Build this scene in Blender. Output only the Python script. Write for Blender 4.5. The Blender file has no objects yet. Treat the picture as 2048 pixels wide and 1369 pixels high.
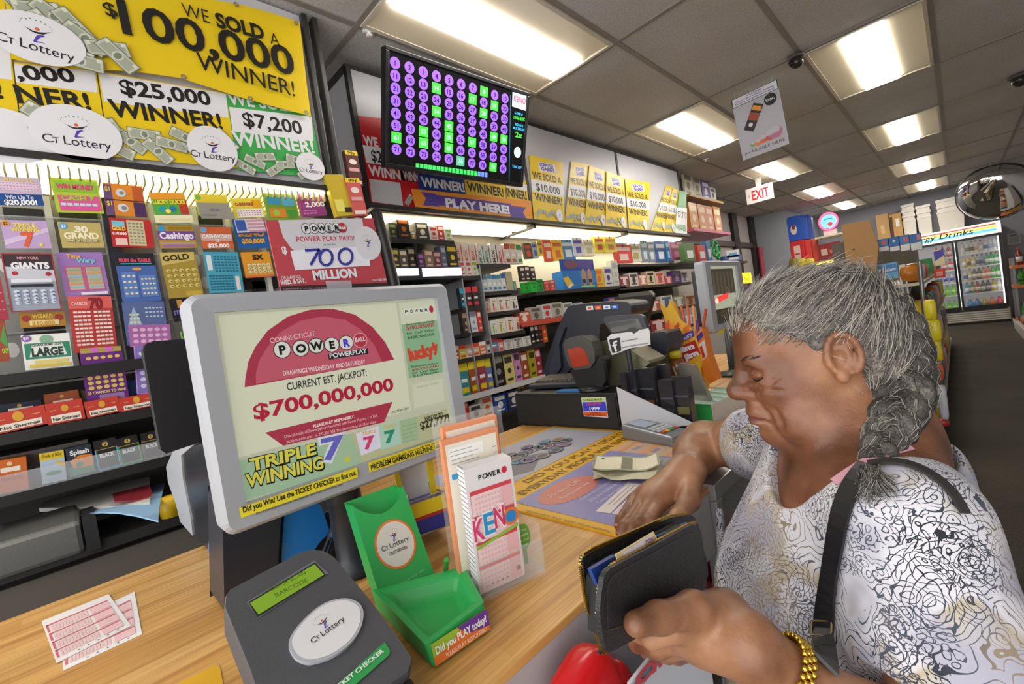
import bpy, bmesh, math, random
import numpy as np
from mathutils import Vector, Matrix
random.seed(7)
scn = bpy.context.scene
COL = scn.collection
# ------------------------------------------------------------------ camera
FPX, CX, CY = 899.7, 1024.0, 684.5
CAMZ = 1.25
def _rot(a, b, c):
    fwd = np.array([-np.sin(a)*np.cos(b), np.cos(a)*np.cos(b), -np.sin(b)])
    r0 = np.array([np.cos(a), np.sin(a), 0]); d0 = np.cross(fwd, r0)
    return np.stack([np.cos(c)*r0+np.sin(c)*d0, -np.sin(c)*r0+np.cos(c)*d0, fwd], 1)
RC = _rot(0.789, 0.030, 0.151)
CAM = Vector((0, 0, CAMZ))
def ray(px, py):
    return Vector(RC @ np.array([(px-CX)/FPX, (py-CY)/FPX, 1.0]))
def PX(px, py, x): r = ray(px, py); return CAM + r*(x/r.x)
def PY(px, py, y): r = ray(px, py); return CAM + r*(y/r.y)
def PZ(px, py, z): r = ray(px, py); return CAM + r*((z-CAMZ)/r.z)
def PD(px, py, d): return CAM + ray(px, py)*d
cam_d = bpy.data.cameras.new('camera'); cam = bpy.data.objects.new('camera', cam_d); COL.objects.link(cam)
cam_d.sensor_width = 36; cam_d.lens = FPX/2048*36; cam_d.clip_start = 0.01
M = Matrix([[RC[i][0], -RC[i][1], -RC[i][2], CAM[i]] for i in range(3)] + [[0, 0, 0, 1]])
cam.matrix_world = M
scn.camera = cam
vs = scn.view_settings
vs.view_transform = 'Standard'; vs.look = 'None'; vs.gamma = 1; vs.use_curve_mapping = False

# ------------------------------------------------------------------ materials
def lin(h):
    if isinstance(h, str):
        h = h.lstrip('#'); c = [int(h[i:i+2], 16)/255 for i in (0, 2, 4)]
    else: c = h
    return [x/12.92 if x <= .04045 else ((x+.055)/1.055)**2.4 for x in c]
_mats = {}
def mat(col, rough=.5, metal=0., emit=0., spec=.5, alpha=1., trans=0., coat=0., bump=0., bscale=200.):
    key = (col, rough, metal, emit, spec, alpha, trans, coat, bump, bscale)
    if key in _mats: return _mats[key]
    m = bpy.data.materials.new('paint_' + str(col).strip('#')); m.use_nodes = True
    nt = m.node_tree; b = nt.nodes['Principled BSDF']
    c = lin(col) + [1]
    b.inputs['Base Color'].default_value = c
    b.inputs['Roughness'].default_value = rough
    b.inputs['Metallic'].default_value = metal
    b.inputs['Specular IOR Level'].default_value = spec
    b.inputs['Alpha'].default_value = alpha
    b.inputs['Transmission Weight'].default_value = trans
    b.inputs['Coat Weight'].default_value = coat
    if emit:
        b.inputs['Emission Color'].default_value = c
        b.inputs['Emission Strength'].default_value = emit
    if bump:
        n = nt.nodes.new('ShaderNodeTexNoise'); n.inputs['Scale'].default_value = bscale
        tc = nt.nodes.new('ShaderNodeTexCoord'); nt.links.new(tc.outputs['Object'], n.inputs['Vector'])
        bp = nt.nodes.new('ShaderNodeBump'); bp.inputs['Strength'].default_value = bump; bp.inputs['Distance'].default_value = .002
        nt.links.new(n.outputs['Fac'], bp.inputs['Height']); nt.links.new(bp.outputs['Normal'], b.inputs['Normal'])
    _mats[key] = m
    return m
def clear(col='ffffff', alpha=.12, rough=.05):
    return mat(col, rough, alpha=alpha, spec=.6)
def node_mat(name, fn):
    m = bpy.data.materials.new(name); m.use_nodes = True
    nt = m.node_tree; fn(nt, nt.nodes['Principled BSDF']); return m
def N(nt, t, **kw):
    n = nt.nodes.new('ShaderNode' + t)
    for k, v in kw.items():
        if k in n.inputs: n.inputs[k].default_value = v
        else: setattr(n, k, v)
    return n
def ramp(nt, fac, stops, mode='LINEAR'):
    r = nt.nodes.new('ShaderNodeValToRGB'); e = r.color_ramp.elements; r.color_ramp.interpolation = mode
    while len(e) > 1: e.remove(e[-1])
    e[0].position = stops[0][0]; e[0].color = lin(stops[0][1]) + [1]
    for p, c in stops[1:]:
        x = e.new(p); x.color = lin(c) + [1]
    nt.links.new(fac, r.inputs['Fac']); return r.outputs['Color']

# ------------------------------------------------------------------ geometry
class Fr:
    """A flat working frame: origin o, right u, up v, outward n (metres)."""
    def __init__(s, o, u, v, n=None):
        s.o = Vector(o); s.u = Vector(u).normalized(); v = Vector(v)
        s.v = (v - s.u*v.dot(s.u)).normalized(); s.n = s.u.cross(s.v) if n is None else Vector(n).normalized()
    def p(s, a, b, c=0.): return s.o + s.u*a + s.v*b + s.n*c
    def sub(s, a, b, c=0., r=0.):
        u = s.u*math.cos(r) + s.v*math.sin(r); v = -s.u*math.sin(r) + s.v*math.cos(r)
        return Fr(s.p(a, b, c), u, v)
    def tilt(s, r):   # lean about the u axis, top away from the viewer for positive r
        return Fr(s.o, s.u, s.v*math.cos(r) - s.n*math.sin(r))
def FX(px, py, x, lean=0.):      # frame on a plane facing +X: u = +Y, v = up
    return Fr(PX(px, py, x), (0, 1, 0), (0, 0, 1)).tilt(lean)
FXO = lambda y, z, x: Fr((x, y, z), (0, 1, 0), (0, 0, 1))
WF = Fr((0, 0, 0), (1, 0, 0), (0, 1, 0))
_txt = {}
def text2d(s, bold=0., shear=0.):
    k = (s, bold, shear)
    if k in _txt: return _txt[k]
    cu = bpy.data.curves.new('t', 'FONT'); cu.body = s; cu.size = 1; cu.offset = bold; cu.shear = shear
    cu.resolution_u = 3; cu.fill_mode = 'FRONT'
    ob = bpy.data.objects.new('t', cu)
    me = ob.to_mesh()
    vv = [(v.co.x, v.co.y) for v in me.vertices]; ff = [tuple(p.vertices) for p in me.polygons]
    ob.to_mesh_clear(); bpy.data.objects.remove(ob); bpy.data.curves.remove(cu)
    if not vv: vv = [(0, 0), (1, 0), (0, 1)]; ff = []
    x0 = min(v[0] for v in vv); x1 = max(v[0] for v in vv); y0 = min(v[1] for v in vv); y1 = max(v[1] for v in vv)
    _txt[k] = (vv, ff, x0, x1, y0, y1)
    return _txt[k]
class MB:
    def __init__(s): s.v = []; s.f = []; s.m = []; s.sm = []; s.mats = []
    def mi(s, m):
        if isinstance(m, str): m = mat(m)
        if m not in s.mats: s.mats.append(m)
        return s.mats.index(m)
    def add(s, vv, ff, m, smooth=False):
        b = len(s.v); i = s.mi(m); s.v.extend(tuple(x) for x in vv)
        for f in ff: s.f.append(tuple(b+k for k in f)); s.m.append(i); s.sm.append(smooth)
        return s
    def hexa(s, P, m):   # eight points: bottom 0-3 ccw, top 4-7
        return s.add(P, [(3, 2, 1, 0), (4, 5, 6, 7), (0, 1, 5, 4), (1, 2, 6, 5), (2, 3, 7, 6), (3, 0, 4, 7)], m)
    def box(s, x0, x1, y0, y1, z0, z1, m, F=None):
        F = F or WF
        P = [F.p(x, y, z) for z in (z0, z1) for x, y in ((x0, y0), (x1, y0), (x1, y1), (x0, y1))]
        return s.hexa(P, m)
    def quad(s, F, x0, y0, x1, y1, m, c=.0006):
        return s.add([F.p(x0, y0, c), F.p(x1, y0, c), F.p(x1, y1, c), F.p(x0, y1, c)], [(0, 1, 2, 3)], m)
    def poly(s, F, pts, m, c=.0006):
        return s.add([F.p(a, b, c) for a, b in pts], [tuple(range(len(pts)))], m)
    def disc(s, F, x, y, rx, ry, m, c=.0006, n=28, a0=0., a1=2*math.pi):
        full = abs(a1-a0-2*math.pi) < 1e-6
        pts = [(x+rx*math.cos(a0+(a1-a0)*i/n), y+ry*math.sin(a0+(a1-a0)*i/n)) for i in range(n if full else n+1)]
        return s.poly(F, pts, m, c)
    def line(s, F, pts, w, m, c=.0008):
        for (a, b), (d, e) in zip(pts[:-1], pts[1:]):
            L = math.hypot(d-a, e-b) or 1; nx, ny = -(e-b)/L*w/2, (d-a)/L*w/2
            s.poly(F, [(a+nx, b+ny), (a-nx, b-ny), (d-nx, e-ny), (d+nx, e+ny)], m, c)
        return s
    def ring(s, F, x, y, r0, r1, m, c=.0006, n=32, sx=1.):
        vv = []
        for i in range(n):
            a = 2*math.pi*i/n
            for r in (r0, r1): vv.append(F.p(x+sx*r*math.cos(a), y+r*math.sin(a), c))
        return s.add(vv, [(2*i, 2*i+1, (2*i+3) % (2*n), (2*i+2) % (2*n)) for i in range(n)], m)
    def text(s, F, t, x, y, h, m, w=None, c=.001, bold=0., shear=0., al='c', r=0.):
        vv, ff, x0, x1, y0, y1 = text2d(t, bold, shear)
        sy = h/max(.72, y1) if h else 1.
        if any(ch in 'gjpqy,$' for ch in t): sy = h/.72
        sx = w/(x1-x0) if w else sy
        off = {'c': -(x0+x1)/2, 'l': -x0, 'r': -x1}[al]
        G = F.sub(x, y, 0, r)
        return s.add([G.p((a+off)*sx, (b)*sy, c) for a, b in vv], ff, m)
    def prism(s, F, pts, c0, c1, m, mside=None):
        n = len(pts)
        s.add([F.p(a, b, c1) for a, b in pts], [tuple(range(n))], m)
        s.add([F.p(a, b, c0) for a, b in pts], [tuple(range(n-1, -1, -1))], m)
        vv = [F.p(a, b, c) for c in (c0, c1) for a, b in pts]
        return s.add(vv, [(i, (i+1) % n, n+(i+1) % n, n+i) for i in range(n)], mside or m)
    def tube(s, path, r, m, n=10, cap=True, sy=1., up=None, smooth=True):
        P = [Vector(p) for p in path]; k = len(P); rr = r if isinstance(r, (list, tuple)) else [r]*k
        t0 = (P[1]-P[0]).normalized(); a = Vector(up) if up else (Vector((0, 0, 1)) if abs(t0.z) < .9 else Vector((1, 0, 0)))
        vv = []; 
        for i in range(k):
            t = (P[min(i+1, k-1)]-P[max(i-1, 0)]).normalized()
            a = (a - t*a.dot(t)).normalized(); b = t.cross(a)
            for j in range(n):
                q = 2*math.pi*j/n; vv.append(P[i] + a*(rr[i]*sy*math.cos(q)) + b*(rr[i]*math.sin(q)))
        ff = [(i*n+j, i*n+(j+1) % n, (i+1)*n+(j+1) % n, (i+1)*n+j) for i in range(k-1) for j in range(n)]
        s.add(vv, ff, m, smooth)
        if cap:
            s.add(vv[:n], [tuple(range(n-1, -1, -1))], m); s.add(vv[-n:], [tuple(range(n))], m)
        return s
    def lathe(s, o, prof, m, n=16, ax=(0, 0, 1), smooth=True):   # prof: (r, h) pairs
        o = Vector(o); ax = Vector(ax).normalized(); a = ax.orthogonal().normalized(); b = ax.cross(a); vv = []
        for r, h in prof:
            for j in range(n):
                q = 2*math.pi*j/n; vv.append(o + ax*h + a*(r*math.cos(q)) + b*(r*math.sin(q)))
        k = len(prof)
        ff = [(i*n+j, i*n+(j+1) % n, (i+1)*n+(j+1) % n, (i+1)*n+j) for i in range(k-1) for j in range(n)]
        ff += [tuple(range(n-1, -1, -1)), tuple(range((k-1)*n, k*n))]
        return s.add(vv, ff, m, smooth)
    def ball(s, c, r, m, F=None, n=14, e=1.):
        c = Vector(c); F = F or WF; rx, ry, rz = r if isinstance(r, (tuple, list)) else (r, r, r)
        vv = []; h = n//2; pw = lambda x: math.copysign(abs(x)**e, x)
        for i in range(h+1):
            th = math.pi*i/h
            for j in range(n):
                ph = 2*math.pi*j/n
                vv.append(c + F.u*(rx*pw(math.sin(th)*math.cos(ph))) + F.v*(ry*pw(math.sin(th)*math.sin(ph))) + F.n*(rz*pw(math.cos(th))))
        ff = [(i*n+j, (i+1)*n+j, (i+1)*n+(j+1) % n, i*n+(j+1) % n) for i in range(h) for j in range(n)]
        return s.add(vv, ff, m, True)
    def build(s, name, parent=None, label=None, cat=None, group=None, kind=None, bevel=0., seg=2, loc=None):
        V = np.array(s.v, float)
        if parent is None:
            if loc is None: loc = Vector(((V[:, 0].min()+V[:, 0].max())/2, (V[:, 1].min()+V[:, 1].max())/2, V[:, 2].min()))
            org = Vector(loc)
        else: org = ORG[parent.name]
        me = bpy.data.meshes.new(name); me.from_pydata((V - np.array(org)).tolist(), [], s.f)
        for m in s.mats: me.materials.append(m)
        me.polygons.foreach_set('material_index', s.m); me.polygons.foreach_set('use_smooth', s.sm); me.update()
        o = bpy.data.objects.new(name, me); COL.objects.link(o)
        if parent is None: o.location = org
        else: o.parent = parent
        ORG[o.name] = org
        tag(o, label, cat, group, kind)
        if bevel:
            b = o.modifiers.new('bevel', 'BEVEL'); b.width = bevel; b.segments = seg; b.limit_method = 'ANGLE'; b.angle_limit = .6
        return o
ORG = {}
def tag(o, label=None, cat=None, group=None, kind=None):
    for k, v in (('label', label), ('category', cat), ('group', group), ('kind', kind)):
        if v: o[k] = v
def thing(name, loc, label, cat, group=None):
    o = bpy.data.objects.new(name, None); COL.objects.link(o); o.location = loc; o.empty_display_size = .02
    ORG[o.name] = Vector(loc); tag(o, label, cat, group); return o
def struct(b, name, **k): return b.build(name, kind='structure', **k)
def copy_tree(o, parent=None, loc=None, label=None):
    c = o.copy(); COL.objects.link(c)
    if parent is not None: c.parent = parent
    if loc is not None: c.location = loc
    if label: c['label'] = label
    for ch in o.children: copy_tree(ch, c)
    return c
ORD = ['first', 'second', 'third', 'fourth', 'fifth', 'sixth', 'seventh', 'eighth', 'ninth', 'tenth', 'eleventh', 'twelfth', 'thirteenth', 'fourteenth', 'fifteenth', 'sixteenth']
def jit(a): return random.uniform(-a, a)
# ================================================================== the setting
ZF, ZC = 0.0, 2.716
ZT = .88            # counter top
def carpet(nt, b):
    tc = N(nt, 'TexCoord'); n1 = N(nt, 'TexNoise', Scale=260., Detail=3.); n2 = N(nt, 'TexNoise', Scale=2.2)
    mp = N(nt, 'Mapping'); mp.inputs['Scale'].default_value = (1, .35, 1)
    L = nt.links.new; L(tc.outputs['Object'], mp.inputs[0]); L(mp.outputs[0], n1.inputs[0]); L(tc.outputs['Object'], n2.inputs[0])
    mx = N(nt, 'MixRGB', blend_type='MULTIPLY', Fac=.5); 
    L(ramp(nt, n1.outputs['Fac'], [(.3, '363128'), (.7, '5a544a')]), mx.inputs[1]); L(ramp(nt, n2.outputs['Fac'], [(.3, 'b5b0a6'), (.7, 'f5f2ee')]), mx.inputs[2])
    L(mx.outputs[0], b.inputs['Base Color']); b.inputs['Roughness'].default_value = .95
    bp = N(nt, 'Bump', Strength=.5, Distance=.003); L(n1.outputs['Fac'], bp.inputs['Height']); L(bp.outputs[0], b.inputs['Normal'])
def ceil_tile(nt, b):
    tc = N(nt, 'TexCoord'); n1 = N(nt, 'TexNoise', Scale=90., Detail=4.); n2 = N(nt, 'TexNoise', Scale=1.3); v = N(nt, 'TexVoronoi', Scale=55.)
    L = nt.links.new
    for n in (n1, n2, v): L(tc.outputs['Object'], n.inputs[0])
    mx = N(nt, 'MixRGB', blend_type='MULTIPLY', Fac=.6); m2 = N(nt, 'MixRGB', blend_type='MULTIPLY', Fac=.5)
    L(ramp(nt, n1.outputs['Fac'], [(.35, 'bfbdba'), (.6, 'd3d1ce')]), mx.inputs[1]); L(ramp(nt, n2.outputs['Fac'], [(.3, 'd8d2cc'), (.7, 'fafaff')]), mx.inputs[2])
    L(mx.outputs[0], m2.inputs[1]); L(ramp(nt, v.outputs['Distance'], [(.02, '8a8078'), (.09, 'ffffff')]), m2.inputs[2])
    L(m2.outputs[0], b.inputs['Base Color']); b.inputs['Roughness'].default_value = .9
    bp = N(nt, 'Bump', Strength=.35, Distance=.004); L(n1.outputs['Fac'], bp.inputs['Height']); L(bp.outputs[0], b.inputs['Normal'])
CARPET = node_mat('carpet', carpet); CTILE = node_mat('ceiling_tile', ceil_tile)
TBAR = mat('8d8880', .5); WALLG = mat('a7a8b2', .8); 
struct(MB().box(-2.95, 1.9, -1.2, 13.1, -.05, 0, CARPET), 'floor')
b = MB().box(-2.95, 1.9, -1.2, 13.1, ZC, ZC+.04, CTILE); struct(b, 'ceiling')
GX = [.013 + .61*i for i in range(-4, 4)]; GY = [2.345 + 1.22*j for j in range(-3, 9)]
b = MB()
for x in GX:
    b.box(x-.014, x+.014, -1.2, 13., ZC-.006, ZC-.0005, TBAR)
for y in GY: b.box(-2.9, 1.85, y-.012, y+.012, ZC-.0075, ZC-.0004, TBAR)
struct(b, 'trim_1')
struct(MB().box(-2.95, -2.8, -1.2, 6.2, 0, ZC, mat('8c8880', .8)), 'wall_left')
struct(MB().box(-2.95, 1.9, 12.95, 13.1, 0, ZC, WALLG), 'wall_back')
struct(MB().box(1.8, 1.9, -1.2, 12.95, 0, ZC, mat('b3b2b4', .8)), 'wall_right')
struct(MB().box(-2.95, -2.24, 10.0, 12.95, 0, ZC, mat('a2a6b0', .8)), 'wall_return')
# shop window on the left wall beyond the shelves: frosted panes between black posts
t = thing('window_1', (-2.85, 8.1, 0), None, None); t['kind'] = 'structure'
MB().box(-2.93, -2.83, 6.2, 10.0, 0, ZC, mat('b9b4b2', .4)).build('pane', t)
bk = mat('2a2626', .5)
for k, (y0, y1) in enumerate(((8.72, 8.98), (9.72, 9.95))): MB().box(-2.83, -2.77, y0, y1, .02, ZC-.01, bk).build('mullion', t)
MB().box(-2.83, -2.78, 6.2, 9.72, 2.1, 2.19, mat('4d4642', .5)).build('rail', t)
MB().tube([(-2.72, 9.9, 0.02), (-2.72, 9.9, 2.1)], .045, mat('b6455a', .5)).build('security_pole', None, 'red metal pole standing at the corner of the frosted window', 'pole')

# ------------------------------------------------------------------ ceiling lights
LAMP = mat('fff8ec', .6, emit=11.); REFL = mat('d2c6ad', .45); FRAME = mat('cfc6b4', .5)
proto = None
def ceiling_light(ix, jy, label):
    global proto
    x0, x1 = .013+.61*ix, .013+.61*(ix+1); y0, y1 = 2.345+1.22*jy, 2.345+1.22*(jy+1)
    z = ZC-.008
    if proto is None:
        t = thing('ceiling_light', (x0, y0, z), label, 'ceiling light', 'recessed ceiling lights'); proto = t
        f = MB()
        for a in ((x0+.014, x1-.014, y0+.012, y0+.03), (x0+.014, x1-.014, y1-.03, y1-.012), (x0+.014, x0+.034, y0+.03, y1-.03), (x1-.034, x1-.014, y0+.03, y1-.03)):
            f.box(*a, z-.006, z+.004, FRAME)
        f.build('frame', t)
        for s in (0, 1):   # curved white side wings leaning up towards the lamp basket
            r = MB(); n = 6; vv = []
            for i in range(n+1):
                a = i/n; xx = x0+.034+a*.165 if s == 0 else x1-.034-a*.165
                zz = z-.002+.006*math.sin(a*math.pi)
                vv += [(xx, y0+.03, zz), (xx, y1-.03, zz)]
            r.add(vv, [(2*i, 2*i+1, 2*i+3, 2*i+2) for i in range(n)], REFL, True); r.build('reflector', t)
        MB().box(x0+.2, x1-.2, y0+.06, y1-.06, z-.02, z+.001, LAMP).build('diffuser', t, bevel=.006)
    else: copy_tree(proto, None, (x0, y0, z), label)
for n, (i, j) in enumerate(((-3, -1), (-3, 1), (-3, 3), (-3, 5), (-3, 7))):
    ceiling_light(i, j, 'recessed ceiling light in the row nearest the scratch ticket wall, ' + ['nearest, above the number screen', 'second from the front', 'third from the front', 'fourth from the front', 'last before the back wall'][n])
for n, (i, j) in enumerate(((-1, 1), (-1, 3), (-1, 5), (-1, 7))):
    ceiling_light(i, j, 'recessed ceiling light in the row over the aisle, ' + ['largest and nearest', 'second from the front', 'third from the front', 'last, by the convex mirror'][n])

# ------------------------------------------------------------------ ceiling hung things
o = PZ(1500, 392, 2.55); F = Fr((o.x, o.y-.0, 2.52), (1, 0, 0), (0, 0, 1))
o = PY(1518, 388, 6.6)
F = Fr(o, (1, .0, .0), (0, 0, 1)); b = MB().box(-.155, .155, -.1, .1, -.05, 0, mat('efecea', .4), F)
b.text(F, 'EXIT', .015, -.06, .125, mat('e0202c', .4), w=.2, bold=.02); b.poly(F, [(-.135, 0), (-.115, .03), (-.115, -.03)], mat('f0a8a8'))
b.box(-.03, .03, .1, ZC-o.z-.009, -.035, -.015, mat('d8d5d0'), F)
b.build('exit_sign', None, 'white EXIT sign with red letters under the ceiling', 'exit sign', bevel=.008)
# hanging poster
sc = 1.235
tl, tr, bl = [Vector((x, y, z+CAMZ)) for x, y, z in ((-.861*sc, 2.994*sc, 1.15*sc), (-.615*sc, 2.995*sc, 1.156*sc), (-.86*sc, 3.036*sc, .793*sc))]
F = Fr(bl, tr-tl, tl-bl); W, H = (tr-tl).length, (tl-bl).length
t = thing('hanging_poster', F.p(W/2, 0), 'grey AVAILABLE HERE poster hanging from the ceiling over the aisle', 'poster')
b = MB().box(0, W, 0, H, -.003, 0, mat('b9b9c3', .35), F); k = mat('15151a'); wh = mat('e9e9f2')
b.quad(F, 0, H*.86, W, H, k); b.quad(F, .006, H*.868, W-.006, H*.992, wh, .001)
for i, s in enumerate(('WARNING:', 'This product contains nicotine.', 'Nicotine is an addictive chemical.')): b.text(F, s, W/2, H*(.955-.035*i), .0125, mat('2b3f86'), w=W*(.35 if i == 0 else .85), bold=.015, c=.0016)
b.disc(F, W*.8, H*.76, .04, .04, k); b.text(F, 'logic.', W*.8, H*.745, .02, wh, bold=.02)
G = F.sub(W*.4, H*.6, 0, -.55); b.box(-.035, .035, -.09, .09, 0, .002, mat('26221f'), G); b.quad(G, -.03, .045, .03, .075, mat('f0a030'), .0025); b.quad(G, -.035, -.02, .035, .03, mat('a5432f'), .0025); b.disc(G, 0, -.05, .014, .014, wh, .0028)
for i, (cx, cy, r, cc) in enumerate(((.28, .2, .02, '6db86a'), (.4, .2, .028, 'e58a4a'), (.52, .22, .03, 'e06a45'), (.66, .24, .04, 'cf5f55'), (.78, .25, .045, 'c07aa0'))):
    b.disc(F, W*cx, H*cy, r, r*.9, mat(cc), .0008+.0002*i); b.disc(F, W*cx, H*cy+r*.4, r*.7, r*.5, mat('c9c6cf'), .0018+.0002*i)
b.quad(F, W*.18, H*.15, W*.9, H*.16, mat('d89a8a')); b.text(F, 'AVAILABLE HERE', W/2, H*.07, .022, mat('4b4b55'), w=W*.88)
b.build('sheet', t)
b = MB()
for a in (.1, .9): b.tube([F.p(W*a, H), F.p(W*a, H)+Vector((0, 0, max(.01, ZC-F.p(0, H).z-.009)))], .0012, mat('cfcfcf'), 6)
b.build('string', t)
# security cameras and sprinkler heads
def dome(px, py, label, r=.05):
    p = PZ(px, py, ZC-.05); t = thing('security_camera', (p.x, p.y, ZC-.06), label, 'security camera')
    MB().lathe((p.x, p.y, ZC-.0075), [(.0, -.004), (r, -.004), (r, -.02), (r*.7, -.024)][1:], mat('55504c'), 18).build('mount', t)
    MB().ball((p.x, p.y, ZC-.05), r*.8, mat('2b2826', .25), n=18).build('dome', t)
    MB().lathe((p.x, p.y, ZC-.05)+() if False else (p.x-.02, p.y-.035, ZC-.06), [(.012, 0), (.016, .012), (.012, .016)], mat('0c0c0c', .1), 12, (-.4, -.8, -.3)).build('lens', t)
dome(1593, 124, 'black round ceiling camera beside the nearest aisle light'); dome(2040, 160, 'black dome camera on the ceiling at the right edge', .07)
for n, (px, py) in enumerate(((1412, 321), (1736, 383), (738, 68))):
    p = PZ(px, py, ZC-.02)
    MB().lathe((p.x, p.y, ZC-.03), [(.014, 0), (.016, .004), (.006, .008), (.006, .016), (.03, .018), (.03, .0225)], mat('e8e6e2', .3), 14).build('sprinkler_head', None, ['white sprinkler head on the ceiling near the exit sign', 'white sprinkler head on the ceiling before the back wall lights', 'small white ceiling clip by the nearest light, above the number screen'][n], 'sprinkler')
# convex mirror
c = PY(1990, 385, 11.3); t = thing('convex_mirror', c, 'round convex security mirror high in the back right corner', 'mirror')
nd = (CAM+Vector((0, 1.5, 0))-c).normalized(); nd = Vector((-.1, -1, -.45)).normalized(); a = nd.orthogonal().normalized()
prof = [(.62*math.sin(x*.12*.85), .62*(math.cos(x*.12*.85)-math.cos(6*.12*.85))) for x in range(8, -1, -1)]
R_ = .47; prof = [(R_*math.sin(i/8*1.57), R_*.42*math.cos(i/8*1.57)) for i in range(8, -1, -1)]; prof[-1] = (.001, prof[-1][1])
MB().lathe(c, prof, mat('e2e4e6', .03, 1.), 32, nd).build('mirror_dome', t)
MB().lathe(c-nd*.02, [(R_*.9, 0), (R_*1.03, 0), (R_*1.03, .025), (R_*.98, .03)], mat('3a3a3a'), 32, nd).build('rim', t)
MB().tube([c-nd*.02, c-nd*.1+Vector((0, .1, .2)), (c.x, c.y+.2, ZC-.009)], .015, mat('55555a')).build('bracket', t)
# ================================================================== drawing helpers on flat frames
def on(F, px, py):
    r = ray(px, py); t = (F.o-CAM).dot(F.n)/r.dot(F.n); q = CAM + r*t - F.o
    return q.dot(F.u), q.dot(F.v)
def ppoly(b, F, pts, m, c=.0006): return b.poly(F, [on(F, *p) for p in pts], m, c)
def ptext(b, F, s, x0, y0, x1, y1, hp, m, bold=0., c=.001, shear=0.):
    a = on(F, x0, y0); d = on(F, x1, y1); L = math.hypot(d[0]-a[0], d[1]-a[1]); r = math.atan2(d[1]-a[1], d[0]-a[0])
    e = on(F, (x0+x1)/2, (y0+y1)/2); g = on(F, (x0+x1)/2+.15*hp*0, (y0+y1)/2-hp); h = abs(-(g[0]-e[0])*math.sin(r)+(g[1]-e[1])*math.cos(r))
    return b.text(F, s, (a[0]+d[0])/2, (a[1]+d[1])/2, h, m, w=L, bold=bold, c=c, r=r, shear=shear)
def rect(x, tl, tr, br, bl, lean=0.):
    F0 = FXO(0, 0, x); P = [on(F0, *p) for p in (tl, tr, br, bl)]
    ux = (P[1][0]+P[2][0]-P[0][0]-P[3][0])/2; uy = (P[1][1]+P[2][1]-P[0][1]-P[3][1])/2
    vx = (P[0][0]+P[1][0]-P[2][0]-P[3][0])/2; vy = (P[0][1]+P[1][1]-P[2][1]-P[3][1])/2
    cx = sum(p[0] for p in P)/4; cy = sum(p[1] for p in P)/4; r = math.atan2(uy, ux)
    W = math.hypot(ux, uy); H = abs(-vx*math.sin(r)+vy*math.cos(r))
    G = F0.sub(cx, cy, 0, r); G = G.tilt(lean); return Fr(G.p(-W/2, -H/2), G.u, G.v), W, H
def decals(b, F, W, H, spec, c=.0006):
    for k, d in enumerate(spec):
        cc = c + .00015*k; q = d[0]
        if q == 't': b.text(F, d[1], d[2]*W, d[3]*H, d[4]*H, mat(d[5], .4), w=(d[6]*W if len(d) > 6 and d[6] else None), bold=d[7] if len(d) > 7 else .02, c=cc+.0003, r=d[8] if len(d) > 8 else 0)
        elif q == 'r': b.quad(F, d[1]*W, d[2]*H, d[3]*W, d[4]*H, mat(d[5], .4), cc)
        elif q == 'd': b.disc(F, d[1]*W, d[2]*H, d[3]*W, (d[5] if len(d) > 5 else d[3])*W, mat(d[4], .4), cc, 18)
        elif q == 'p': b.poly(F, [(x*W, y*H) for x, y in d[1]], mat(d[2], .4), cc)
        elif q == 'l': b.line(F, [(x*W, y*H) for x, y in d[1]], d[3]*W, mat(d[2], .4), cc)
        elif q == 'g':
            _, x0, y0, x1, y1, nx, ny, col, sz = d[:9]; m = mat(col, .4); rd = len(d) > 9
            for i in range(nx):
                for j in range(ny):
                    x = (x0+(x1-x0)*(i+.5)/nx)*W; y = (y0+(y1-y0)*(j+.5)/ny)*H; s = sz*W
                    if rd: b.disc(F, x, y, s*.6, s*.5, m, cc, 8)
                    else: b.quad(F, x-s/2, y-s*.35, x+s/2, y+s*.35, m, cc)
    return b
def figure(b, F, x, y, s, r=0., c=.001):     # the dancing-figure emblem
    G = F.sub(x, y, 0, r); g = mat('2c8f5a', .4); k = mat('20202c', .4)
    for i in range(9):
        a = .45 + i*.29; rr = .62+.05*(i % 2); b.poly(G, [(s*(rr*math.cos(a+d)-.02), s*(.32+rr*.75*math.sin(a+d)+e)) for d, e in ((-.05, -.02), (.05, -.02), (.06, .03), (-.04, .04))], g, c)
    b.disc(G, 0, .34*s, .085*s, .085*s, mat('e0662c', .4), c, 12)
    b.poly(G, [(s*p, s*q) for p, q in ((-.45, .3), (-.2, .12), (.0, .1), (.22, .16), (.5, .42), (.3, .3), (.02, .2), (-.18, .2))], k, c)
    b.poly(G, [(s*p, s*q) for p, q in ((-.16, -.35), (-.02, .02), (.2, .12), (.28, .06), (.1, -.05), (-.05, -.3), (.3, -.28), (-.12, -.4))], mat('5a3fb0', .4), c)
def ctlogo(b, F, x, y, s, r=0., c=.001, url=False):
    G = F.sub(x, y, 0, r)
    figure(b, G, 0, s*.12, s*.5, 0, c); b.text(G, 'C', -s*.62, -s*.3, s*.24, mat('20202c', .4), c=c); b.text(G, 'T', -s*.46, -s*.3, s*.17, mat('20202c', .4), c=c)
    b.text(G, 'Lottery', s*.18, -s*.3, s*.25, mat('20202c', .4), w=s*.98, c=c)
    if url: b.text(G, 'CTLOTTERY.ORG', 0, -s*.6, s*.14, mat('20202c', .4), w=s*.9, c=c, bold=.02)
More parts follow.
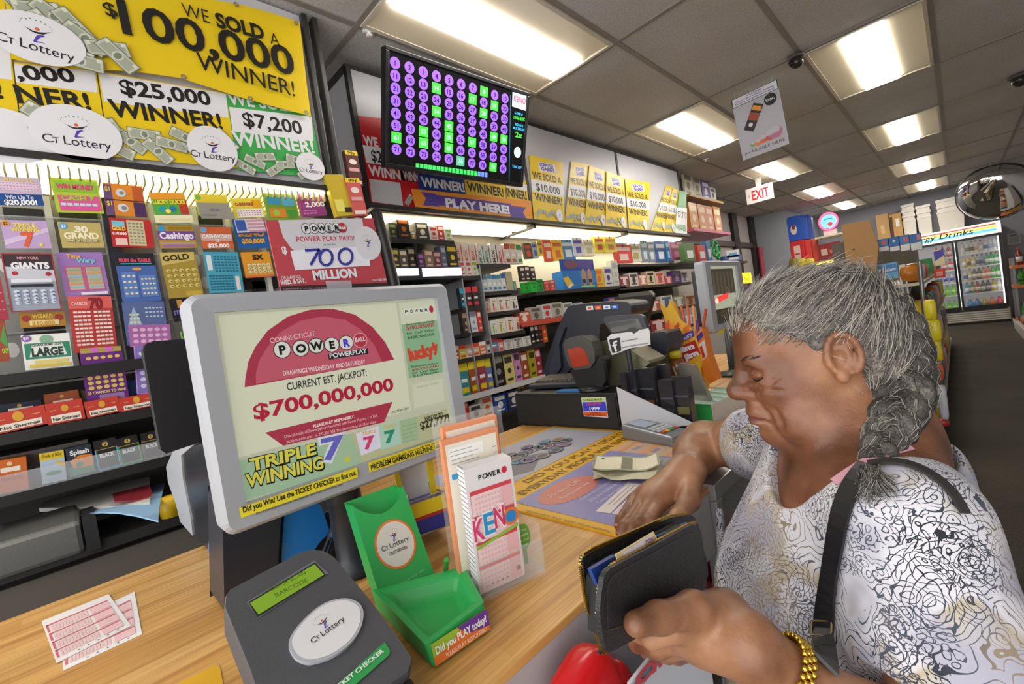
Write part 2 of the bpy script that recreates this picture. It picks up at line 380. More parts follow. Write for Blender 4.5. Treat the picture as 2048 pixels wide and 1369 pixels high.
def bill(b, F, x, y, w, r, c=.0012):
    G = F.sub(x, y, 0, r); h = w*.43
    b.quad(G, -w/2, -h/2, w/2, h/2, mat('6e7a68', .6), c); b.quad(G, -w*.48, -h*.44, w*.48, h*.44, mat('c9cdbb', .6), c+.0002); b.quad(G, -w*.42, -h*.34, w*.42, h*.34, mat('a9b09e', .6), c+.0004)
    b.disc(G, 0, 0, w*.13, h*.36, mat('d4d6c6', .6), c+.0006, 14); b.disc(G, 0, 0, w*.085, h*.27, mat('7d8877', .6), c+.0008, 12)
    for sx in (-1, 1): b.quad(G, sx*w*.4-w*.05, h*.18, sx*w*.4+w*.05, h*.42, mat('e0e2d2', .6), c+.0006)

# ================================================================== scratch ticket wall
XS = -1.87
t = thing('ticket_sign_box', (XS-.15, .2, 1.95), 'long dark-framed sign box of yellow winner posters above the scratch tickets', 'sign box')
dk = mat('2e2d2c', .4); y0, y1 = -.75, .895; zb = CAMZ+.386*1.87
MB().box(XS-.3, XS-.012, y0, y1, zb, ZC-.009, mat('d8d8de', .4)).build('light_box', t)
f = MB().box(XS-.31, XS+.012, y0, y1+.012, zb-.022, zb, dk); f.build('bottom_frame', t)
for yy in (y1, y1+.045): MB().box(XS-.03, XS+.016, yy, yy+.022, zb-.022, ZC-.009, dk).build('post', t, bevel=.004)
F0 = FXO(0, 0, XS); YL = mat('f0cf12', .35)
def poster(pts, bg, draw, name, label, group=None, dx=.004):
    F = FXO(0, 0, XS+dx); P = [on(F, *p) for p in pts]; b = MB()
    b.prism(F, P, -.002, 0, bg); draw(b, F); return b.build(name, None, label, 'poster', group)
K = mat('1c1a18', .4); WH = mat('e9e9ee', .4)
def d25(b, F):
    ppoly(b, F, [(197, 145), (452, 188), (457, 236), (208, 203)], WH); ptext(b, F, '$25,000', 243, 188, 424, 211, 28, K, .03); ptext(b, F, 'WINNER!', 222, 232, 446, 258, 32, K, .03)
    for i in range(9): x = 235+i*27; a, c = on(F, x, 298-(i % 3)*16+i*2); bill(b, F, a, c, .09, jit(.7)-.2, .0012+.0009*i)
    a, c = on(F, 425, 300); b.disc(F, a, c, .078, .082, WH, .0105); ctlogo(b, F, a, c-.008, .1, 0, .011)
poster([(195, 142), (452, 186), (475, 336), (220, 313)], YL, d25, 'winner_poster', 'yellow $25,000 WINNER poster in the sign box above the tickets')
def d000(b, F):
    ppoly(b, F, [(28, 128), (190, 142), (195, 186), (32, 165)], WH); ptext(b, F, ',000', 36, 158, 154, 165, 28, K, .03); ptext(b, F, 'NER!', 36, 205, 184, 220, 34, K, .03)
    for i in range(5): a, c = on(F, 60+i*34, 255-(i % 2)*18+i); bill(b, F, a, c, .11, jit(.7), .0012+.0009*i)
    a, c = on(F, 155, 268); b.disc(F, a, c, .105, .085, WH, .008); ctlogo(b, F, a, c-.008, .11, 0, .0085)
poster([(28, 124), (192, 142), (218, 312), (48, 297)], YL, d000, 'winner_poster', 'yellow poster ending in ,000 and NER! left of the $25,000 one')
def d7(b, F):
    ppoly(b, F, [(458, 214), (623, 234), (627, 283), (465, 263)], WH); ptext(b, F, 'WE SOLD A', 458, 208, 622, 228, 22, WH, .03); ptext(b, F, '$7,200', 488, 252, 606, 269, 27, K, .02); ptext(b, F, 'WINNER!', 467, 289, 630, 307, 26, WH, .03)
    for i in range(7): a, c = on(F, 490+i*20, 334-(i % 3)*12+i*2); bill(b, F, a, c, .075, jit(.7), .0012+.0009*i)
    a, c = on(F, 620, 335); b.disc(F, a, c, .058, .058, WH, .009); ctlogo(b, F, a, c-.006, .068, 0, .0095)
poster([(452, 190), (622, 228), (648, 357), (476, 340)], mat('3fae52', .4), d7, 'winner_poster', 'green and white $7,200 WINNER poster at the end of the sign box')
def dl(b, F):
    ppoly(b, F, [(-60, 84), (20, 94), (24, 160), (-60, 150)], WH); ptext(b, F, '!', -8, 195, 8, 197, 32, K, .03)
    a, c = on(F, 0, 250); bill(b, F, a, c+.02, .12, -.6); b.disc(F, a, c-.03, .11, .08, WH, .003); ptext(b, F, 'Lottery', -20, 282, 37, 290, 12, K)
poster([(-60, 0), (8, 0), (46, 297), (-60, 288)], YL, dl, 'winner_poster', 'yellow poster cut off by the left edge of the picture', dx=.003)
# the big drooping banner in front
F = FXO(0, 0, XS+.022); b = MB()
top = [(5, -60), (120, -40), (250, -22), (380, -10), (490, 10), (560, 30), (600, 44)]; bot = [(22, 116), (140, 136), (262, 142), (360, 156), (470, 190), (560, 215), (622, 232)]
n = 24; vv = []
def lerpl(L, s):
    x = s*(len(L)-1); i = min(int(x), len(L)-2); k = x-i; return (L[i][0]*(1-k)+L[i+1][0]*k, L[i][1]*(1-k)+L[i+1][1]*k)
for i in range(n+1):
    for j in range(5):
        s = i/n; p = lerpl(top, s); q = lerpl(bot, s); a, c = on(F, p[0]*(1-j/4)+q[0]*j/4, p[1]*(1-j/4)+q[1]*j/4); c = min(c, ZC-.012)
        vv.append(F.p(a, c, .003*math.sin(s*9+j)*(j/4)-.003))
b.add(vv, [(i*5+j, i*5+j+1, (i+1)*5+j+1, (i+1)*5+j) for i in range(n) for j in range(4)], YL, True)
ptext(b, F, '$', 213, 32, 238, 35, 27, K, .02, .003); ptext(b, F, '100,000', 245, 66, 592, 152, 60, K, .02, .003); ptext(b, F, 'WE', 366, 32, 420, 48, 26, K, -.005, .003)
ptext(b, F, 'SOLD', 434, 54, 530, 80, 27, K, .04, .003); ptext(b, F, 'A', 541, 88, 560, 94, 24, K, -.005, .003); ptext(b, F, 'WINNER!', 395, 138, 590, 194, 32, K, .005, .003)
for i in range(10):
    x, y = [(40, 10), (75, 20), (110, 35), (150, 55), (95, 60), (170, 80), (215, 100), (235, 115), (140, 110), (160, 125)][i]
    a, c = on(F, x, y); bill(b, F, a, c, .11, jit(.8)-.3, .003+.0009*i)
a, c = on(F, 75, 82); b.disc(F, a, c, .105, .075, WH, .0125); ctlogo(b, F, a, c-.005, .115, -.1, .013)
for x, y in ((592, 48), (472, 10), (612, 226), (500, 198), (367, 155)): a, c = on(F, x, y); b.ring(F, a, c, .004, .009, mat('b9b6ae', .3, 1.), .004, 12)
b.build('winner_banner', None, 'big yellow banner WE SOLD A $100,000 WINNER drooping over the sign box', 'banner')
# lit louvre under the sign
t = thing('louvre_lamp', (XS-.15, .1, zb-.06), 'glowing slatted strip light under the yellow sign box', 'lamp')
LV = mat('fff6d0', .5, emit=5.)
MB().box(XS-.29, XS-.005, -.72, .88, zb-.03, zb-.024, LV).build('tube_panel', t)
b = MB(); y = -.7
while y < .88: b.box(XS-.285, XS-.006, y, y+.005, zb-.062, zb-.0305, mat('a89f78', .4)); y += .0225
b.build('louvre', t)

# the case behind the tickets
XT = -1.9
ZCB0 = PX(75, 742, -1.87).z
t = thing('ticket_display_case', (-2.1, .1, 0), 'wall case of clear ticket pockets on a dark back', 'display case')
MB().box(-2.3, -2.0, -.75, 1.05, ZCB0, zb-.1, mat('8f8f8a', .35)).build('back_panel', t)
b = MB()
for (a, c) in (((205, 365), (262, 705)),):
    y = PX(*a, XT).y; b.box(-1.995, -1.93, y-.012, y+.02, ZCB0, zb-.1, mat('30343c', .4))
b.build('upright', t)
y = PX(96, 450, XT).y
for px_ in (98, 212, 312, 397, 462, 528):
    y = PX(px_, 450, XT).y
    MB().box(-2.0, -1.955, y-.004, y+.012, ZCB0, zb-.1, mat('c9c9c4', .25)).build('divider', t)
for py_ in (425, 500, 600, 660): 
    z = PX(60, py_, XT).z; MB().box(-2.0, -1.94, -.7, .85, z-.004, z, clear('cfd4d8', .35)).build('pocket_shelf', t)
for x0_, x1_, yy in ((8, 88, 435), (120, 195, 436), (308, 372, 378), (388, 442, 383), (463, 512, 387), (400, 452, 448), (48, 135, 665), (300, 360, 640), (490, 555, 570), (505, 545, 578)):
    p = PX(x0_, yy, -1.99); q = PX(x1_, yy, -1.99)
    if p.z+.02 > zb-.1: continue
    MB().box(-1.9995, -1.985, p.y, q.y, p.z-.018, max(p.z-.01, min(p.z+.03, zb-.1)), mat('100f10', .5)).build('slot', t)
for px_, py_ in ((10, 530), (24, 700), (393, 520), (412, 565)):
    p = PX(px_, py_, -1.93); MB().disc(FXO(p.y, p.z, -1.94), 0, 0, .014, .022, mat('e3e3e3', .3)).build('number_tag', t)
tick = []
def ticket(c, bg, spec, label, x=XT, lean=.0, name='scratch_ticket', thick=.002, cat='lottery ticket'):
    F, W, H = rect(x+.001*jit(1), *c, lean=lean); b = MB()
    b.box(0, W, 0, H, -thick, 0, mat(bg, .3), F); decals(b, F, W, H, spec)
    return b.build(name, None, label, cat, 'scratch tickets on the wall case')
R = lambda x0, y0, x1, y1, dx=10: ((x0, y0), (x1, y0-1), (x1+dx, y1-2), (x0+dx, y1))
g9 = '9a98a0'
ticket(((-8, 352), (80, 357), (84, 390), (-8, 386)), 'c9b9d2', [('r', .05, .2, .95, .7, 'e6c7d8'), ('g', .05, .2, .95, .7, 12, 3, 'a08fc0', .04), ('t', 'Win Up To', .5, .74, .18, 'f2d24a', .7)], 'lavender ticket folded over a dark blue one, top left of the ticket wall', x=-1.885)
ticket(((-8, 386), (84, 388), (88, 412), (-8, 410)), '1f4f96', [('t', 'Win Up To', .5, .5, .35, 'e8eefc', .6), ('t', '$20,000!', .5, .05, .4, 'ffffff', .7, .04)], 'dark blue Win Up To ticket under the lavender one')
ticket(((103, 355), (195, 360), (207, 428), (110, 424)), 'b8d23a', [('r', .08, .06, .97, .5, 'e05a9a'), ('r', .06, .6, .95, .92, '8cc63a'), ('g', .1, .12, .9, .36, 6, 1, 'bfe3f2', .11), ('t', 'CASH 7', .5, .36, .13, 'a0d030', .7, .03), ('t', 'WIN MONEY', .5, .68, .15, 'e03a7a', .8, .04)], 'lime green ticket with a pink panel of light blue squares')
ticket(((205, 364), (284, 374), (294, 434), (213, 431)), 'e08a2e', [('r', 0, 0, .2, .95, '6b4a7a'), ('r', .7, 0, 1, .45, '4a2a5a'), ('r', .72, .5, .98, .95, 'c05a2a'), ('d', .42, .72, .13, 'd9d9d9'), ('d', .42, .25, .14, 'd9d9d9'), ('d', .45, .25, .07, '8a8a94'), ('d', .44, .72, .06, '8a8a94'), ('t', '$1', .1, .75, .14, 'f2d24a', .12), ('t', '$1', .1, .3, .14, 'f2d24a', .12), ('r', 0, .47, 1, .5, '3a2a2a')], 'orange and purple $1 ticket printed with silver charms')
ticket(((300, 385), (369, 387), (378, 428), (307, 430)), '58b04a', [('r', 0, .7, 1, 1, 'f0a030'), ('r', .75, 0, 1, .65, 'c0392b'), ('t', 'LUCKY DUCKS', .5, .48, .2, 'f6e23a', .92, .05), ('d', .25, .25, .1, '1f9fb0'), ('d', .55, .25, .1, '1f7fb0'), ('d', .4, .15, .08, 'f2e060')], 'green and orange LUCKY ticket with ducks in the top row')
ticket(((308, 430), (382, 431), (390, 445), (312, 446)), 'f2ecc0', [('r', .1, .3, .9, .4, 'e0d8a0')], 'curled cream ticket flap below the LUCKY ticket', x=-1.885)
ticket(((389, 387), (452, 392), (462, 430), (396, 432)), 'b6cf3c', [('r', 0, .6, 1, 1, 'e8d23a'), ('d', .1, .85, .09, '7fc04a')], 'yellow green ticket half hidden by a grey card')
ticket(((400, 404), (464, 404), (460, 441), (396, 438)), '8f8a86', [('t', '37-56', .5, .5, .12, '5c5856', .3), ('g', .1, .15, .5, .25, 4, 1, '7a7572', .08)], 'plain grey ticket back bent up in the top row', x=-1.88, lean=.3)
ticket(((462, 397), (523, 397), (529, 434), (469, 437)), 'eee04a', [('r', .1, .02, .95, .45, 'f4f0d8'), ('t', 'CASHWORD', .4, .62, .16, 'c02a4a', .6, .04), ('g', .1, .08, .9, .4, 9, 3, 'b060c0', .05), ('r', .65, .5, .95, .9, 'f2b020')], 'yellow ticket with white puzzle panel at the right of the top row')
ticket(((526, 386), (590, 390), (598, 440), (535, 441)), '79a83c', [('r', .1, .6, .5, .85, '3a9ad0'), ('r', .55, .55, .95, .9, '5ab0d8'), ('r', .1, .1, .6, .45, 'e08a2a'), ('d', .3, .28, .1, '8fd04a'), ('r', .65, .1, .95, .4, '4a9a3a')], 'green ticket patched with blue and orange blocks')
ticket(((594, 381), (642, 380), (653, 430), (604, 433)), 'a0468c', [('t', '2,000', .55, .7, .16, 'f2f2f2', .7, .03), ('t', '2,000', .6, .35, .18, 'ffffff', .8, .04), ('g', .05, .05, .6, .25, 5, 2, 'e090c8', .08)], 'purple 2,000 ticket booklet above the red jackpot sign', thick=.02)
ticket(((0, 0), (1, 0), (1, 1), (0, 1)) if False else ((3, 440), (92, 442), (104, 497), (8, 497)), 'c4a8d6', [('p', [(0, .1), (1, .6), (1, .75), (0, .3)], 'd8c4e6'), ('t', '7', .52, .08, .5, 'e0603a', .3, .05), ('t', 'TRIPLE', .5, .76, .13, 'f0d84a', .5, .04), ('t', 'WINNING', .5, .6, .15, 'f0d84a', .62, .04), ('d', .1, .88, .09, 'e8a02a'), ('t', '$2', .1, .83, .1, '4a2a1a', .1), ('t', 's', .78, .08, .15, 'f0e04a', .08, .04)], 'lavender TRIPLE WINNING 7s ticket on the wall')
ticket(((117, 443), (200, 447), (209, 495), (122, 497)), 'c2b06a', [('t', '30', .52, .62, .24, 'f4ecd0', .32, .06), ('t', 'GRAND', .5, .36, .24, 'f6eec8', .82, .05), ('d', .12, .84, .1, '4aa8dc'), ('t', '$3', .12, .78, .12, 'ffffff', .1), ('r', .15, .22, .9, .3, '8a7a3a'), ('t', 'WIN UP TO $30,000', .5, .23, .07, 'f2ecd0', .7)], 'tan 30 GRAND ticket with a blue $3 corner')
ticket(((218, 435), (299, 441), (310, 496), (225, 494)), 'c22a2a', [('r', .4, .06, .82, .95, 'cfc49a'), ('g', .42, .1, .8, .9, 4, 7, '8a8478', .06), ('t', 'GOLD', .2, .58, .13, 'f2d24a', .32, .05), ('r', .05, .7, .35, .9, '7ec4d8'), ('r', .08, .06, .36, .3, 'eac8c0'), ('t', '$30,000', .2, .42, .09, 'ffffff', .33)], 'red GOLD ticket with a tan panel of symbols')
ticket(((313, 451), (389, 452), (391, 496), (320, 497)), 'c09a2a', [('r', 0, .35, 1, .75, '7a4a9a'), ('t', 'Cashingo', .5, .42, .28, 'f4eef8', .92, .04), ('d', .13, .86, .1, '3aa0d8'), ('r', .3, .8, .95, .95, 'a58420'), ('r', .05, .05, .95, .12, '9a6ac0'), ('r', .05, .18, .95, .24, 'b8a0d0')], 'purple and gold Cashingo ticket')
ticket(((400, 454), (463, 455), (466, 497), (404, 497)), 'd8683c', [('r', 0, .35, 1, .68, 'd8a8a0'), ('t', 'CASHWORD', .5, .48, .17, 'f6f0ec', .94, .04), ('t', '12', .5, .3, .14, 'f6f0ec', .12, .04), ('t', '$25,000', .5, .04, .18, 'ffffff', .7, .04), ('d', .12, .85, .1, '6ab0dc')], 'orange and white CASHWORD ticket ending in $25,000')
ticket(((467, 440), (531, 438), (538, 497), (474, 497)), '1f5fa8', [('t', 'KENO', .5, .42, .2, 'f0a020', .82, .06), ('t', '$50,000!', .5, .18, .15, 'f0b030', .72, .05)] , 'blue KENO ticket tucked under a striped flag ticket')
ticket(((470, 440), (528, 437), (531, 466), (474, 468)), 'd8dae8', [('r', .4, y_, 1, y_+.12, 'd890a0') for y_ in (.1, .34, .58, .82)] + [('r', 0, 0, 1, .08, '2a3f90'), ('r', .02, .2, .34, .95, '3a5aa8')], 'small ticket with red stripes like a flag, over the blue one', x=-1.885)
ticket(((9, 508), (108, 507), (121, 621), (15, 625)), '9aa4b4', [('r', 0, .72, 1, 1, '3a2a2e'), ('p', [(0, .58), (1, .5), (1, .7), (0, .78)], 'c8ccd6'), ('t', 'GIANTS', .52, .74, .11, 'ecebf4', .75, .06), ('t', 'NEW YORK', .5, .9, .05, 'e2aab0', .42), ('r', .1, .5, .9, .56, 'e2e6ee'), ('r', .08, .42, .9, .47, '2a2a30'), ('d', .2, .66, .06, 'b02a3a'), ('d', .85, .64, .06, 'b02a3a'), ('g', .08, .12, .95, .38, 5, 4, 'd0d8e8', .1, 1), ('g', .1, .12, .97, .36, 5, 4, '4a5aa0', .045), ('r', 0, 0, 1, .02, 'a0303a'), ('r', 0, 0, .03, 1, 'a0303a'), ('r', .97, 0, 1, 1, 'a0303a'), ('r', 0, .98, 1, 1, 'a0303a')], 'grey and black GIANTS ticket with red edges', x=-1.89)
ticket(((-20, 515), (-3, 515), (14, 640), (-10, 642)), 'a83a4a', [('g', .1, .1, .9, .9, 2, 6, 'd8a0b0', .2)], 'red ticket strip cut by the left edge of the picture')
ticket(((-20, 640), (8, 640), (22, 722), (-10, 726)), 'a04a30', [('p', [(.5, .5), (1, .3), (.9, .9)], '4a9a4a'), ('t', '00!', .75, .2, .12, 'b0e04a', .4)], 'rust coloured ticket with green leaves at the left edge')
ticket(((117, 506), (206, 504), (218, 590), (126, 594)), 'a07ac0', [('r', .1, .12, .92, .68, 'c0608a'), ('r', .14, .15, .46, .65, 'c9b8a0'), ('r', .56, .15, .9, .65, 'c9b8a0')] + [('r', x_, .18+.08*k_, x_+.3, .23+.08*k_, ['8fb8c8', 'c8a070', '9fb090'][k_ % 3]) for k_ in range(6) for x_ in (.15, .58)] + [('t', 'Time', .35, .86, .1, 'e8b04a', .3, .04), ('t', 'Warp', .6, .76, .1, '7ad0e0', .4, .04), ('r', .35, .02, .95, .08, 'e8e0ea')], 'violet ticket with two panels of striped bars')
ticket(((131, 594), (217, 592), (240, 700), (152, 706)), 'b83a38', [('r', 0, .78, 1, 1, 'd8605a'), ('t', '70', .62, .78, .2, '8a1f28', .34, .06), ('g', .08, .1, .48, .75, 4, 9, 'e6d8d2', .085), ('g', .54, .1, .94, .75, 4, 9, 'e6d8d2', .085), ('r', .3, .02, .9, .07, 'ead8d4'), ('t', 'CHANCES', .25, .84, .06, 'f2d8d4', .35)], 'red 70 ticket with two white grids, below the violet one', x=-1.893)
ticket(((38, 627), (128, 622), (133, 652), (41, 656)), 'b8862e', [('d', .14, .6, .1, 'a03a2a'), ('d', .86, .6, .1, 'a03a2a'), ('t', 'WIZARD', .5, .62, .24, 'e8c860', .45, .04), ('r', .2, .12, .85, .45, 'e8d8a0'), ('t', '$10,000', .5, .14, .25, 'd89a20', .5, .03)], 'gold WIZARD ticket peeking out under the grey one', x=-1.91)
ticket(((41, 670), (137, 667), (148, 731), (51, 743)), 'eeeeea', [('r', .04, .3, .98, .75, '2c8a6a'), ('p', [(.12, .36), (.9, .36), (.82, .72), (.2, .72)], 'e8ece4'), ('t', 'LARGE', .5, .38, .24, '223c34', .66, .05), ('t', 'QUARTER MILLION', .5, .66, .07, '223c34', .6), ('d', .5, .84, .14, '86b090'), ('r', .1, .05, .95, .14, 'e0c84a'), ('r', .2, .17, .9, .25, 'e6d470'), ('d', .1, .9, .1, '8a5ab0'), ('t', '$20', .1, .87, .08, 'ffffff', .12)], 'white and green LARGE $20 ticket', x=-1.89)
ticket(((230, 508), (302, 507), (328, 602), (243, 606)), '4a6ab0', [('r', 0, .75, 1, 1, '1a1c26'), ('t', 'RUN the TABLE', .5, .83, .07, 'e04a6a', .8, .05), ('r', .12, .78, .9, .8, '3ac0d8'), ('r', .08, .1, .45, .62, '5f82c4'), ('r', .52, .1, .95, .55, '5f82c4'), ('g', .08, .12, .45, .6, 3, 4, 'e6dcae', .07, 1), ('g', .54, .12, .93, .52, 4, 4, 'e6dcae', .06, 1), ('d', .5, .68, .12, 'e0a050', .05)], 'blue pool-table ticket RUN the TABLE, topmost of the long strip', x=-1.893)
ticket(((243, 606), (326, 602), (340, 686), (255, 691)), '5a6a9c', [('r', .04, .32, .96, .34, 'c08aa0'), ('p', [(.08, .45), (.42, .45), (.25, .9)], '8fb4d8'), ('g', .12, .48, .38, .75, 3, 3, 'e6d890', .06, 1), ('g', .5, .6, .95, .9, 5, 3, 'b8c4dc', .06), ('g', .06, .05, .94, .28, 6, 2, 'e0b0b8', .08, 1)], 'slate blue middle ticket of the long strip', x=-1.892)
ticket(((255, 651), (338, 648), (345, 690), (262, 694)), 'a86aa8', [('g', .06, .1, .94, .9, 5, 3, 'e2b0d8', .12, 1)], 'pink and violet ticket low on the long strip', x=-1.888)
ticket(((262, 692), (345, 690), (364, 780), (279, 790)), '8a7ac4', [('g', .06, .1, .94, .9, 4, 6, 'd8d0f0', .12, 1), ('r', 0, 0, .03, 1, 'd090f0'), ('r', 0, 0, 1, .02, 'd090f0')], 'pale violet ticket hanging lowest, behind the black monitor', x=-1.887)
ticket(((158, 706), (242, 700), (260, 797), (176, 812)), '6a2a84', [('g', .1, .78, .95, .96, 5, 1, 'e0c060', .07), ('g', .1, .78, .95, .98, 5, 1, 'e0c060', .11, 1), ('g', .06, .26, .96, .74, 5, 5, 'e0c25a', .12, 1), ('t', '25 CHANCES TO WIN!', .5, .19, .05, 'e8d27a', .9, .03), ('r', .3, .04, .9, .16, '9a78aa'), ('r', 0, 0, 1, .015, 'd8b060')], 'purple ticket dotted with gold coins, 25 CHANCES TO WIN', x=-1.885)
ticket(((160, 698), (241, 692), (243, 702), (161, 708)), 'b0a050', [('r', .25, .2, .42, .9, 'e060e0'), ('r', .6, .2, .77, .9, 'e060e0')], 'gold ticket edge held by two pink clips', x=-1.883)
ticket(((320, 506), (390, 504), (407, 592), (336, 598)), 'a8923a', [('p', [(.02, .72), (.95, .82), (.98, 1), (.02, 1)], 'd0b868'), ('t', 'GOLD', .45, .83, .12, '2a2410', .75, .03, .08), ('g', .06, .2, .96, .66, 5, 4, 'd8c67a', .12, 1), ('g', .08, .2, .98, .64, 5, 4, '6a5a20', .05), ('r', .5, .03, .95, .13, 'c9a93a')], 'gold GOLD ticket with black lettering')
ticket(((405, 505), (474, 504), (490, 585), (420, 586)), '4aa4c0', [('g', .25, .5, .95, .92, 7, 6, '256a88', .07), ('g', .05, .05, .75, .45, 8, 6, '256a88', .07), ('r', .06, .55, .2, .92, 'd8e4e8'), ('r', .8, .06, .92, .4, 'e0d8d8')], 'cyan crossword ticket with a dark blue letter grid')
ticket(((479, 505), (534, 504), (553, 552), (496, 556)), 'e09a2a', [('t', '5X', .55, .7, .2, '2a1a10', .4, .06), ('g', .1, .15, .95, .55, 5, 3, 'd8e0b0', .12, 1), ('g', .12, .16, .95, .52, 5, 3, '5a6ab0', .05), ('r', 0, 0, 1, .08, 'd87050')], 'orange 5X ticket with round spots', thick=.015)
ticket(((340, 600), (376, 597), (380, 640), (346, 645)), '1c1c22', [('t', 'STRIKE', .5, .3, .2, '8a7ad0', .8, .04), ('r', .4, .6, .7, .95, 'c88a3a')], 'black STRIKE ticket beside the grey monitor frame')
ticket(((346, 645), (380, 640), (385, 682), (352, 688)), '5a5a58', [('r', .3, .1, .4, .5, '7ad04a'), ('r', .6, .1, .7, .4, 'd04a4a')], 'dark ticket with a green mark just left of the grey monitor frame')
# tall cartons at the end of the case
def carton(c, x, bg, spec, label, depth=.06, name='cigar_carton', cat='carton', group=None):
    F, W, H = rect(x, *c); b = MB(); b.box(0, W, 0, H, -depth, 0, mat(bg, .4), F); decals(b, F, W, H, spec); return b.build(name, None, label, cat, group)
sp = [('r', 0, .88, 1, 1, 'f0d020'), ('t', '99¢', .5, .9, .08, '1a1a1a', .6), ('d', .5, .68, .3, 'e8dcd8', .2), ('r', .1, .4, .9, .5, 'd8a0a0'), ('r', .1, .04, .9, .14, 'e8d8d4')]
carton(((688, 300), (714, 304), (727, 372), (703, 370)), -1.86, '5c2a26', sp, 'tall brown 99¢ cigar carton behind the red one', .03)
carton(((690, 355), (716, 358), (738, 430), (708, 433)), -1.84, 'c85a54', sp, 'tall red 99¢ cigar carton beside the dark sign frame', .03)
carton(((652, 348), (690, 350), (704, 430), (672, 434)), -1.845, 'c9b02c', [('r', .1, .1, .6, .4, 'e8dc6a'), ('r', .55, .08, .95, .2, '2a2a20')], 'yellow cigar carton between the purple booklet and the red carton', .03)
MB().box(-2.0, -1.865, -.75, .95, ZCB0-.034, ZCB0, mat('1b1a1a', .45)).build('bottom_ledge', bpy.data.objects['ticket_display_case'])
# ================================================================== cigarette shelves below the tickets
ZCB = PX(75, 742, -1.87).z
z1, z2 = CAMZ-.041*1.87, CAMZ-.13*1.87
t = thing('cigarette_shelf_unit', (-2.1, .1, 0), 'black shelf unit of cigarette and cigar packs below the ticket wall', 'shelf unit')
bk = mat('1b1a1a', .45); gr = mat('3a3734', .6)
MB().box(-2.3, -2.26, -.75, .95, .1, ZCB-.035, gr).build('back_panel', t)
for k, z in enumerate((z1, z2)):
    MB().box(-2.255, -1.865, -.75, .95, z-.03, z, bk).build('shelf', t)
MB().box(-1.868, -1.864, -.4, .62, z2, z2+.055, clear('dfe6ea', .22)).build('price_rail', t)
MB().box(-2.255, -1.78, -.75, .72, .62, .65, bk).build('drawer_top', t)
b = MB()
for k in range(7): b.box(-1.775, -1.76, -.75, .95, .1+.1*k, .188+.1*k, mat('6e675e', .6))
b.build('slatted_front', t)
def pack(c, x, bg, spec, label, depth=.022, name='cigarette_pack', cat='pack', group='packs on the black shelves', bevel=.0):
    F, W, H = rect(x, *c); z = F.o.z; b = MB(); b.box(0, W, 0, H, -depth, 0, mat(bg, .35), F); decals(b, F, W, H, spec); return b.build(name, None, label, cat, group, bevel=bevel)
blk = lambda c2: [('r', 0, .7, 1, 1, '16161a'), ('r', 0, .68, 1, .7, 'b99a4a'), ('d', .5, .84, .14, 'c9a85a'), ('t', '2', .5, .8, .1, '16161a', .1), ('t', 'BLACK', .5, .42, .13, 'f0f0f0', .66, .06), ('r', 0, 0, .06, .68, c2), ('r', .94, 0, 1, .68, c2), ('r', 0, 0, 1, .05, c2)]
red = [('r', .1, .08, .9, .4, 'e9e2d2'), ('t', 'Nat Sherman', .5, .14, .16, '2a221c', .72), ('d', .5, .68, .1, 'd8a030', .13), ('r', .1, .62, .26, .66, 'e09a70'), ('r', .74, .62, .9, .66, 'e09a70')]
# shelf 1: red trays with packs standing in them
for n, (c, lb) in enumerate(((((-20, 842), (92, 818), (96, 858), (-16, 882)), 'leftmost red carton tray, holding a dark blue pack'), (((91, 812), (165, 800), (170, 840), (96, 855)), 'red carton tray holding a brown Naturals pack'), (((168, 806), (236, 793), (240, 824), (174, 839)), 'red carton tray just below the purple coin ticket'), (((237, 798), (305, 786), (310, 812), (241, 826)), 'red carton tray nearest the black monitor'))):
    F, W, H = rect(-1.868, *c); F = Fr((F.o.x, F.o.y, z1+.001), F.u, F.v); b = MB(); b.box(0, W, 0, H, -.002, 0, mat('c23a2a', .4), F)
    b.box(0, .002, 0, H, -.16, -.002, mat('b03526', .4), F); b.box(W-.002, W, 0, H, -.16, -.002, mat('c9a05a', .4), F); b.box(0, W, 0, .002, -.16, -.002, mat('b03526', .4), F); decals(b, F, W, H, red)
    b.build('carton_tray', None, lb, 'tray', 'red trays on the cigar shelf')
def shelfpack(c, x, z, *a, **k):
    o = pack(c, x, *a, **k); o.location.z = z; return o
shelfpack(((-10, 797), (81, 787), (85, 835), (-5, 850)), -1.93, z1+.005, '1c2438', [('r', .25, .6, .8, .8, 'e9e6dc'), ('t', 'CLASSIC', .55, .3, .16, 'b8b0a0', .8), ('d', .5, .88, .05, 'c9a04a')], 'dark blue CLASSIC cigarette pack in the leftmost red tray', depth=.1)
shelfpack(((85, 770), (153, 760), (163, 815), (93, 828)), -1.91, z1+.005, '9a4a24', [('r', .22, .6, .8, .72, 'e9e0d0'), ('t', 'Naturals', .5, .36, .13, 'f0e6d2', .7), ('d', .5, .85, .06, 'd8a85a'), ('r', .3, .2, .7, .25, 'c08a5a')], 'brown Naturals cigarette pack in the second red tray', depth=.1)
shelfpack(((255, 745), (290, 742), (296, 795), (262, 800)), -1.93, z1+.005, '2a5aa8', [('r', .1, .3, .9, .4, 'c9d4ea')], 'blue cigarette pack behind the pale violet ticket', depth=.06)
shelfpack(((160, 760), (170, 758), (176, 810), (168, 812)), -1.95, z1+.005, 'd0a83a', [], 'gold pack edge behind the purple coin ticket', depth=.06)
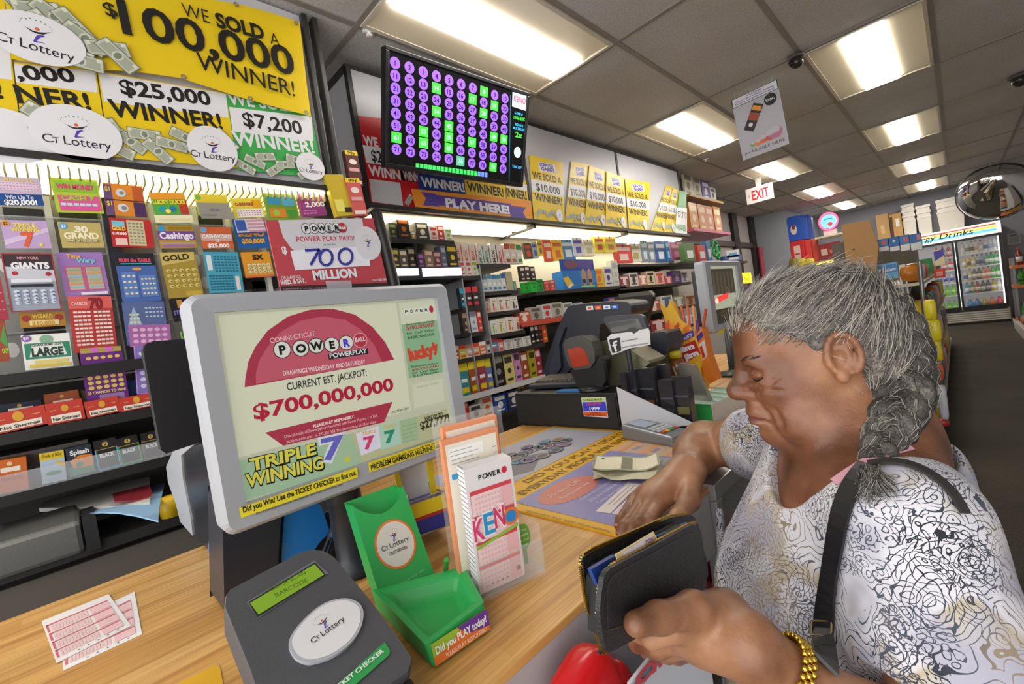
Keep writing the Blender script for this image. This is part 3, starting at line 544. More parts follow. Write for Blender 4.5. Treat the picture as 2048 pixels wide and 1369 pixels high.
# shelf 2
o = shelfpack(((-8, 934), (51, 924), (62, 988), (4, 1000)), -1.885, z2+.001, 'd0661e', [('r', .1, .62, .78, .76, 'efe6d8'), ('t', 'CIGARETTES', .45, .36, .1, '8a3a14', .75), ('d', .42, .86, .1, 'e8c898')], 'orange cigarette pack leftmost on the lower shelf', depth=.06)
for c, bg, spec, lb in ((((76, 905), (126, 895), (133, 955), (85, 964)), 'b9cbe0', [('r', 0, .76, 1, 1, 'e8c81e'), ('t', 'Black & Mild', .5, .84, .12, '8a7a10', .8), ('d', .5, .3, .35, '3a8a4a', .12), ('p', [(.6, .7), (1, .6), (1, .4), (.7, .55)], 'e8c040')], 'yellow and pale blue cigar pack with a green oval'),
    (((130, 893), (182, 880), (188, 940), (138, 950)), '22323f', [('p', [(0, .05), (1, .05), (1, .6), (.3, .5), (0, .3)], '4a8a70'), ('p', [(.2, .3), (.95, .25), (1, .65), (.5, .7), (.1, .55)], 'e88a2a'), ('d', .45, .4, .14, '4a8a70'), ('t', 'Splash', .52, .74, .16, 'f0f0f0', .75, .04)], 'dark pack with an orange wave, Splash'),
    (((187, 882), (232, 871), (240, 930), (195, 941)), '232326', blk('4ab0e0'), 'black 2 BLACK pack with light blue edges'), (((232, 874), (274, 862), (283, 916), (241, 926)), '1f2a22', blk('35a84a'), 'black 2 BLACK pack with green edges'),
    (((279, 863), (318, 854), (325, 906), (287, 914)), '3a2f28', blk('8a6a3a'), 'brown 2 BLACK pack nearest the grey terminal')):
    shelfpack(c, -1.89, z2+.001, bg, spec, lb, depth=.05)
p = PX(60, 870, -2.0); MB().box(-2.2, -1.95, p.y-.35, p.y+.12, z2+.001, z2+.1, mat('6e6560', .6)).build('carton', None, 'plain brown box lying behind the packs on the lower shelf', 'box')
# papers under the shelves
t = thing('drawer_unit', (-1.9, -.2, .6), 'silver fronted drawer under the cigarette shelf', 'drawer')
p, q = PX(-30, 1090, -1.72), PX(165, 1062, -1.72)
MB().box(-2.0, -1.72, p.y, q.y, q.z-.06, q.z+.03, mat('8f8f8c', .35, .6, bump=.2)).build('body', t, bevel=.012)
MB().box(-1.9, -1.715, q.y+.002, q.y+.03, q.z-.06, q.z+.025, mat('2a2a2c', .5)).build('end_cap', t)
def sheet(pts, x0, z, m, name, label, cat, n=8, th=.004, wob=.006):
    P = [PZ(px, py, z) for px, py in pts]; b = MB(); vv = []
    for i in range(n+1):
        for j in range(n+1):
            s, r = i/n, j/n; a = P[0].lerp(P[1], s); d = P[3].lerp(P[2], s); q = a.lerp(d, r); q.x = max(q.x, -2.2); q.z += wob*math.sin(4*s+2*r)*r; vv.append(q)
    up = Vector((0, 0, th)); N_ = len(vv); vv2 = [v+up for v in vv]
    f = [(i*(n+1)+j, i*(n+1)+j+1, (i+1)*(n+1)+j+1, (i+1)*(n+1)+j) for i in range(n) for j in range(n)]
    b.add(vv2, f, m, True); b.add(vv, [tuple(reversed(k)) for k in f], m, True)
    rim = [j for j in range(n+1)] + [i*(n+1)+n for i in range(1, n+1)] + [n*(n+1)+j for j in range(n-1, -1, -1)] + [i*(n+1) for i in range(n-1, 0, -1)]
    k = len(rim); b.add([vv[i] for i in rim]+[vv2[i] for i in rim], [(i, (i+1) % k, k+(i+1) % k, k+i) for i in range(k)], m)
    return b.build(name, None, label, cat)
zp = .90
sheet([(90, 1012), (330, 968), (318, 1052), (52, 1042)], 0, zp-.02, mat('8fb6d8', .8), 'blue_cloth', 'pale blue cloth hanging over the edge under the papers', 'cloth', wob=-.03)
sheet([(95, 1000), (300, 960), (300, 1012), (80, 1028)], 0, zp, mat('c9c6bf', .7), 'paper_stack', 'white loose papers on the blue cloth', 'paper', th=.012)
sheet([(225, 990), (300, 972), (305, 992), (230, 1010)], 0, zp+.014, mat('8a2a34', .4), 'magazine', 'dark red magazine lying on the papers', 'magazine')
MB().box(-2.0, -1.73, -.75, .75, zp-.09, zp-.06, mat('2c2a28', .6)).build('under_shelf', None, 'dark ledge carrying the papers and blue cloth', 'shelf')
p = PX(338, 990, -1.75); MB().lathe((p.x, p.y, zp-.0595), [(.03, 0), (.03, .05), (.02, .06)], mat('e0b81e', .4), 14).build('yellow_cup', None, 'small yellow cup behind the grey terminal base', 'cup')

# ================================================================== sign boxes and shelving of the right part
XB = -2.06; zb2 = CAMZ+.352*2.06
t = thing('lit_sign_row', (-2.2, 3, zb2), 'row of three white lit sign boxes over the shelves behind the register', 'sign box')
Y0 = .58*2.06; YE = [Y0, PX(1068, 440, XB).y, PX(1254, 458, XB).y, PX(1374, 472, XB).y]
zt = CAMZ+.69*2.06
for i in range(3):
    MB().box(-2.4, XB-.01, YE[i]+.004, YE[i+1]-.004, zb2, zt, mat('b9b9bf', .35)).build('light_box', t)
f = MB(); f.box(-2.41, XB+.032, YE[0]-.02, YE[3]+.02, zb2-.022, zb2-.001, dk); f.build('bottom_frame', t)
MB().box(-2.41, XB-.003, YE[0]-.02, YE[3]+.02, zt+.001, zt+.016, dk).build('top_frame', t)
for y in YE: MB().box(-2.095, XB-.0025, y-.014, y+.01, zb2-.02, zt+.012, dk).build('post', t)
LV2 = mat('fff2cc', .5, emit=4.5)
for i in range(3):
    t2 = MB().box(-2.395, XB-.01, YE[i]+.02, YE[i+1]-.02, zb2-.03, zb2-.0235, mat('cfc6a8', .4)).build('tray', t)
    for xx in (-2.16, -2.31): MB().box(xx-.045, xx+.045, YE[i]+.03, YE[i+1]-.03, zb2-.042, zb2-.0305, LV2).build('lamp_tube', t)
    if i: MB().box(-2.4, XB, YE[i]-.012, YE[i]+.012, zb2-.05, zb2-.0235, dk).build('tray_divider', t)
MB().box(-2.43, -2.405, YE[0]-.02, YE[3]+.02, zb2-.1, zb2-.022, mat('5a544e', .5)).build('rear_frame', t)
def wposter(pts, bg, draw, label, dx): poster(pts, bg, draw, 'winner_poster', label, 'winner posters in the white sign boxes', dx=dx)
poster_old = poster
def wposter(pts, bg, draw, label, dx=0.):
    F = FXO(0, 0, XB+.0+dx); P = [(a, max(c, zb2+.0008)) for a, c in (on(F, *p) for p in pts)]; b = MB(); b.prism(F, P, -.002, 0, bg); draw(b, F)
    return b.build('winner_poster', None, label, 'poster', 'winner posters in the white sign boxes')
def d10(xs, full=True):
    (tx0, ty0), (tx1, ty1), (bx1, by1), (bx0, by0) = xs
    def L(s, r): 
        ax, ay = tx0+(tx1-tx0)*s, ty0+(ty1-ty0)*s; bx, by = bx0+(bx1-bx0)*s, by0+(by1-by0)*s
        return ax+(bx-ax)*r, ay+(by-ay)*r
    def dr(b, F):
        hp = by0-ty0
        ppoly(b, F, [L(0, .37), L(1, .37), L(1, .56), L(0, .56)], WH)
        ppoly(b, F, [L(.25, .08), L(.75, .06), L(.78, .2), L(.3, .22)], mat('e8e2f0', .4)); ptext(b, F, 'SCRATCH', *L(.3, .135), *L(.7, .125), hp*.05, mat('5a4aa0', .4), .05); ptext(b, F, 'GAMES', *L(.34, .2), *L(.74, .19), hp*.055, mat('5a4aa0', .4), .05, .0012)
        ptext(b, F, 'WE SOLD A', *L(.06, .35), *L(.94, .35), hp*.1, K, .02); ptext(b, F, '$10,000', *L(.15, .53), *L(.88, .53), hp*.11, K, .02); ptext(b, F, 'WINNER!', *L(.08, .69), *L(.94, .69), hp*.11, K, .03)
        for i in range(4): a, c = on(F, *L(.15+.17*i, .88-.03*(i % 2))); bill(b, F, a, c, .07, jit(.8), .0012+.001*i)
        a, c = on(F, *L(.82, .87)); b.disc(F, a, c, .035, .05, WH, .006); figure(b, F, a, c, .03, 0, .0065)
    return dr
Y2 = mat('e8c61a', .35)
for k, (pts, lb, dx) in enumerate(((((1058, 310), (1126, 325), (1130, 450), (1068, 440)), 'yellow $10,000 winner poster just right of the number screen', .002), (((1143, 322), (1180, 330), (1172, 455), (1130, 449)), 'first of three overlapping yellow $10,000 posters in the middle sign box', .001), (((1179, 331), (1215, 343), (1214, 457), (1170, 453)), 'second of three overlapping yellow $10,000 posters in the middle sign box', .0105),
    (((1213, 343), (1248, 355), (1254, 459), (1212, 456)), 'third of three overlapping yellow $10,000 posters, against the divider', .020), (((1250, 358), (1300, 366), (1296, 463), (1258, 459)), 'yellow $10,000 poster at the left of the last sign box', .001), (((1333, 371), (1347, 376), (1330, 465), (1301, 463)), 'first of two slanted yellow posters in the last sign box', .001), (((1346, 376), (1358, 381), (1348, 467), (1328, 465)), 'second of two slanted yellow posters in the last sign box', .0105))):
    wposter(pts, Y2, d10(pts), lb, dx)
def dg(b, F): ppoly(b, F, [(1354, 415), (1374, 417), (1374, 471), (1349, 468)], WH); ptext(b, F, '$7,777', 1356, 434, 1374, 438, 12, K, .02); ptext(b, F, 'WINNER', 1352, 460, 1373, 463, 12, mat('3a9a4a', .4), .03)
wposter([(1359, 381), (1373, 384), (1373, 471), (1349, 468)], mat('3a9a52', .4), dg, 'green and white poster at the far end of the last sign box', .0205)
def dr1(b, F):
    ppoly(b, F, [(725, 290), (775, 298), (790, 334), (733, 326)], WH); ptext(b, F, 'WE', 728, 289, 757, 294, 18, WH, .04); ptext(b, F, '$2,500', 744, 322, 800, 332, 22, K, .02); ptext(b, F, 'WINNER!', 738, 350, 830, 364, 20, WH, .04)
    ppoly(b, F, [(738, 358), (800, 366), (806, 412), (744, 404)], mat('d5d5da', .4), .0012)
wposter([(717, 232), (790, 240), (806, 412), (742, 405)], mat('c9222a', .35), dr1, 'red WE SOLD winner poster half hidden by the number screen', .001)
def dr2(b, F): ptext(b, F, 'WINNER', 808, 360, 850, 364, 18, WH, .04); a, c = on(F, 818, 400); bill(b, F, a, c, .07, .9)
wposter([(800, 335), (845, 340), (850, 418), (806, 412)], mat('c9222a', .35), dr2, 'narrow red winner poster under the number screen', .002)
def db(b, F): ptext(b, F, 'WINNER!', 843, 372, 930, 384, 18, WH, .04)
wposter([(835, 340), (928, 350), (932, 395), (838, 385)], mat('1f3f8a', .35), db, 'blue WINNER poster under the number screen', .0105)
def dy(b, F): ptext(b, F, 'WINNER!', 935, 382, 1008, 394, 18, K, .03)
wposter([(928, 350), (1010, 360), (1012, 405), (932, 395)], Y2, dy, 'yellow WINNER poster under the right half of the number screen', .002)
def dy3(b, F): ptext(b, F, 'INNER!', 1014, 393, 1054, 400, 17, K, .03); ppoly(b, F, [(1012, 365), (1054, 370), (1054, 382), (1012, 376)], WH)
wposter([(1010, 355), (1052, 362), (1062, 438), (1016, 432)], Y2, dy3, 'yellow poster ending in INNER! left of the sign box divider', .004)
F = FXO(0, 0, XB+.03); b = MB(); P = [on(F, *p) for p in ((824, 378), (1062, 402), (1066, 440), (832, 414))]; b.prism(F, P, -.008, 0, mat('e8922a', .4))
PU = mat('57409a', .4); ppoly(b, F, [(842, 384), (872, 388), (872, 390), (1022, 408), (1022, 412), (1052, 415), (1046, 425), (1053, 438), (1022, 434), (1022, 430), (878, 411), (878, 414), (846, 411), (852, 397)], PU)
ptext(b, F, 'PLAY HERE!', 892, 414, 1020, 428, 17, WH, .05, .0014)
for px_, py_, s in ((862, 404, .035), (1040, 428, .03)): a, c = on(F, px_, py_); figure(b, F, a, c, s, 0, .0014)
b.build('play_here_sign', None, 'orange and purple PLAY HERE! sign along the foot of the sign boxes', 'sign')

# shelving body
t = thing('wall_shelving', (-2.35, 3.2, 0), 'tall black shelving of vapes, phone gear and candy behind the register', 'shelving')
MB().box(-2.5, -2.46, 1.2, 5.3, 1.56, zb2-.03, mat('c9c6c2', .6)).build('back_panel', t)
MB().box(-2.5, -2.46, 1.2, 5.3, .05, 1.56, mat('3a3633', .6)).build('shade_toned_back_panel', t)  # back coloured dark to imitate the shadow deep inside the lower shelves
SH = mat('2b2725', .45); XF = -2.12
def shelf(px0, py0, px1, py1, x=XF, back=-2.455, th=.026, m=SH, part='shelf'):
    p, q = PX(px0, py0, x), PX(px1, py1, x); z = (p.z+q.z)/2
    MB().box(back, x, p.y, q.y, z-th, z, m).build(part, t); return p.y, q.y, z
S = {}
S['blk0'] = shelf(783, 478, 908, 480); S['blk2'] = shelf(985, 672, 1050, 658); S['E1'] = shelf(1072, 585, 1252, 570); S['E2'] = shelf(1240, 577, 1382, 562)
S['R1'] = shelf(1240, 532, 1370, 524); S['blk1'] = shelf(966, 586, 1036, 578); S['bl15'] = shelf(975, 628, 1040, 617); S['red'] = shelf(1042, 657, 1150, 628)
S['H'] = shelf(905, 722, 1090, 686); S['I'] = shelf(912, 800, 1100, 748); S['J'] = shelf(925, 857, 1060, 805); S['pod'] = shelf(925, 617, 962, 612); S['pod2'] = shelf(930, 668, 968, 662); S['vape0'] = shelf(910, 553, 965, 551); S['cig'] = shelf(955, 530, 1020, 527)
SV = mat('b9bcc0', .3, .6)
for a, z0_, z1_ in (((923, 555), .9, 1.55), ((958, 530), .9, 1.65)):
    p = PX(*a, XF); MB().box(-2.45, XF+.004, p.y-.004, p.y+.004, z0_, p.z, SV).build('divider', t)
b = MB(); p = PX(750, 424, -2.06)
MB().tube([PX(752, 424, -1.98), PX(770, 490, -1.98), PX(790, 575, -1.98), PX(800, 640, -1.98), PX(800, 640, -1.98)*1-Vector((0, 0, PX(800, 640, -1.98).z-.01))], .028, mat('191919', .4), 10).build('cable_bundle', None, 'thick black upright of bundled cables between the tickets and the vape shelves', 'cable bundle')
# backlit header of the black vape rack
tv_ = thing('backlit_vape_rack', PX(850, 545, -2.08), 'black vape rack with a bright white lit header strip', 'display rack')
p, q = PX(786, 537, -2.08), PX(926, 553, -2.08)
MB().box(-2.4, -2.085, p.y-.05, q.y, q.z-.01, p.z+.005, mat('17171c', .4)).build('body', tv_)
for a, d in (((790, 538), (838, 552)), ((845, 537), (924, 552))):
    p1, q1 = PX(*a, -2.08), PX(*d, -2.08); MB().box(-2.0845, -2.078, p1.y, q1.y, q1.z+.004, p1.z, mat('f2f5ff', .4, emit=2.2)).build('lit_panel', tv_)
MB().box(-2.4, -2.09, p.y-.05, q.y, q.z-.36, q.z-.34, mat('17171c', .4)).build('lower_shelf', tv_)
MB().box(-2.42, -2.405, p.y-.05, q.y, q.z-.36, S['blk0'][2]-.03, mat('1c1b20', .5)).build('back_board', tv_)
p5 = PX(832, 500, -2.1); MB().box(-2.4, -2.1, p5.y-.008, p5.y+.008, p.z+.006, S['blk0'][2]-.03, mat('141414', .4)).build('partition', tv_)

cnt = [0]
def row(y0, y1, z, h, items, what, x=XF-.01, depth=.05, name='package', cat='package', gap=.06, group=None, zh=0., lean=0., style=0):
    """a line of separate packs along a shelf; items = (base, accent, word for the label[, relative width, relative height])"""
    ws = [it[3] if len(it) > 3 else 1 for it in items]; tot = sum(ws); y = y0; seen = {}
    tally = {}
    for it in items: tally[it[2]] = tally.get(it[2], 0)+1
    for it, w in zip(items, ws):
        wd = (y1-y0)*w/tot; hh = h*(it[4] if len(it) > 4 else 1)*(1+jit(.03)); xx = x+jit(.004)
        F = FXO(y+wd*gap/2, z+zh+.0008, xx).tilt(lean); W = wd*(1-gap); b = MB(); b.box(0, W, 0, hh, -depth, 0, mat(it[0], .38), F)
        sp = [('r', .12, .7, .88, .9, it[1]), ('r', .2, .12, .8, .2, it[1]), ('d', .5, .45, .2, it[1])] if style == 0 else [('r', .3, .1, .5, .62, it[1]), ('r', .3, .7, .75, .76, '555555'), ('r', .62, .1, .75, .3, it[1])] if style == 1 else [('r', 0, .72, 1, 1, it[1]), ('r', .2, .4, .8, .5, 'f0f0ee'), ('r', .15, .1, .85, .25, it[1])] if style == 2 else [('t', 'SMOK', .5, .35, .2, it[1], None, .02, math.pi/2), ('r', .7, .08, .85, .9, it[1])]
        decals(b, F, W, hh, sp)
        n = seen[it[2]] = seen.get(it[2], 0)+1
        lb = it[2] + ' ' + what + ('' if tally[it[2]] == 1 else ', ' + ORD[n-1] + ' such from the left')
        b.build(name, None, lb, cat, group or what); y += wd
def yz(px_, py_, x=XF-.01): p = PX(px_, py_, x); return p.y, p.z
def hpx(px_, py0, py1, x=XF-.01): return PX(px_, py0, x).z-PX(px_, py1, x).z
a = S['blk0']; row(a[0], a[1], a[2], hpx(850, 447, 478), [('3a3d34', '8aa06a', 'olive box', 1, .95), ('2a2522', 'c0622a', 'black and rust box', 1.6, 1.3), ('8a7a4a', 'e8e0c0', 'tan box', .8, .5), ('3c3a34', 'd8d4c8', 'dark grey box', 1.8, 1.1), ('d8d4d0', 'c83a3a', 'white and red box', 1.2, .9), ('c83a3f', 'f0e6e6', 'red carton', 1, 1.0), ('e8e4e0', '8ac04a', 'white and green box', 1.1, .8)], 'on the top board of the black rack', depth=.1)
p = yz(786, 532, -2.1); q = yz(922, 534, -2.1)
row(p[0], q[0], PX(850, 537, -2.08).z+.006, hpx(850, 490, 532), [('3a342c', 'c9b84a', 'black and yellow blister', 1, .9), ('5a5248', 'd8d0b0', 'dark carded gadget', 1, .85), ('2c2926', 'a89a80', 'black carded gadget', 1, .95), ('4a3a44', 'b060c0', 'purple tinged box', 1, .7), ('7a6a58', 'd8b0a0', 'brown framed box', 1.2, .85), ('6a3a3c', 'd0a0a0', 'dark red framed box', 1.1, .8), ('5a6470', 'a8b4c4', 'slate box', .8, 1.1), ('2a2a26', 'e8c81e', 'black box with a yellow dot', 1.6, 1.15)], 'above the lit header strip', x=-2.11, depth=.06)
p = yz(915, 528); q = yz(1012, 527)
row(p[0], q[0], S['cig'][2], hpx(960, 485, 527), [('e6dcd0', 'e0664a', 'white and orange vape carton', 1, 1.05), ('ece4da', 'e08a7a', 'white and pink vape carton', 1, 1), ('e4dcd2', 'd85a4a', 'cream vape carton', .9, .98), ('e9e2da', '4a9a90', 'white and teal vape carton', 1, 1), ('e6e0d8', '3a8a7a', 'pale green striped vape carton', .9, .97), ('ebe4dc', '4a4a48', 'white and black vape carton', 1, 1), ('e6dcd6', 'c83a3a', 'white and red vape carton', 1, .98)], 'hanging in the top row by the white back wall', depth=.03, style=3, group='vape cartons in the top row')
p = yz(920, 552); q = yz(958, 552)
row(p[0], q[0], S['vape0'][2], hpx(940, 520, 550), [('e8e0dc', 'd85a5a', 'narrow white carton'), ('e8e2de', 'e04a3a', 'narrow white and red carton'), ('e4e4d4', 'a8c04a', 'narrow white and lime carton')], 'on the half shelf right of the lit header', depth=.03)
p = yz(1013, 528); q = yz(1046, 526)
row(p[0], q[0], S['cig'][2]+.002, hpx(1030, 487, 527), [('dcd4cc', 'a8402a', 'white and red wand pack', 1, 1), ('d8d0c8', 'b8763a', 'white and amber wand pack', 1, 1.02), ('dcd8d0', '3a8a4a', 'white and green wand pack', 1, .97)], 'beside the vape cartons', depth=.03, style=2)
p = yz(1047, 520); q = yz(1083, 519)
for k, (px0, px1, py0, py1, bg, ac, lb, dep) in enumerate(((1047, 1062, 487, 518, '5a4a3a', 'd84a2a', 'brown and orange carded toy hanging by the wand packs', .02), (1063, 1073, 485, 517, 'a8b0b8', '3a5a9a', 'grey clear bagged pack hanging in the top row', .02), (1074, 1083, 482, 512, 'e8c81e', '7a7a7a', 'slim yellow card hanging in the top row', .01), (1086, 1102, 481, 524, 'e0562a', 'f2d8c8', 'orange carded pack hanging beside the yellow envelope', .015), (1103, 1123, 480, 522, 'f0c010', 'd86a1a', 'bright yellow pack leaning beside the orange one', .015), (1121, 1147, 480, 520, '4a86b8', 'd8e4ee', 'steel blue carded pack in the top row', .03),
    (1144, 1164, 476, 512, 'dcdcea', '5a4ab0', 'white bag with violet lettering in the top row', .04), (1165, 1186, 480, 512, 'f2ecd2', 'c8c0a0', 'cream bag hanging under the strip lights', .04), (1187, 1207, 474, 505, 'ecdc2a', 'c83a2a', 'yellow candy bag, left of two', .04), (1208, 1230, 474, 505, 'ecdf3a', 'd8883a', 'yellow candy bag, right of two', .04), (1228, 1262, 490, 527, 'd03a30', 'e8c8c0', 'red carded pack leaning in the top row', .02), (1258, 1280, 488, 524, 'd8d4c4', 'a89a5a', 'white card with a tan picture beside the red pack', .02),
    (1281, 1294, 482, 525, '7a8a98', 'c9d4e0', 'first blue grey battery card right of the red pack', .02), (1295, 1308, 484, 525, '828ca0', 'dce0ea', 'second blue grey battery card right of the red pack', .02), (1309, 1330, 483, 525, '3a5aa0', 'dce4f4', 'dark blue card with a white window', .02), (1331, 1338, 482, 523, '2f7fb8', '9ad0ee', 'narrow cyan card at the end of the blue cards', .02), (1340, 1364, 485, 520, 'a85a84', 'e090b8', 'pink carded pack of small items', .03))):
    dx = -2.13-.003*(k % 3); F, W, H = rect(dx, (px0, py0), (px1, py0-.5), (px1+4, py1-.5), (px0+4, py1)); b = MB(); b.box(0, W, 0, H, -dep, 0, mat(bg, .35), F)
    decals(b, F, W, H, [('r', .1, .68, .9, .86, ac), ('r', .25, .15, .75, .5, ac), ('d', .5, .94, .06, '3a3a3a')]); b.build('hanging_package', None, lb, 'package', 'packages hanging in the top row')
# second row: display box with its header, magazines, green and red lighters
a = S['blk1']; row(a[0]+.02, a[1]-.1, a[2], hpx(985, 548, 582), [('c4d4d8', '5a8aa8', 'white and teal booklet'), ('d8dade', '6a8a9a', 'pale grey booklet'), ('d0d8dc', '3a7ab0', 'white and blue booklet'), ('ccd4d4', '4a90a0', 'white booklet with teal edge'), ('dcdcd8', '2f5fb0', 'white and royal blue booklet')], 'fanned on the upper black bracket', depth=.012, name='booklet', cat='booklet', style=2)
MB().box(XF-.04, XF-.01, a[1]-.09, a[1]-.03, a[2]+.0008, a[2]+hpx(1010, 540, 578), mat('c9c6a8', .2, .3)).build('foil_pack', None, 'crumpled silver foil pack right of the booklets', 'pack')
MB().box(XF-.04, XF-.01, a[1]-.025, a[1], a[2]+.0008, a[2]+.06, mat('7aa890', .3)).build('small_box', None, 'sea green box at the end of the upper black bracket', 'box')
p = yz(1042, 560); q = yz(1072, 556)
row(p[0], q[0], S['E1'][2]+.08, hpx(1050, 532, 562), [('3a2a28', 'e8dcd4', 'black wand pack with white tips', 1, 1), ('45322f', 'ece4e0', 'brown wand pack with white tips', 1, 1.05), ('2e2625', 'd8ccc8', 'dark wand pack with white tips', 1, .95)], 'above the green lighters', depth=.02)
p = yz(1048, 583); q = yz(1112, 574)
E1 = S['E1']
row(p[0], q[0], E1[2], hpx(1070, 558, 580), [('22b03a', '0a7a20', 'bright green lighter', 1, .9), ('25c040', '0a8a28', 'bright green lighter', 1, 1), ('2a9a44', '0c6a28', 'deep green lighter', 1, 1.1), ('b83a34', 'e08a7a', 'red lighter', 1, .95), ('c04038', 'e8a090', 'red lighter', 1, 1.0)], 'at the left end of the middle shelf', depth=.03, name='lighter', cat='lighter')
F, W, H = rect(XF, (1122, 538), (1190, 531), (1192, 568), (1128, 573)); F = Fr((F.o.x, F.o.y, E1[2]+.001), (0, 1, 0), (0, 0, 1)); b = MB(); b.box(0, W, 0, H, -.1, 0, mat('2a78c4', .35), F)
decals(b, F, W, H, [('r', .5, .3, .95, .95, '3a88d0'), ('p', [(0, .6), (.15, .7), (.3, .2), (.1, .1)], 'e8c030'), ('d', .62, .6, .07, 'c8906a', .16), ('d', .8, .6, .07, 'c8906a', .16), ('r', .56, .3, .66, .5, '2a3040'), ('r', .75, .3, .85, .5, '2a3040'), ('r', .5, .06, .92, .14, '9ae060'), ('p', [(.1, .1), (.2, .3), (.28, .25), (.16, .06)], 'e8f0f8')])
b.box(.0, W, H, H+.09, -.012, -.006, mat('2048a8', .35), F); b.disc(F, W*.3, H+.05, W*.2, .035, mat('7a4a5a', .4), -.005); b.quad(F, W*.5, H+.02, W*.95, H+.08, mat('5a4a9a', .4), -.005)
b.build('display_box', None, 'blue counter display box with two figures on the middle shelf', 'box')
row(PX(1192, 568, XF).y, PX(1212, 568, XF).y, E1[2], hpx(1200, 530, 567), [('e8b830', 'e07a30', 'yellow and orange box')], 'beside the blue display box', depth=.08)
row(PX(1213, 568, XF).y, PX(1243, 568, XF).y, E1[2], hpx(1225, 520, 567), [('d8d4cc', '4a3a8a', 'clear bag with a purple toy', 1.2, .85), ('c9ccc6', 'a8acaa', 'clear bag of small parts', 1, 1.1)], 'near the end of the middle shelf', depth=.05)
E2 = S['E2']; row(E2[0]+.02, E2[1]-.05, E2[2], hpx(1300, 545, 568), [('8a3a3c', 'e0d0d0', 'dark red box', 1, .9), ('d8d0cc', '3a3a3a', 'white printed box', 1, 1.1), ('c87a6a', 'f0e4dc', 'coral box', 1, .9), ('d8c8a8', '2a2a2a', 'tan box', 1, 1.2), ('e0b8b0', 'c04a4a', 'pale pink box', 1.2, 1.1), ('b83a3f', 'e8c0c0', 'red tub', 1, .7), ('5a3f8a', 'b090d8', 'purple box', 1.3, 1.1), ('d8d4dc', '7a6aa8', 'white bottle box', 1, 1)], 'on the lower right shelf by the second terminal', depth=.06)
# white vape boxes on the black brackets
a = S['bl15']; row(a[0], a[1], a[2], hpx(1005, 592, 620), [('c8a890', 'a05a3a', 'peach sided pod box', .7, .8), ('dcd6cc', 'b04a3a', 'white pod box', 1, 1), ('e0d8cc', 'c87a6a', 'white pod box with pink bars', 1, 1), ('e2dcd2', 'b85a4a', 'white pod box with red bars', 1, 1), ('e0dcd6', '3a3632', 'white pod box with a black device', 1.2, 1)], 'on the second black bracket', depth=.05, style=1)
a = S['blk2']; row(a[0], a[1], a[2], hpx(1010, 628, 658), [('d8dad2', '7ab04a', 'white and green pod box', .8, .9), ('e0d8c8', 'a8a03a', 'white pod box with olive bar', 1, 1), ('e0d8cc', 'd8703a', 'white pod box with orange bar', 1, 1), ('e4dcd4', 'a84a4a', 'white pod box with rose bars', 1.1, 1)], 'on the third black bracket', depth=.05, style=1)
a = S['pod']; row(a[0], a[1], a[2], hpx(943, 572, 612), [('2a3a44', '3ab0d8', 'black and cyan pod pack'), ('32262a', 'd03a44', 'black and red pod pack'), ('3a2a2c', 'c8404a', 'black and crimson pod pack')], 'in the grey cubby', depth=.03, style=2)
a = S['pod2']; row(a[0], a[1], a[2], hpx(948, 618, 662), [('3a302c', 'b89a80', 'dark brown pod pack', 1.4), ('d0d4d8', '8a9ab0', 'silver pod pack', 1.2), ('c8403a', 'e8d0cc', 'red pod pack', .7)], 'in the lower grey cubby', depth=.03)
# candy bins
a = S['red']; t3 = []
row(a[0], a[0]+(a[1]-a[0])*1.0, a[2], hpx(1090, 612, 642), [('c8583a', 'e8d8d0', 'orange candy bag', 1, .8), ('a8a09a', '5a5450', 'grey wrapped pack', 1, 1), ('c8ccd0', 'c83a3a', 'silver and red pack', .9, 1.1), ('b8b4a8', '6a6a60', 'clear wrapped pack', 1.1, 1.2), ('d0d0ce', '7a7a7a', 'white framed pack', 1, 1.1)], 'in the red edged bin shelf', depth=.05)
p, q = PX(1044, 655, XF+.004), PX(1136, 632, XF+.004); MB().box(XF+.0015, XF+.008, p.y, q.y, p.z+.0, p.z+.035, mat('c8503a', .4)).build('bin_rail', None, 'orange red plastic lip along the candy bin shelf', 'rail')
p = PX(1150, 620, XF); q = PX(1240, 612, XF)
row(p.y, q.y, S['red'][2], hpx(1190, 592, 618), [('9aa0a0', 'd8d8d8', 'grey bottle box', 1, 1), ('d8d4d0', '4a8ab0', 'white jar box', 1, .9), ('c83a34', 'f0d0c8', 'bright red box', 1, .8), ('d0c8c0', 'a03a3a', 'cream box', .8, .8), ('4a4a9a', 'd07a6a', 'blue ball toy pack', 1.2, 1.1)], 'behind the register hood', depth=.05)
# small cigarette packs, coloured packs, bottom row
a = S['H']; row(a[0]+.01, PX(1010, 700, XF).y, a[2], hpx(960, 690, 716), [('c04a50', 'f0d8d8', 'red pack'), ('c8d04a', 'd83a3a', 'lime and red pack'), ('d8ccc8', 'c87a6a', 'pale pack'), ('d8b88a', 'd8402a', 'tan and red pack'), ('d87a4a', 'f0e8e0', 'orange pack'), ('b8b8b4', '3a3a3a', 'grey pack', .6), ('5a8ab0', 'd83a3a', 'blue topped pack', 1.3, 1.2), ('d8a89a', 'c83a3a', 'salmon pack', .8)], 'in the small cigarette row', depth=.05, name='cigarette_pack', cat='pack', style=2)
row(PX(1012, 700, XF).y, PX(1065, 690, XF).y, a[2], hpx(1040, 682, 702), [('d8d4d0', 'a8a4a0', 'long white carton', 1, 1), ('d4d0cc', '8a8680', 'long white carton', 1, 1), ('dcd8d4', 'b0aca8', 'long white carton', 1, 1)], 'lying right of the small cigarette row', depth=.05, name='carton', cat='carton')
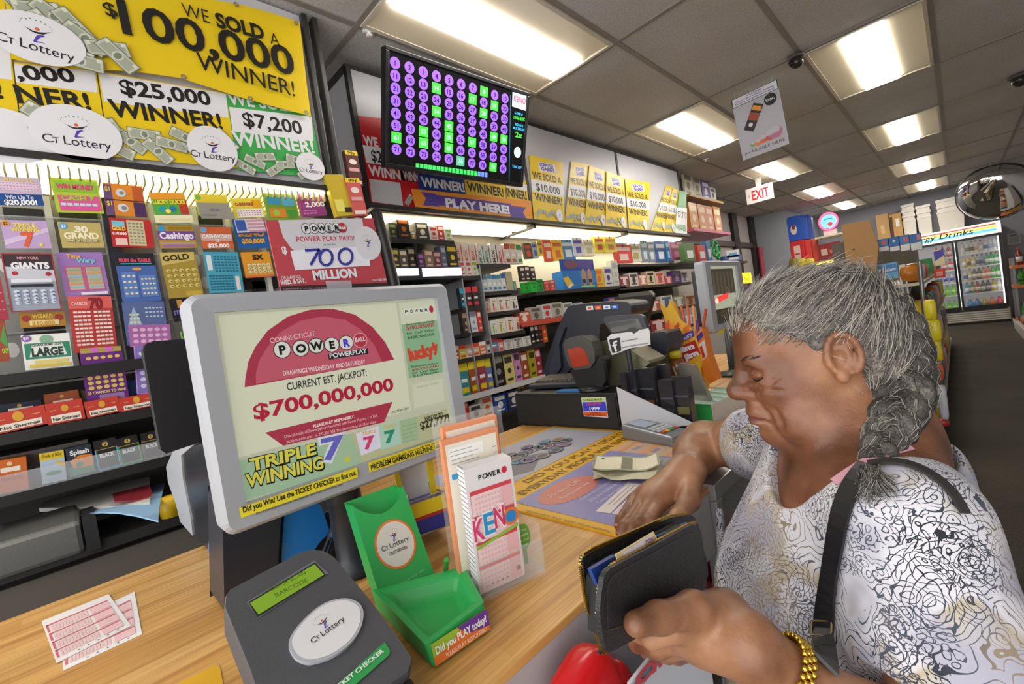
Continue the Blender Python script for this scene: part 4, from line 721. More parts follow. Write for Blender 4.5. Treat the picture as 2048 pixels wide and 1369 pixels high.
row(PX(1066, 690, XF).y, a[1]+.05, a[2], hpx(1080, 650, 690), [('1c1a1a', 'e8e8e8', 'black and white pack'), ('201e1e', 'd8d8d8', 'black and silver pack'), ('262020', 'c83a3a', 'black and red pack'), ('c8502a', 'e8c81e', 'orange and yellow pack', 1.2, 1.2)], 'stacked beside the register hood', depth=.05, name='cigarette_pack', cat='pack')
a = S['I']; row(a[0]+.005, PX(992, 780, XF).y, a[2]+.0, hpx(960, 725, 795), [('2a2826', 'd8d020', 'black and yellow pouch', .7, .9), ('3a8a90', 'e0c81e', 'teal and yellow pouch', 1.2, 1), ('a8582a', 'e8d020', 'brown and yellow pouch', 1, .98), ('9a3a4a', 'e0c820', 'maroon and yellow pouch', 1.1, 1), ('6a7ab0', 'd8cc30', 'violet blue pouch', .8, .95)], 'in the pouch row left of the black pack', depth=.04, name='tobacco_pouch', cat='pouch', style=2)
row(PX(992, 780, XF).y, PX(1090, 750, XF).y, a[2], hpx(1040, 708, 770), [('1d1c1b', '8a8680', 'black Newport style carton' if False else 'tall black carton', 1.5, 1.06), ('d8ca7a', '3a342a', 'pale yellow carton', 1.3, 1), ('c88abf', '4a3a4a', 'pink carton', .95, 1.02), ('a0502a', 'f0e0d0', 'rust carton', 1, .95), ('a89a20', '3a3410', 'olive carton', 1, .96), ('a02848', 'f0c8d0', 'crimson carton', .9, .95)], 'in the coloured carton row', depth=.05, name='cigarillo_carton', cat='carton')
p, q = PX(925, 800, XF+.003), PX(1090, 750, XF+.003); MB().box(XF+.0012, XF+.004, p.y, q.y, S['I'][2]-.028, S['I'][2]+.006, mat('d4d4d0', .4)).build('price_strip', None, 'white price strip under the coloured carton row', 'price strip')
a = S['J']; row(a[0]+.005, a[1]-.02, a[2], hpx(980, 808, 850), [('c0343a', 'e8a0a0', 'red bottle box', .7, 1.1), ('c8c4be', '3a3a3a', 'white printed box', 1, .8), ('d8d0c0', 'c8602a', 'cream and orange box', 1, 1), ('2a4a9a', 'e8e4dc', 'royal blue box', 1.2, .9), ('2a3458', 'd8d0d0', 'navy box', 1.2, .95), ('b8a03a', '2a2a2a', 'mustard box', .6, 1)], 'on the lowest shelf behind the play slips', depth=.06)
# wood shelf and pink shelf past the last sign box
p = PX(1376, 388, -2.1); q = PX(1437, 398, -2.1)
tw = thing('wooden_bracket_shelf', (-2.25, p.y, p.z), 'short wooden shelf past the last sign box with cards on it', 'shelf')
MB().box(-2.45, -2.08, p.y, q.y+.1, p.z-.03, p.z, mat('b08850', .5)).build('board', tw)
p2_ = PX(1380, 458, -2.1); MB().box(-2.45, -2.06, p2_.y, q.y+.15, p2_.z-.03, p2_.z, mat('c85a80', .4)).build('pink_board', tw)
row(p.y+.02, q.y+.05, p.z, hpx(1400, 345, 388, -2.1), [('c8c0a0', '6a6450', 'cream folded card'), ('b8b094', '5a5a4a', 'beige folded card'), ('3a3a8a', 'd0d0e0', 'navy framed card', 1, .9), ('c8c8c8', '3a3a3a', 'grey card', .8, .7)], 'on the wooden shelf', x=-2.14, depth=.02, name='card', cat='card')
row(p.y+.02, q.y+.05, p2_.z, hpx(1400, 402, 455, -2.1), [('c8823a', 'e8d0a0', 'orange candle box'), ('c0763a', 'e0c8a0', 'amber candle box'), ('b86a44', 'd8c0a8', 'copper candle box'), ('c07a3c', 'e8d8b0', 'ochre candle box')], 'on the pink shelf', x=-2.12, depth=.05, name='candle_box', cat='box')

for k, (py0, py1) in enumerate(((628, 610), (672, 650))):
    a = shelf(1262, py0, 1398, py1)
    row(a[0]+.05, a[1]-.05, a[2], hpx(1320, 588, 615), [[('b8b0a8', '6a6a6a', 'grey bagged pack', 1, .9), ('a84a4a', 'e0c8c0', 'brick red pack', 1, .8), ('d0ccc4', '4a5a7a', 'white carded pack', 1, 1), ('8a8a86', 'd8d8d0', 'grey carded pack', 1, .9), ('c8a08a', '8a4a3a', 'tan pack', 1, .8)], [('c4bcb4', '8a3a3a', 'pale boxed pack', 1, .9), ('8a3038', 'e0c0c0', 'wine red pack', 1, .9), ('b8b4b0', '3a3a3a', 'silver boxed pack', 1, 1), ('6a9ac0', 'e0e8f0', 'light blue pack', 1, .9)]][k], ['on the shelf behind the meat stick stand', 'on the lowest shelf behind the meat stick stand'][k], depth=.05)
# ================================================================== back of the shop
def FYp(y): return Fr((0, y, 0), (1, 0, 0), (0, 0, 1))      # plane facing the camera (-Y)
def rectY(y, tl, tr, br, bl):
    F0 = FYp(y); P = [on(F0, *p) for p in (tl, tr, br, bl)]
    x0 = (P[0][0]+P[3][0])/2; x1 = (P[1][0]+P[2][0])/2; z0 = (P[2][1]+P[3][1])/2; z1_ = (P[0][1]+P[1][1])/2
    return Fr((x0, y, z0), (1, 0, 0), (0, 0, 1)), x1-x0, z1_-z0
def boxY(c, y, depth, bg, spec, name, label, cat, group=None, rough=.5, bevel=0., z=None):
    F, W, H = rectY(y, *c)
    if z is not None: H += F.o.z-z; F = Fr((F.o.x, F.o.y, z), F.u, F.v)
    b = MB(); b.box(0, W, 0, H, -depth, 0, mat(bg, rough), F); decals(b, F, W, H, spec); return b.build(name, None, label, cat, group, bevel=bevel)
# ------------------------------------------------ the drink cooler
yf = 12.3; x0, x1 = -1.06, .6; zh0, zh1 = CAMZ+.40, CAMZ+.612
t = thing('drink_cooler', (-.23, 12.6, 0), 'lit two-door drink cooler with a striped Energy Drinks header at the back wall', 'cooler')
bkm = mat('1a1a1b', .35); wm = mat('c9c6bf', .45)
MB().box(x0, x1, yf+.55, 12.93, .02, zh1-.02, wm).build('rear_panel', t)
for xx in (x0, x1-.03): MB().box(xx, xx+.03, yf+.0, yf+.549, .02, zh1-.02, mat('b9b6ae', .5)).build('side_panel', t)
MB().box(x0+.03, x1-.03, yf+.01, yf+.549, zh0, zh1-.02, wm).build('top_panel', t)
F = FYp(yf); b = MB(); b.box(x0, x1, zh0, zh1, .0, .02, mat('f2eedc', .4, emit=.9), F); H = zh1-zh0; W = x1-x0
for a, d, c in ((.74, .86, 'e0442a'), (.5, .66, 'f2c81e'), (.2, .42, '58b8e0')):
    b.quad(F, x0+.02, zh0+a*H, x1-.06, zh0+d*H, mat(c, .4, emit=.7), .021)
b.text(F, 'Energy Drinks', -.25, zh0+.3*H, .1, mat('1b2a3a', .4), w=1.0, bold=.012, c=.023, shear=.2); b.build('header', t)
zd0, zd1 = .285, zh0-.012; xd = -.025
MB().box(x0+.03, x1-.03, yf+.02, yf+.5, .2, .27, bkm).build('cabinet_floor', t)
MB().box(x0+.035, x1-.035, yf+.5, yf+.54, .27, zh0-.002, mat('d0d0d4', .4, emit=.1)).build('lit_back', t)
for k, (a, d) in enumerate(((x0+.01, xd-.004), (xd+.004, x1-.01))):
    b = MB()
    for q in ((a, a+.035, zd0, zd1), (d-.035, d, zd0, zd1), (a+.035, d-.035, zd1-.035, zd1), (a+.035, d-.035, zd0-.03, zd0+.06)): b.box(q[0], q[1], q[2], q[3], .0, .03, bkm, F)
    dr = b.build('door', t); MB().box(a+.036, d-.036, zd0+.061, zd1-.036, .008, .012, clear('f4f8fa', .06), F).build('pane', dr)
    xx = d-.02 if k == 0 else a+.02
    MB().tube([(xx, yf-.05, .75), (xx, yf-.05, 1.2)], .008, mat('3a3a3c', .3, .8), 8).build('handle', dr)
b = MB(); b.box(x0+.02, x1-.01, .0, .04, -.3, -.0, bkm, F)
b.box(x0+.02, x1-.01, .04, zd0-.035, -.02, 0, mat('8f8a80', .5), F)
b.build('kick_base', t)
for k in range(5): MB().box(x0+.02, x1-.01, .055+k*.04, .083+k*.04, .0005, .02, mat('d8d4c8', .4), F).build('vent_slat', t)
shelf_z = [CAMZ+PY(1955, py, yf+.1).z-CAMZ for py in (504.7, 533, 560, 586)] + [.285]
tube = mat('ffffff', .5, emit=.9)
for xx in (x0+.05, xd, x1-.05): MB().box(xx-.012, xx+.012, yf+.04, yf+.06, zd0+.06, zd1-.04, tube).build('lamp_tube', t)
for z in shelf_z[:-1]: MB().box(x0+.035, x1-.035, yf+.1, yf+.49, z-.02, z, mat('e4e4e2', .4)).build('shelf', t)
proto_b = {}
def bottle(x, y, z, r, h, col, cap, label, lab=None, group=None):
    t = thing('drink_bottle', (x, y, z), label, 'bottle', group); key = (r, h, col)
    b = MB(); b.lathe((x, y, z), [(r*.85, .0), (r, h*.05), (r, h*.55), (r*.95, h*.62), (r*.4, h*.86), (r*.36, h*.93)], mat(col, .2, coat=.3), 12); b.build('body', t)
    if lab: MB().lathe((x, y, z), [(r*1.02, h*.2), (r*1.02, h*.5)], mat(lab, .4), 12).build('wrapper', t)
    MB().lathe((x, y, z), [(r*.42, h*.92), (r*.42, h*1.0)], mat(cap, .4), 10).build('cap', t)
cols = [[('d8d8d4', 'e8e4dc', 'c03a2a'), ('e4e0d8', '8a8478', 'd8d8d8'), ('d8d0c0', '6a4a3a', 'a83a2a'), ('e2dad0', 'b8a088', '7a3a2a'), ('c8b8a8', 'e8e0d8', '8a2a2a'), ('d8dce4', '5a6ab0', 'e8e8e8'), ('dce0e8', 'a8b0d0', 'e4e4e4'), ('e8e8ec', 'c8ccd8', 'd0d0d0')],
 [('c8b070', 'f0ead8', 'd8d8d8'), ('d8b860', '6a5020', 'e8e0d0'), ('c0a868', 'e8e0c8', '3a3a3a'), ('a8a8a0', '4a4a6a', '3a3a3a'), ('8a94a8', '3a4a7a', '2a2a3a'), ('4a8a5a', 'd8e8d0', '2a6a3a'), ('3a9a4a', 'e0ece0', '2a8a3a'), ('2faa5a', 'e8f0e8', 'd8682a')],
 [('d8d0c0', '5a6ab0', 'e8e0d8'), ('c8ba98', 'e8e0c8', 'c85a2a'), ('7a6a5a', 'e0d8c8', 'd8d8d8'), ('5a4a44', 'd8c8b8', 'c03a2a'), ('d8784a', 'f0e0d0', 'c8502a'), ('d86a4a', 'f0d8c8', 'd0502a'), ('3ab04a', 'e8f4e8', 'd8e8d0'), ('2aa83f', 'e0f0e0', '3a9a3a')],
 [('3a9ad0', 'f0f0f0', 'd8602a'), ('6a7a3a', 'd8d0b0', 'd8702a'), ('b03a34', 'e8e0d8', 'd8602a'), ('4a5a2a', 'd8d4c0', 'c85a24'), ('5a3a4a', 'b0a0c8', 'd0602a'), ('c8b830', 'f0ecd0', 'd8702a'), ('e0dcd8', 'f4f4f4', 'd8603a')],
 [('2f9ad8', '1f6aa8', 'd8602a'), ('3a8ac0', '1f5a98', 'd8602a'), ('b8a82a', '6a6a1a', 'd8c020'), ('d8702a', 'b0501a', 'd8602a'), ('d0302f', 'a02020', 'd84a2a')]]
cname = {'d8d8d4': 'white', }
words = [['white', 'white and grey', 'cream and brown', 'beige', 'tan', 'pale violet', 'pale blue', 'clear white'], ['straw', 'gold', 'khaki', 'grey', 'slate blue', 'dark green', 'green', 'sea green'], ['white and indigo', 'sand', 'brown', 'dark brown', 'salmon', 'coral', 'green', 'deep green'], ['bright blue', 'olive', 'red', 'dark olive', 'plum', 'yellow', 'milky white'], ['wide blue', 'wide deep blue', 'wide yellow', 'wide orange', 'wide red']]
pos = ['top', 'second', 'third', 'fourth', 'bottom']
for i, z in enumerate(shelf_z):
    k = len(cols[i]); 
    for j, (c, l, cp) in enumerate(cols[i]):
        x = xd+.075+(x1-.09-xd-.05)*(j+.5)/k; r = .0355 if i < 4 else .048
        bottle(x, yf+.16, z+.0008 if i < 4 else .2715, r, .225 if i < 4 else .2, c, cp, f'{words[i][j]} bottle on the {pos[i]} shelf behind the right cooler door', l, f'bottles on the {pos[i]} cooler shelf')
for i, (c, l, cp, wd) in enumerate((('c83a34', 'e8d8d0', 'd8d8d8', 'red'), ('d0443a', 'f0e0d8', 'b03a2a', 'coral red'), ('c8ccdc', '4a4ab0', 'e0e0e8', 'white and blue'), ('7ad02a', 'a8e860', '8ad83a', 'lime'), ('6aca2a', '9ae050', '7ad030', 'lime'))):
    for j in range(3): bottle(xd-.09-.085*j, yf+.16, shelf_z[i]+.0008 if i < 4 else .2715, .036, .22, c, cp, f'{wd} bottle on the {pos[i]} left cooler shelf, {ORD[j]} from the right', l, f'bottles on the {pos[i]} shelf of the left cooler door')
# ------------------------------------------------ on top of the cooler
def tub(c, y, label, stack, wide):
    F, W, H = rectY(y, *c); z = zh1+.001; H = F.o.z+H-z; t = thing('foam_tub', (F.o.x+W/2, y+.15, z), label, 'tub', 'white foam tubs on the cooler'); m = mat('d8d4cc', .7)
    n = stack; hh = H/(1+.3*(n-1))
    for k in range(n):
        z0 = z+k*hh*.3; b = MB(); s = .86; xm, ym = F.o.x+W/2, y+.18; zt_ = z0+hh
        if k == 0: b.hexa([Vector((xm+sx*W/2*s, ym+sy*.15, z0)) for sx, sy in ((-1, -1), (1, -1), (1, 1), (-1, 1))]+[Vector((xm+sx*W/2*.98, ym+sy*.175, zt_-.02)) for sx, sy in ((-1, -1), (1, -1), (1, 1), (-1, 1))], m)
        b.box(F.o.x, F.o.x+W, ym-.18, ym+.18, zt_-.035-.02*(k > 0), zt_-.002, m)
        if k: b.box(F.o.x+.012, F.o.x+W-.012, ym-.17, ym+.17, zt_-hh*.3-.004, zt_-.05, m)
        b.build('tub_body' if k == 0 else 'lid_rim', t, bevel=.006)
tub(((1803, 412), (1828, 404), (1834, 468), (1806, 474)), 12.42, 'narrow stack of white foam boxes on the cooler beside the cardboard', 4, 0)
tub(((1831, 414), (1862, 406), (1864, 462), (1836, 468)), 12.42, 'middle stack of white foam tubs on the cooler', 3, 0)
tub(((1870, 402), (1928, 389), (1930, 448), (1876, 457)), 12.42, 'largest white foam tub stack on the cooler by the convex mirror', 3, 0)
cb = 'b08a56'
boxY(((1752, 432), (1778, 425), (1780, 478), (1756, 482)), 12.42, .35, cb, [('r', .3, .3, .6, .6, 'c8a878')], 'cardboard_box', 'tan cardboard box leftmost on the cooler', 'box', 'cardboard boxes on the cooler', z=zh1+.001)
boxY(((1779, 430), (1802, 425), (1806, 472), (1782, 477)), 12.4, .3, 'b58c50', [('r', 0, .1, .25, .9, '4a2a1a'), ('r', .5, .5, .8, .8, 'd8d4cc')], 'cardboard_box', 'cardboard box with a dark tape band, beside the foam boxes', 'box', 'cardboard boxes on the cooler', z=zh1+.001)
# ------------------------------------------------ right side: soda rack and low shelf
t = thing('soda_rack', (.98, 11.6, 0), 'tall rack with orange shelves of green soda bottles right of the cooler', 'rack')
RO = mat('d8783a', .5)
for xx, yy in ((.64, 11.32), (1.33, 11.32), (.64, 11.88), (1.33, 11.88)): MB().box(xx-.015, xx+.015, yy-.015, yy+.015, 0, 1.16, mat('8a8a8c', .4, .6)).build('post', t)
zz = [PY(2030, py, 11.3).z for py in (532, 572)] + [.1]
for z in zz: MB().box(.62, 1.35, 11.3, 11.9, z-.045, z, RO).build('shelf', t)
for k, z in enumerate(zz):
    for j in range(7):
        c = ('7a2a26', 'd8d8d8') if k == 0 and j == 0 else ('3f9a2a', '2a7a2a') if (j+k) % 3 else ('58b030', '8ad040')
        bottle(.72+.088*j, 11.42, z+.001, .042, .29 if not k else min(.29, zz[k-1]-.055-z), c[0], 'c83a2a' if j == 0 and k == 0 else '2f8a30', ('dark cola bottle with a red cap at the end of the top rack shelf' if j == 0 and k == 0 else f'green soda bottle on the {["top", "middle", "bottom"][k]} orange shelf, {ORD[j]} from the aisle'), c[1], 'soda bottles on the orange rack')
boxY(((2014, 470), (2040, 464), (2042, 486), (2016, 492)), 12.93, .006, 'c4c8c8', [('r', .1, .15, .9, .75, '9aa8a0'), ('r', .2, .8, .8, .9, '5a5a8a')], 'wall_notice', 'small pale notice on the back wall right of the cooler', 'notice')
t = thing('low_shelf_unit', (.9, 9.5, 0), 'low white edged shelf of bread and snacks at the right edge of the aisle', 'shelf unit')
MB().box(.56, 1.4, 7.6, 11.1, 0, .12, mat('c8c6c0', .5)).build('base', t); MB().box(1.36, 1.4, 7.6, 11.1, .121, 1.0, mat('8a8680', .5)).build('back_panel', t)
MB().box(.55, .56, 7.6, 11.1, .1, .17, mat('dcdad6', .4)).build('price_rail', t)
for j in range(12):
    y = 7.75+.27*j; c = ['b8884a', 'd8c8a0', '8a4a2a', 'c85a3a', 'a87a4a', '3a3a44'][j % 6]
    MB().ball((.74, y, .121+.07), (.15, .11, .07), mat(c, .4), n=12, e=.6).build('snack_loaf', None, f'{["tan", "cream", "dark brown", "rust", "brown", "black"][j % 6]} snack bag on the low shelf, {ORD[j]} from the near end', 'snack bag', 'snack bags on the low shelf')
# ------------------------------------------------ crates, neon, yellow header on the left
t = thing('snack_cooler', (-1.75, 11.2, 0), 'second cooler with a yellow lit header below the red crates', 'cooler')
F, W, H = rectY(10.0, (1600, 530), (1690, 517), (1693, 548), (1603, 560)); zc0, zc1 = F.o.z, F.o.z+H
xa, xb = -2.225, F.o.x+W+.25
MB().box(xa, xb, 10.02, 10.75, .0, zc1, mat('b8b4a8', .5)).build('cabinet', t)
G = FYp(10.0); b = MB(); b.box(xa+.3, xb, zc0, zc1, .0, .018, mat('f0d84a', .4, emit=1.1), G); q = on(G, 1660, 541); b.text(G, 'vitamin', q[0]+.05, q[1], .15, mat('3a3a10', .4), w=.75, bold=.01, c=.02); b.build('header', t)
zs = zc1
t2 = 'stacked crates over the second cooler'
for k in range(3):
    boxY(((1578+14*k, 485-1*k), (1606+14*k, 479-1*k), (1612+13*k, 516-2*k), (1584+13*k, 522-2*k)), 10.06+.13*k, .12, ['d02a2c', 'd8443a', 'dc5a48'][k], [('r', .25, .15, .7, .8, 'e8c8c0'), ('r', .3, .45, .65, .5, 'c03030')] if k == 0 else [], 'drink_crate', ['front red crate with white lettering under the blue crates', 'middle red crate just behind the front one', 'last red crate beside the maroon panel'][k], 'crate', t2, bevel=.015, z=zs+.001)
F, W, H = rectY(10.06, (1578, 485), (1606, 479), (1612, 516), (1584, 522)); zr = F.o.z+H+.001
for k in range(3):
    F, W, H = rectY(10.06+.13*k, (1571+12*k, 436-1*k), (1601+11*k, 430-1*k), (1604+10*k, 464-1*k), (1575+11*k, 470-1*k)); y = 10.06+.13*k; H = F.o.z+H-zr; b = MB(); zq = zr+.004
    b.box(F.o.x, F.o.x+W, y, y+.12, zq, zq+H*.85, mat(['2a5ac0', '3a6ac8', '4a6ab8'][k], .4)); b.prism(Fr((F.o.x, y, zq+H*.85), (1, 0, 0), (0, 0, 1)), [(0, 0), (W, 0), (W*.8, H*.15), (W*.2, H*.15)], -.12, 0, mat('2f5fc0', .4))
    if k == 0: b.disc(Fr((F.o.x, y, zq), (1, 0, 0), (0, 0, 1)), W*.45, H*.45, W*.22, H*.2, mat('e8d8c8', .4)); b.disc(Fr((F.o.x, y, zq), (1, 0, 0), (0, 0, 1)), W*.45, H*.55, W*.12, H*.1, mat('8a3a2a', .4), .001)
    b.build('drink_crate', None, ['front blue crate with a white emblem, on the red crates', 'middle blue crate just behind the front one', 'last blue crate beside the neon sign'][k], 'crate', t2)
boxY(((1636, 492), (1679, 480), (1682, 508), (1640, 518)), 10.2, .1, '8a2028', [('r', .1, .35, .4, .7, 'c8b0a0'), ('r', .5, .4, .75, .6, 'a86a60')], 'maroon_panel', 'maroon boxed panel under the pale shelf, right of the red crates', 'box', z=zs+.001)
F, W, H = rectY(10.15, (1630, 470), (1682, 460), (1682, 466), (1630, 476)); z = F.o.z; MB().box(F.o.x, F.o.x+W+.1, 10.1, 10.7, z-.03, z, mat('d8d2b8', .4)).build('wall_shelf', None, 'narrow pale shelf carrying the neon sign', 'shelf')
p = PY(1657, 443, 10.15); G = Fr((p.x, 10.15, p.z), (1, 0, 0), (0, 0, 1)); t = thing('neon_sign', (p.x, 10.2, z), 'oval neon sign glowing red around light blue, over the maroon panel', 'neon sign')
rr = abs(PY(1678, 440, 10.15).x-p.x); rz = PY(1657, 424, 10.15).z-p.z
b = MB(); b.disc(G, 0, 0, rr*.98, rz*.98, mat('2a1a20', .5), -.01); b.disc(G, 0, 0, rr*.76, rz*.74, mat('5ac8f0', .4, emit=.9), .002); b.disc(G, .02, -rz*.3, rr*.25, rz*.22, mat('d02a34', .4, emit=.8), .004); b.text(G, 'Pepsi' if False else 'SODA', 0, rz*.1, rz*.35, mat('2a5ab0', .4), w=rr*.8, c=.005) if False else b.line(G, [(-rr*.45, rz*.2), (0, rz*.32), (rr*.4, rz*.22)], rz*.12, mat('2f6fc0', .4, emit=.6), .004); b.build('face', t)
MB().tube([G.p(rr*.88*math.cos(a*.2618), rz*.88*math.sin(a*.2618), .02) for a in range(25)], rr*.1, mat('ff3a5a', .4, emit=3.), 8, cap=False).build('neon_tube', t)
MB().box(p.x-.1, p.x+.1, 10.15, 10.25, z+.0005, p.z-rz*.95, mat('d8d8d8', .4)).build('stand', t)
for k, (px_, c) in enumerate(((1584, '8a7a2a'), (1600, 'c8b82a'), (1617, 'd8c83a'))):
    q = PY(px_+3, 527, 9.85); MB().ball((q.x, 9.87, q.z-.06), (.075, .06, .16), mat(c, .35), n=12, e=.5).build('snack_bag', None, f'{["olive", "mustard", "yellow"][k]} snack bag hanging below the red crates', 'snack bag', 'yellow bags below the crates')
# ------------------------------------------------ gondola beside the aisle
t = thing('aisle_gondola', (-.55, 6.4, 0), 'long shelf unit of snacks and household goods along the left of the aisle', 'shelf unit')
F, W, H = rectY(3.88, (1690, 449), (1740, 440), (1760, 540), (1700, 545)); F0 = FYp(3.88)
pts = [on(F0, *p) for p in ((1683, 450), (1738, 440), (1757, 492), (1750, 540))]
pts = [(pts[0][0], .1)] + [(pts[0][0], pts[0][1]), (pts[1][0], pts[1][1]), (pts[2][0], pts[2][1]), (pts[3][0]-.01, pts[3][1]-.1), (pts[3][0]-.01, .1)]; pts.reverse()
b = MB(); b.prism(F0, pts, -.03, 0, mat('b5864a', .5)); b.disc(F0, pts[4][0]+.05, pts[3][1]-.06 if False else on(F0, 1697, 501)[1], .006, .006, mat('3a2a1a'), .001); b.build('end_panel', t)
MB().box(-.62, -.42, 3.92, 9.4, .05, 1.5, mat('6a6055', .6)).build('core', t)
for z in (.12, .45, .8, 1.15): MB().box(-.419, -.17, 3.92, 9.4, z-.02, z, mat('cfc6b0', .5)).build('shelf', t)
MB().box(-.95, -.621, 3.92, 9.4, .05, .1, mat('cfc6b0', .5)).build('left_shelf', t)
random.seed(11)
cc = ['d8b820', 'c03a2a', '2a5ab0', 'e8e0d8', 'd8c83a', 'c87a2a', '8a2a3a', 'e8dc4a', 'd0d0d4', '3a8a5a']; cw = ['yellow', 'red', 'blue', 'white', 'pale yellow', 'orange', 'maroon', 'lemon', 'silver', 'green']
for k, z in enumerate((.12, .45, .8, 1.15)):
    for j in range(11):
        y = 4.1+.46*j; i = (j*3+k*5) % 10; h = (.2+.05*random.random())*(.55 if k == 3 else 1)
        MB().ball((-.235, y, z+h/2+.001), (.06, .17, h/2), mat(cc[i], .3), n=12, e=.5).build('snack_bag', None, f'{cw[i]} snack bag on the {["lowest", "second", "third", "top"][k]} aisle shelf, {ORD[j]} from the near end', 'snack bag', 'snack bags along the aisle')
# top of the gondola: blue wrapped rolls, boxes, green bag
def boxYr(c, y, *a, **k): return boxY(c, y, *a, **k)
for k, (c, bg, sp, lb, nm, ct) in enumerate(((((1757, 480), (1776, 476), (1777, 500), (1758, 505)), '3a78b8', [('r', 0, 0, 1, .35, 'd8d4cc'), ('r', .3, .5, .8, .85, 'c84a5a')], 'blue and white wrapped paper roll pack, first of a row on the aisle shelf', 'paper_roll_pack', 'paper rolls'), (((1778, 476), (1797, 472), (1799, 500), (1780, 504)), '2f6fb4', [('r', 0, 0, 1, .3, 'dcd8d0'), ('d', .5, .7, .15, 'e8e8f0')], 'blue and white wrapped paper roll pack, second of the row', 'paper_roll_pack', 'paper rolls'), (((1799, 472), (1818, 469), (1820, 500), (1801, 503)), '3a7abc', [('r', 0, 0, 1, .4, 'e0dcd4'), ('r', .4, .55, .9, .85, 'c85a6a')], 'blue and white wrapped paper roll pack, third of the row', 'paper_roll_pack', 'paper rolls'), (((1820, 469), (1842, 466), (1844, 498), (1822, 502)), '2a68a8', [('r', 0, 0, 1, .45, 'd8d8d8'), ('r', .6, .6, .95, .9, 'd0707a')], 'blue and white wrapped paper roll pack, last of the row', 'paper_roll_pack', 'paper rolls'),
    (((1752, 528), (1796, 526), (1796, 558), (1756, 560)), '6ab0d8', [('r', .05, .4, .95, .9, '3a80c0'), ('t', 'Premium', .5, .5, .2, 'f0f4fa', .8), ('d', .2, .2, .08, 'c04a4a')], 'light blue boxed tissue pack below the paper rolls', 'tissue_pack', 'tissues'), (((1782, 528), (1810, 528), (1812, 600), (1786, 600)) if False else ((1798, 530), (1812, 529), (1816, 588), (1802, 590)), 'd8d8d4', [('r', .3, 0, .8, .7, '3a4a4a')], 'tall white box with a dark panel beside the tissue pack', 'box', 'box'),
    (((1838, 520), (1864, 516), (1866, 546), (1842, 550)), '2a7a44', [('d', .5, .5, .3, '3a9a54')], 'shiny green snack bag hanging beyond the paper rolls', 'snack_bag', 'snack bag'), (((1868, 540), (1890, 536), (1890, 554), (1868, 558)), 'c83a34', [('r', .2, .2, .8, .7, 'e89080')], 'red boxed snack by the cooler door', 'snack_box', 'box'), (((1868, 505), (1886, 494), (1890, 528), (1870, 534)), 'd8c8a0', [('p', [(0, .3), (1, .6), (1, 1), (0, .9)], '3a3aa0')], 'cream and blue hanging snack bag by the cooler door', 'snack_bag', 'snack bag'))):
    boxY(c, 3.95 if k < 6 else 5.2, .08, bg, sp, nm, lb, ct, 'goods on the top of the aisle shelf')
# end cap rack of magazines and boxes behind the braid
t = thing('magazine_rack', (-.2, 3.1, 0), 'narrow end rack of magazines and boxes on a wooden foot, behind the braid', 'rack')
b = MB(); F = Fr((0, 3.2, .0), (1, 0, 0), (0, 1, 0)); p = PZ(1893, 928, .05)
wood = mat('b07a38', .35)
MB().prism(Fr((p.x-.0, p.y, .02), (1, 0, 0), (0, 1, 0)), [(.12*math.cos(a*.2618)-.02, .22*math.sin(a*.2618)-.13) for a in range(24)], 0, .05, wood).build('foot', t)
MB().box(p.x-.2, p.x-.02, p.y-.18, p.y+.08, .071, .16, mat('2a2622', .5)).build('lower_tray', t)
for xx in (p.x-.2, p.x-.03): MB().tube([(xx, p.y, .161), (xx+.02, p.y+.03, 1.28)], .011, mat('8a8a8a', .3, .8), 8).build('upright', t)
y = 3.15
for k, (c, bg, sp, lb) in enumerate(((((1826, 842), (1850, 838), (1854, 886), (1830, 892)), 'd8c890', [('r', .0, .3, .6, .95, '6a8aa8'), ('r', .3, .3, .75, 1, '5a7a3a')], 'magazine with a landscape cover at the foot of the rack'), (((1826, 770), (1852, 768), (1855, 802), (1830, 806)), 'dcd8d4', [('r', .1, .6, .9, .8, 'b04a44'), ('r', .1, .15, .9, .4, 'a88a84')], 'white box with red writing above the magazine'), (((1808, 662), (1838, 660), (1842, 704), (1812, 708)), 'd8d4cc', [('r', 0, .75, .8, .85, 'd8a02a'), ('r', 0, .4, .8, .5, 'b88a5a'), ('r', .85, 0, 1, 1, 'c8905a')], 'white pack with a tan edge halfway up the rack'), (((1820, 720), (1846, 718), (1849, 752), (1824, 756)), 'b8b4b0', [('r', .1, .2, .9, .4, 'd8d8d8')], 'grey pack in the middle of the rack'), (((1796, 612), (1828, 608), (1832, 648), (1800, 650)), '5a8a84', [('r', .1, .5, .9, .8, 'd8e4e0')], 'teal and white pack high on the rack'))):
    F, W, H = rectY(y, *c); MB().box(F.o.x-.02, F.o.x+W+.01, y-.005, y+.08, F.o.z-.006, F.o.z-.001, mat('6a6a6a', .4, .6)).build('rack_shelf', t)
    boxY(c, y, .05, bg, sp, 'rack_package', lb, 'package', 'goods on the end rack')
for k, (px0, py0, px1, py1, c, lb) in enumerate(((1852, 600, 1870, 640, 'e0cc20', 'uppermost yellow bag of the hanging strip'), (1858, 640, 1880, 682, 'e4d020', 'second yellow bag of the hanging strip'), (1862, 682, 1882, 722, 'dcc81e', 'lowest yellow bag of the hanging strip'), (1868, 728, 1884, 760, 'd8582a', 'orange bag of the hanging strip'), (1880, 770, 1894, 840, 'c8ccd8', 'white and blue bag low on the hanging strip'), (1870, 838, 1894, 852, 'b02a2a', 'red banded bag at the foot of the hanging strip'))):
    p, q = PY(px0, py0, 3.3), PY(px1, py1, 3.3); MB().ball((p+q)/2, (abs(q.x-p.x)/2+.012, .03, abs(p.z-q.z)/2), mat(c, .3), n=12, e=.45).build('hanging_snack', None, lb, 'snack bag', 'snack bags on the hanging strip')
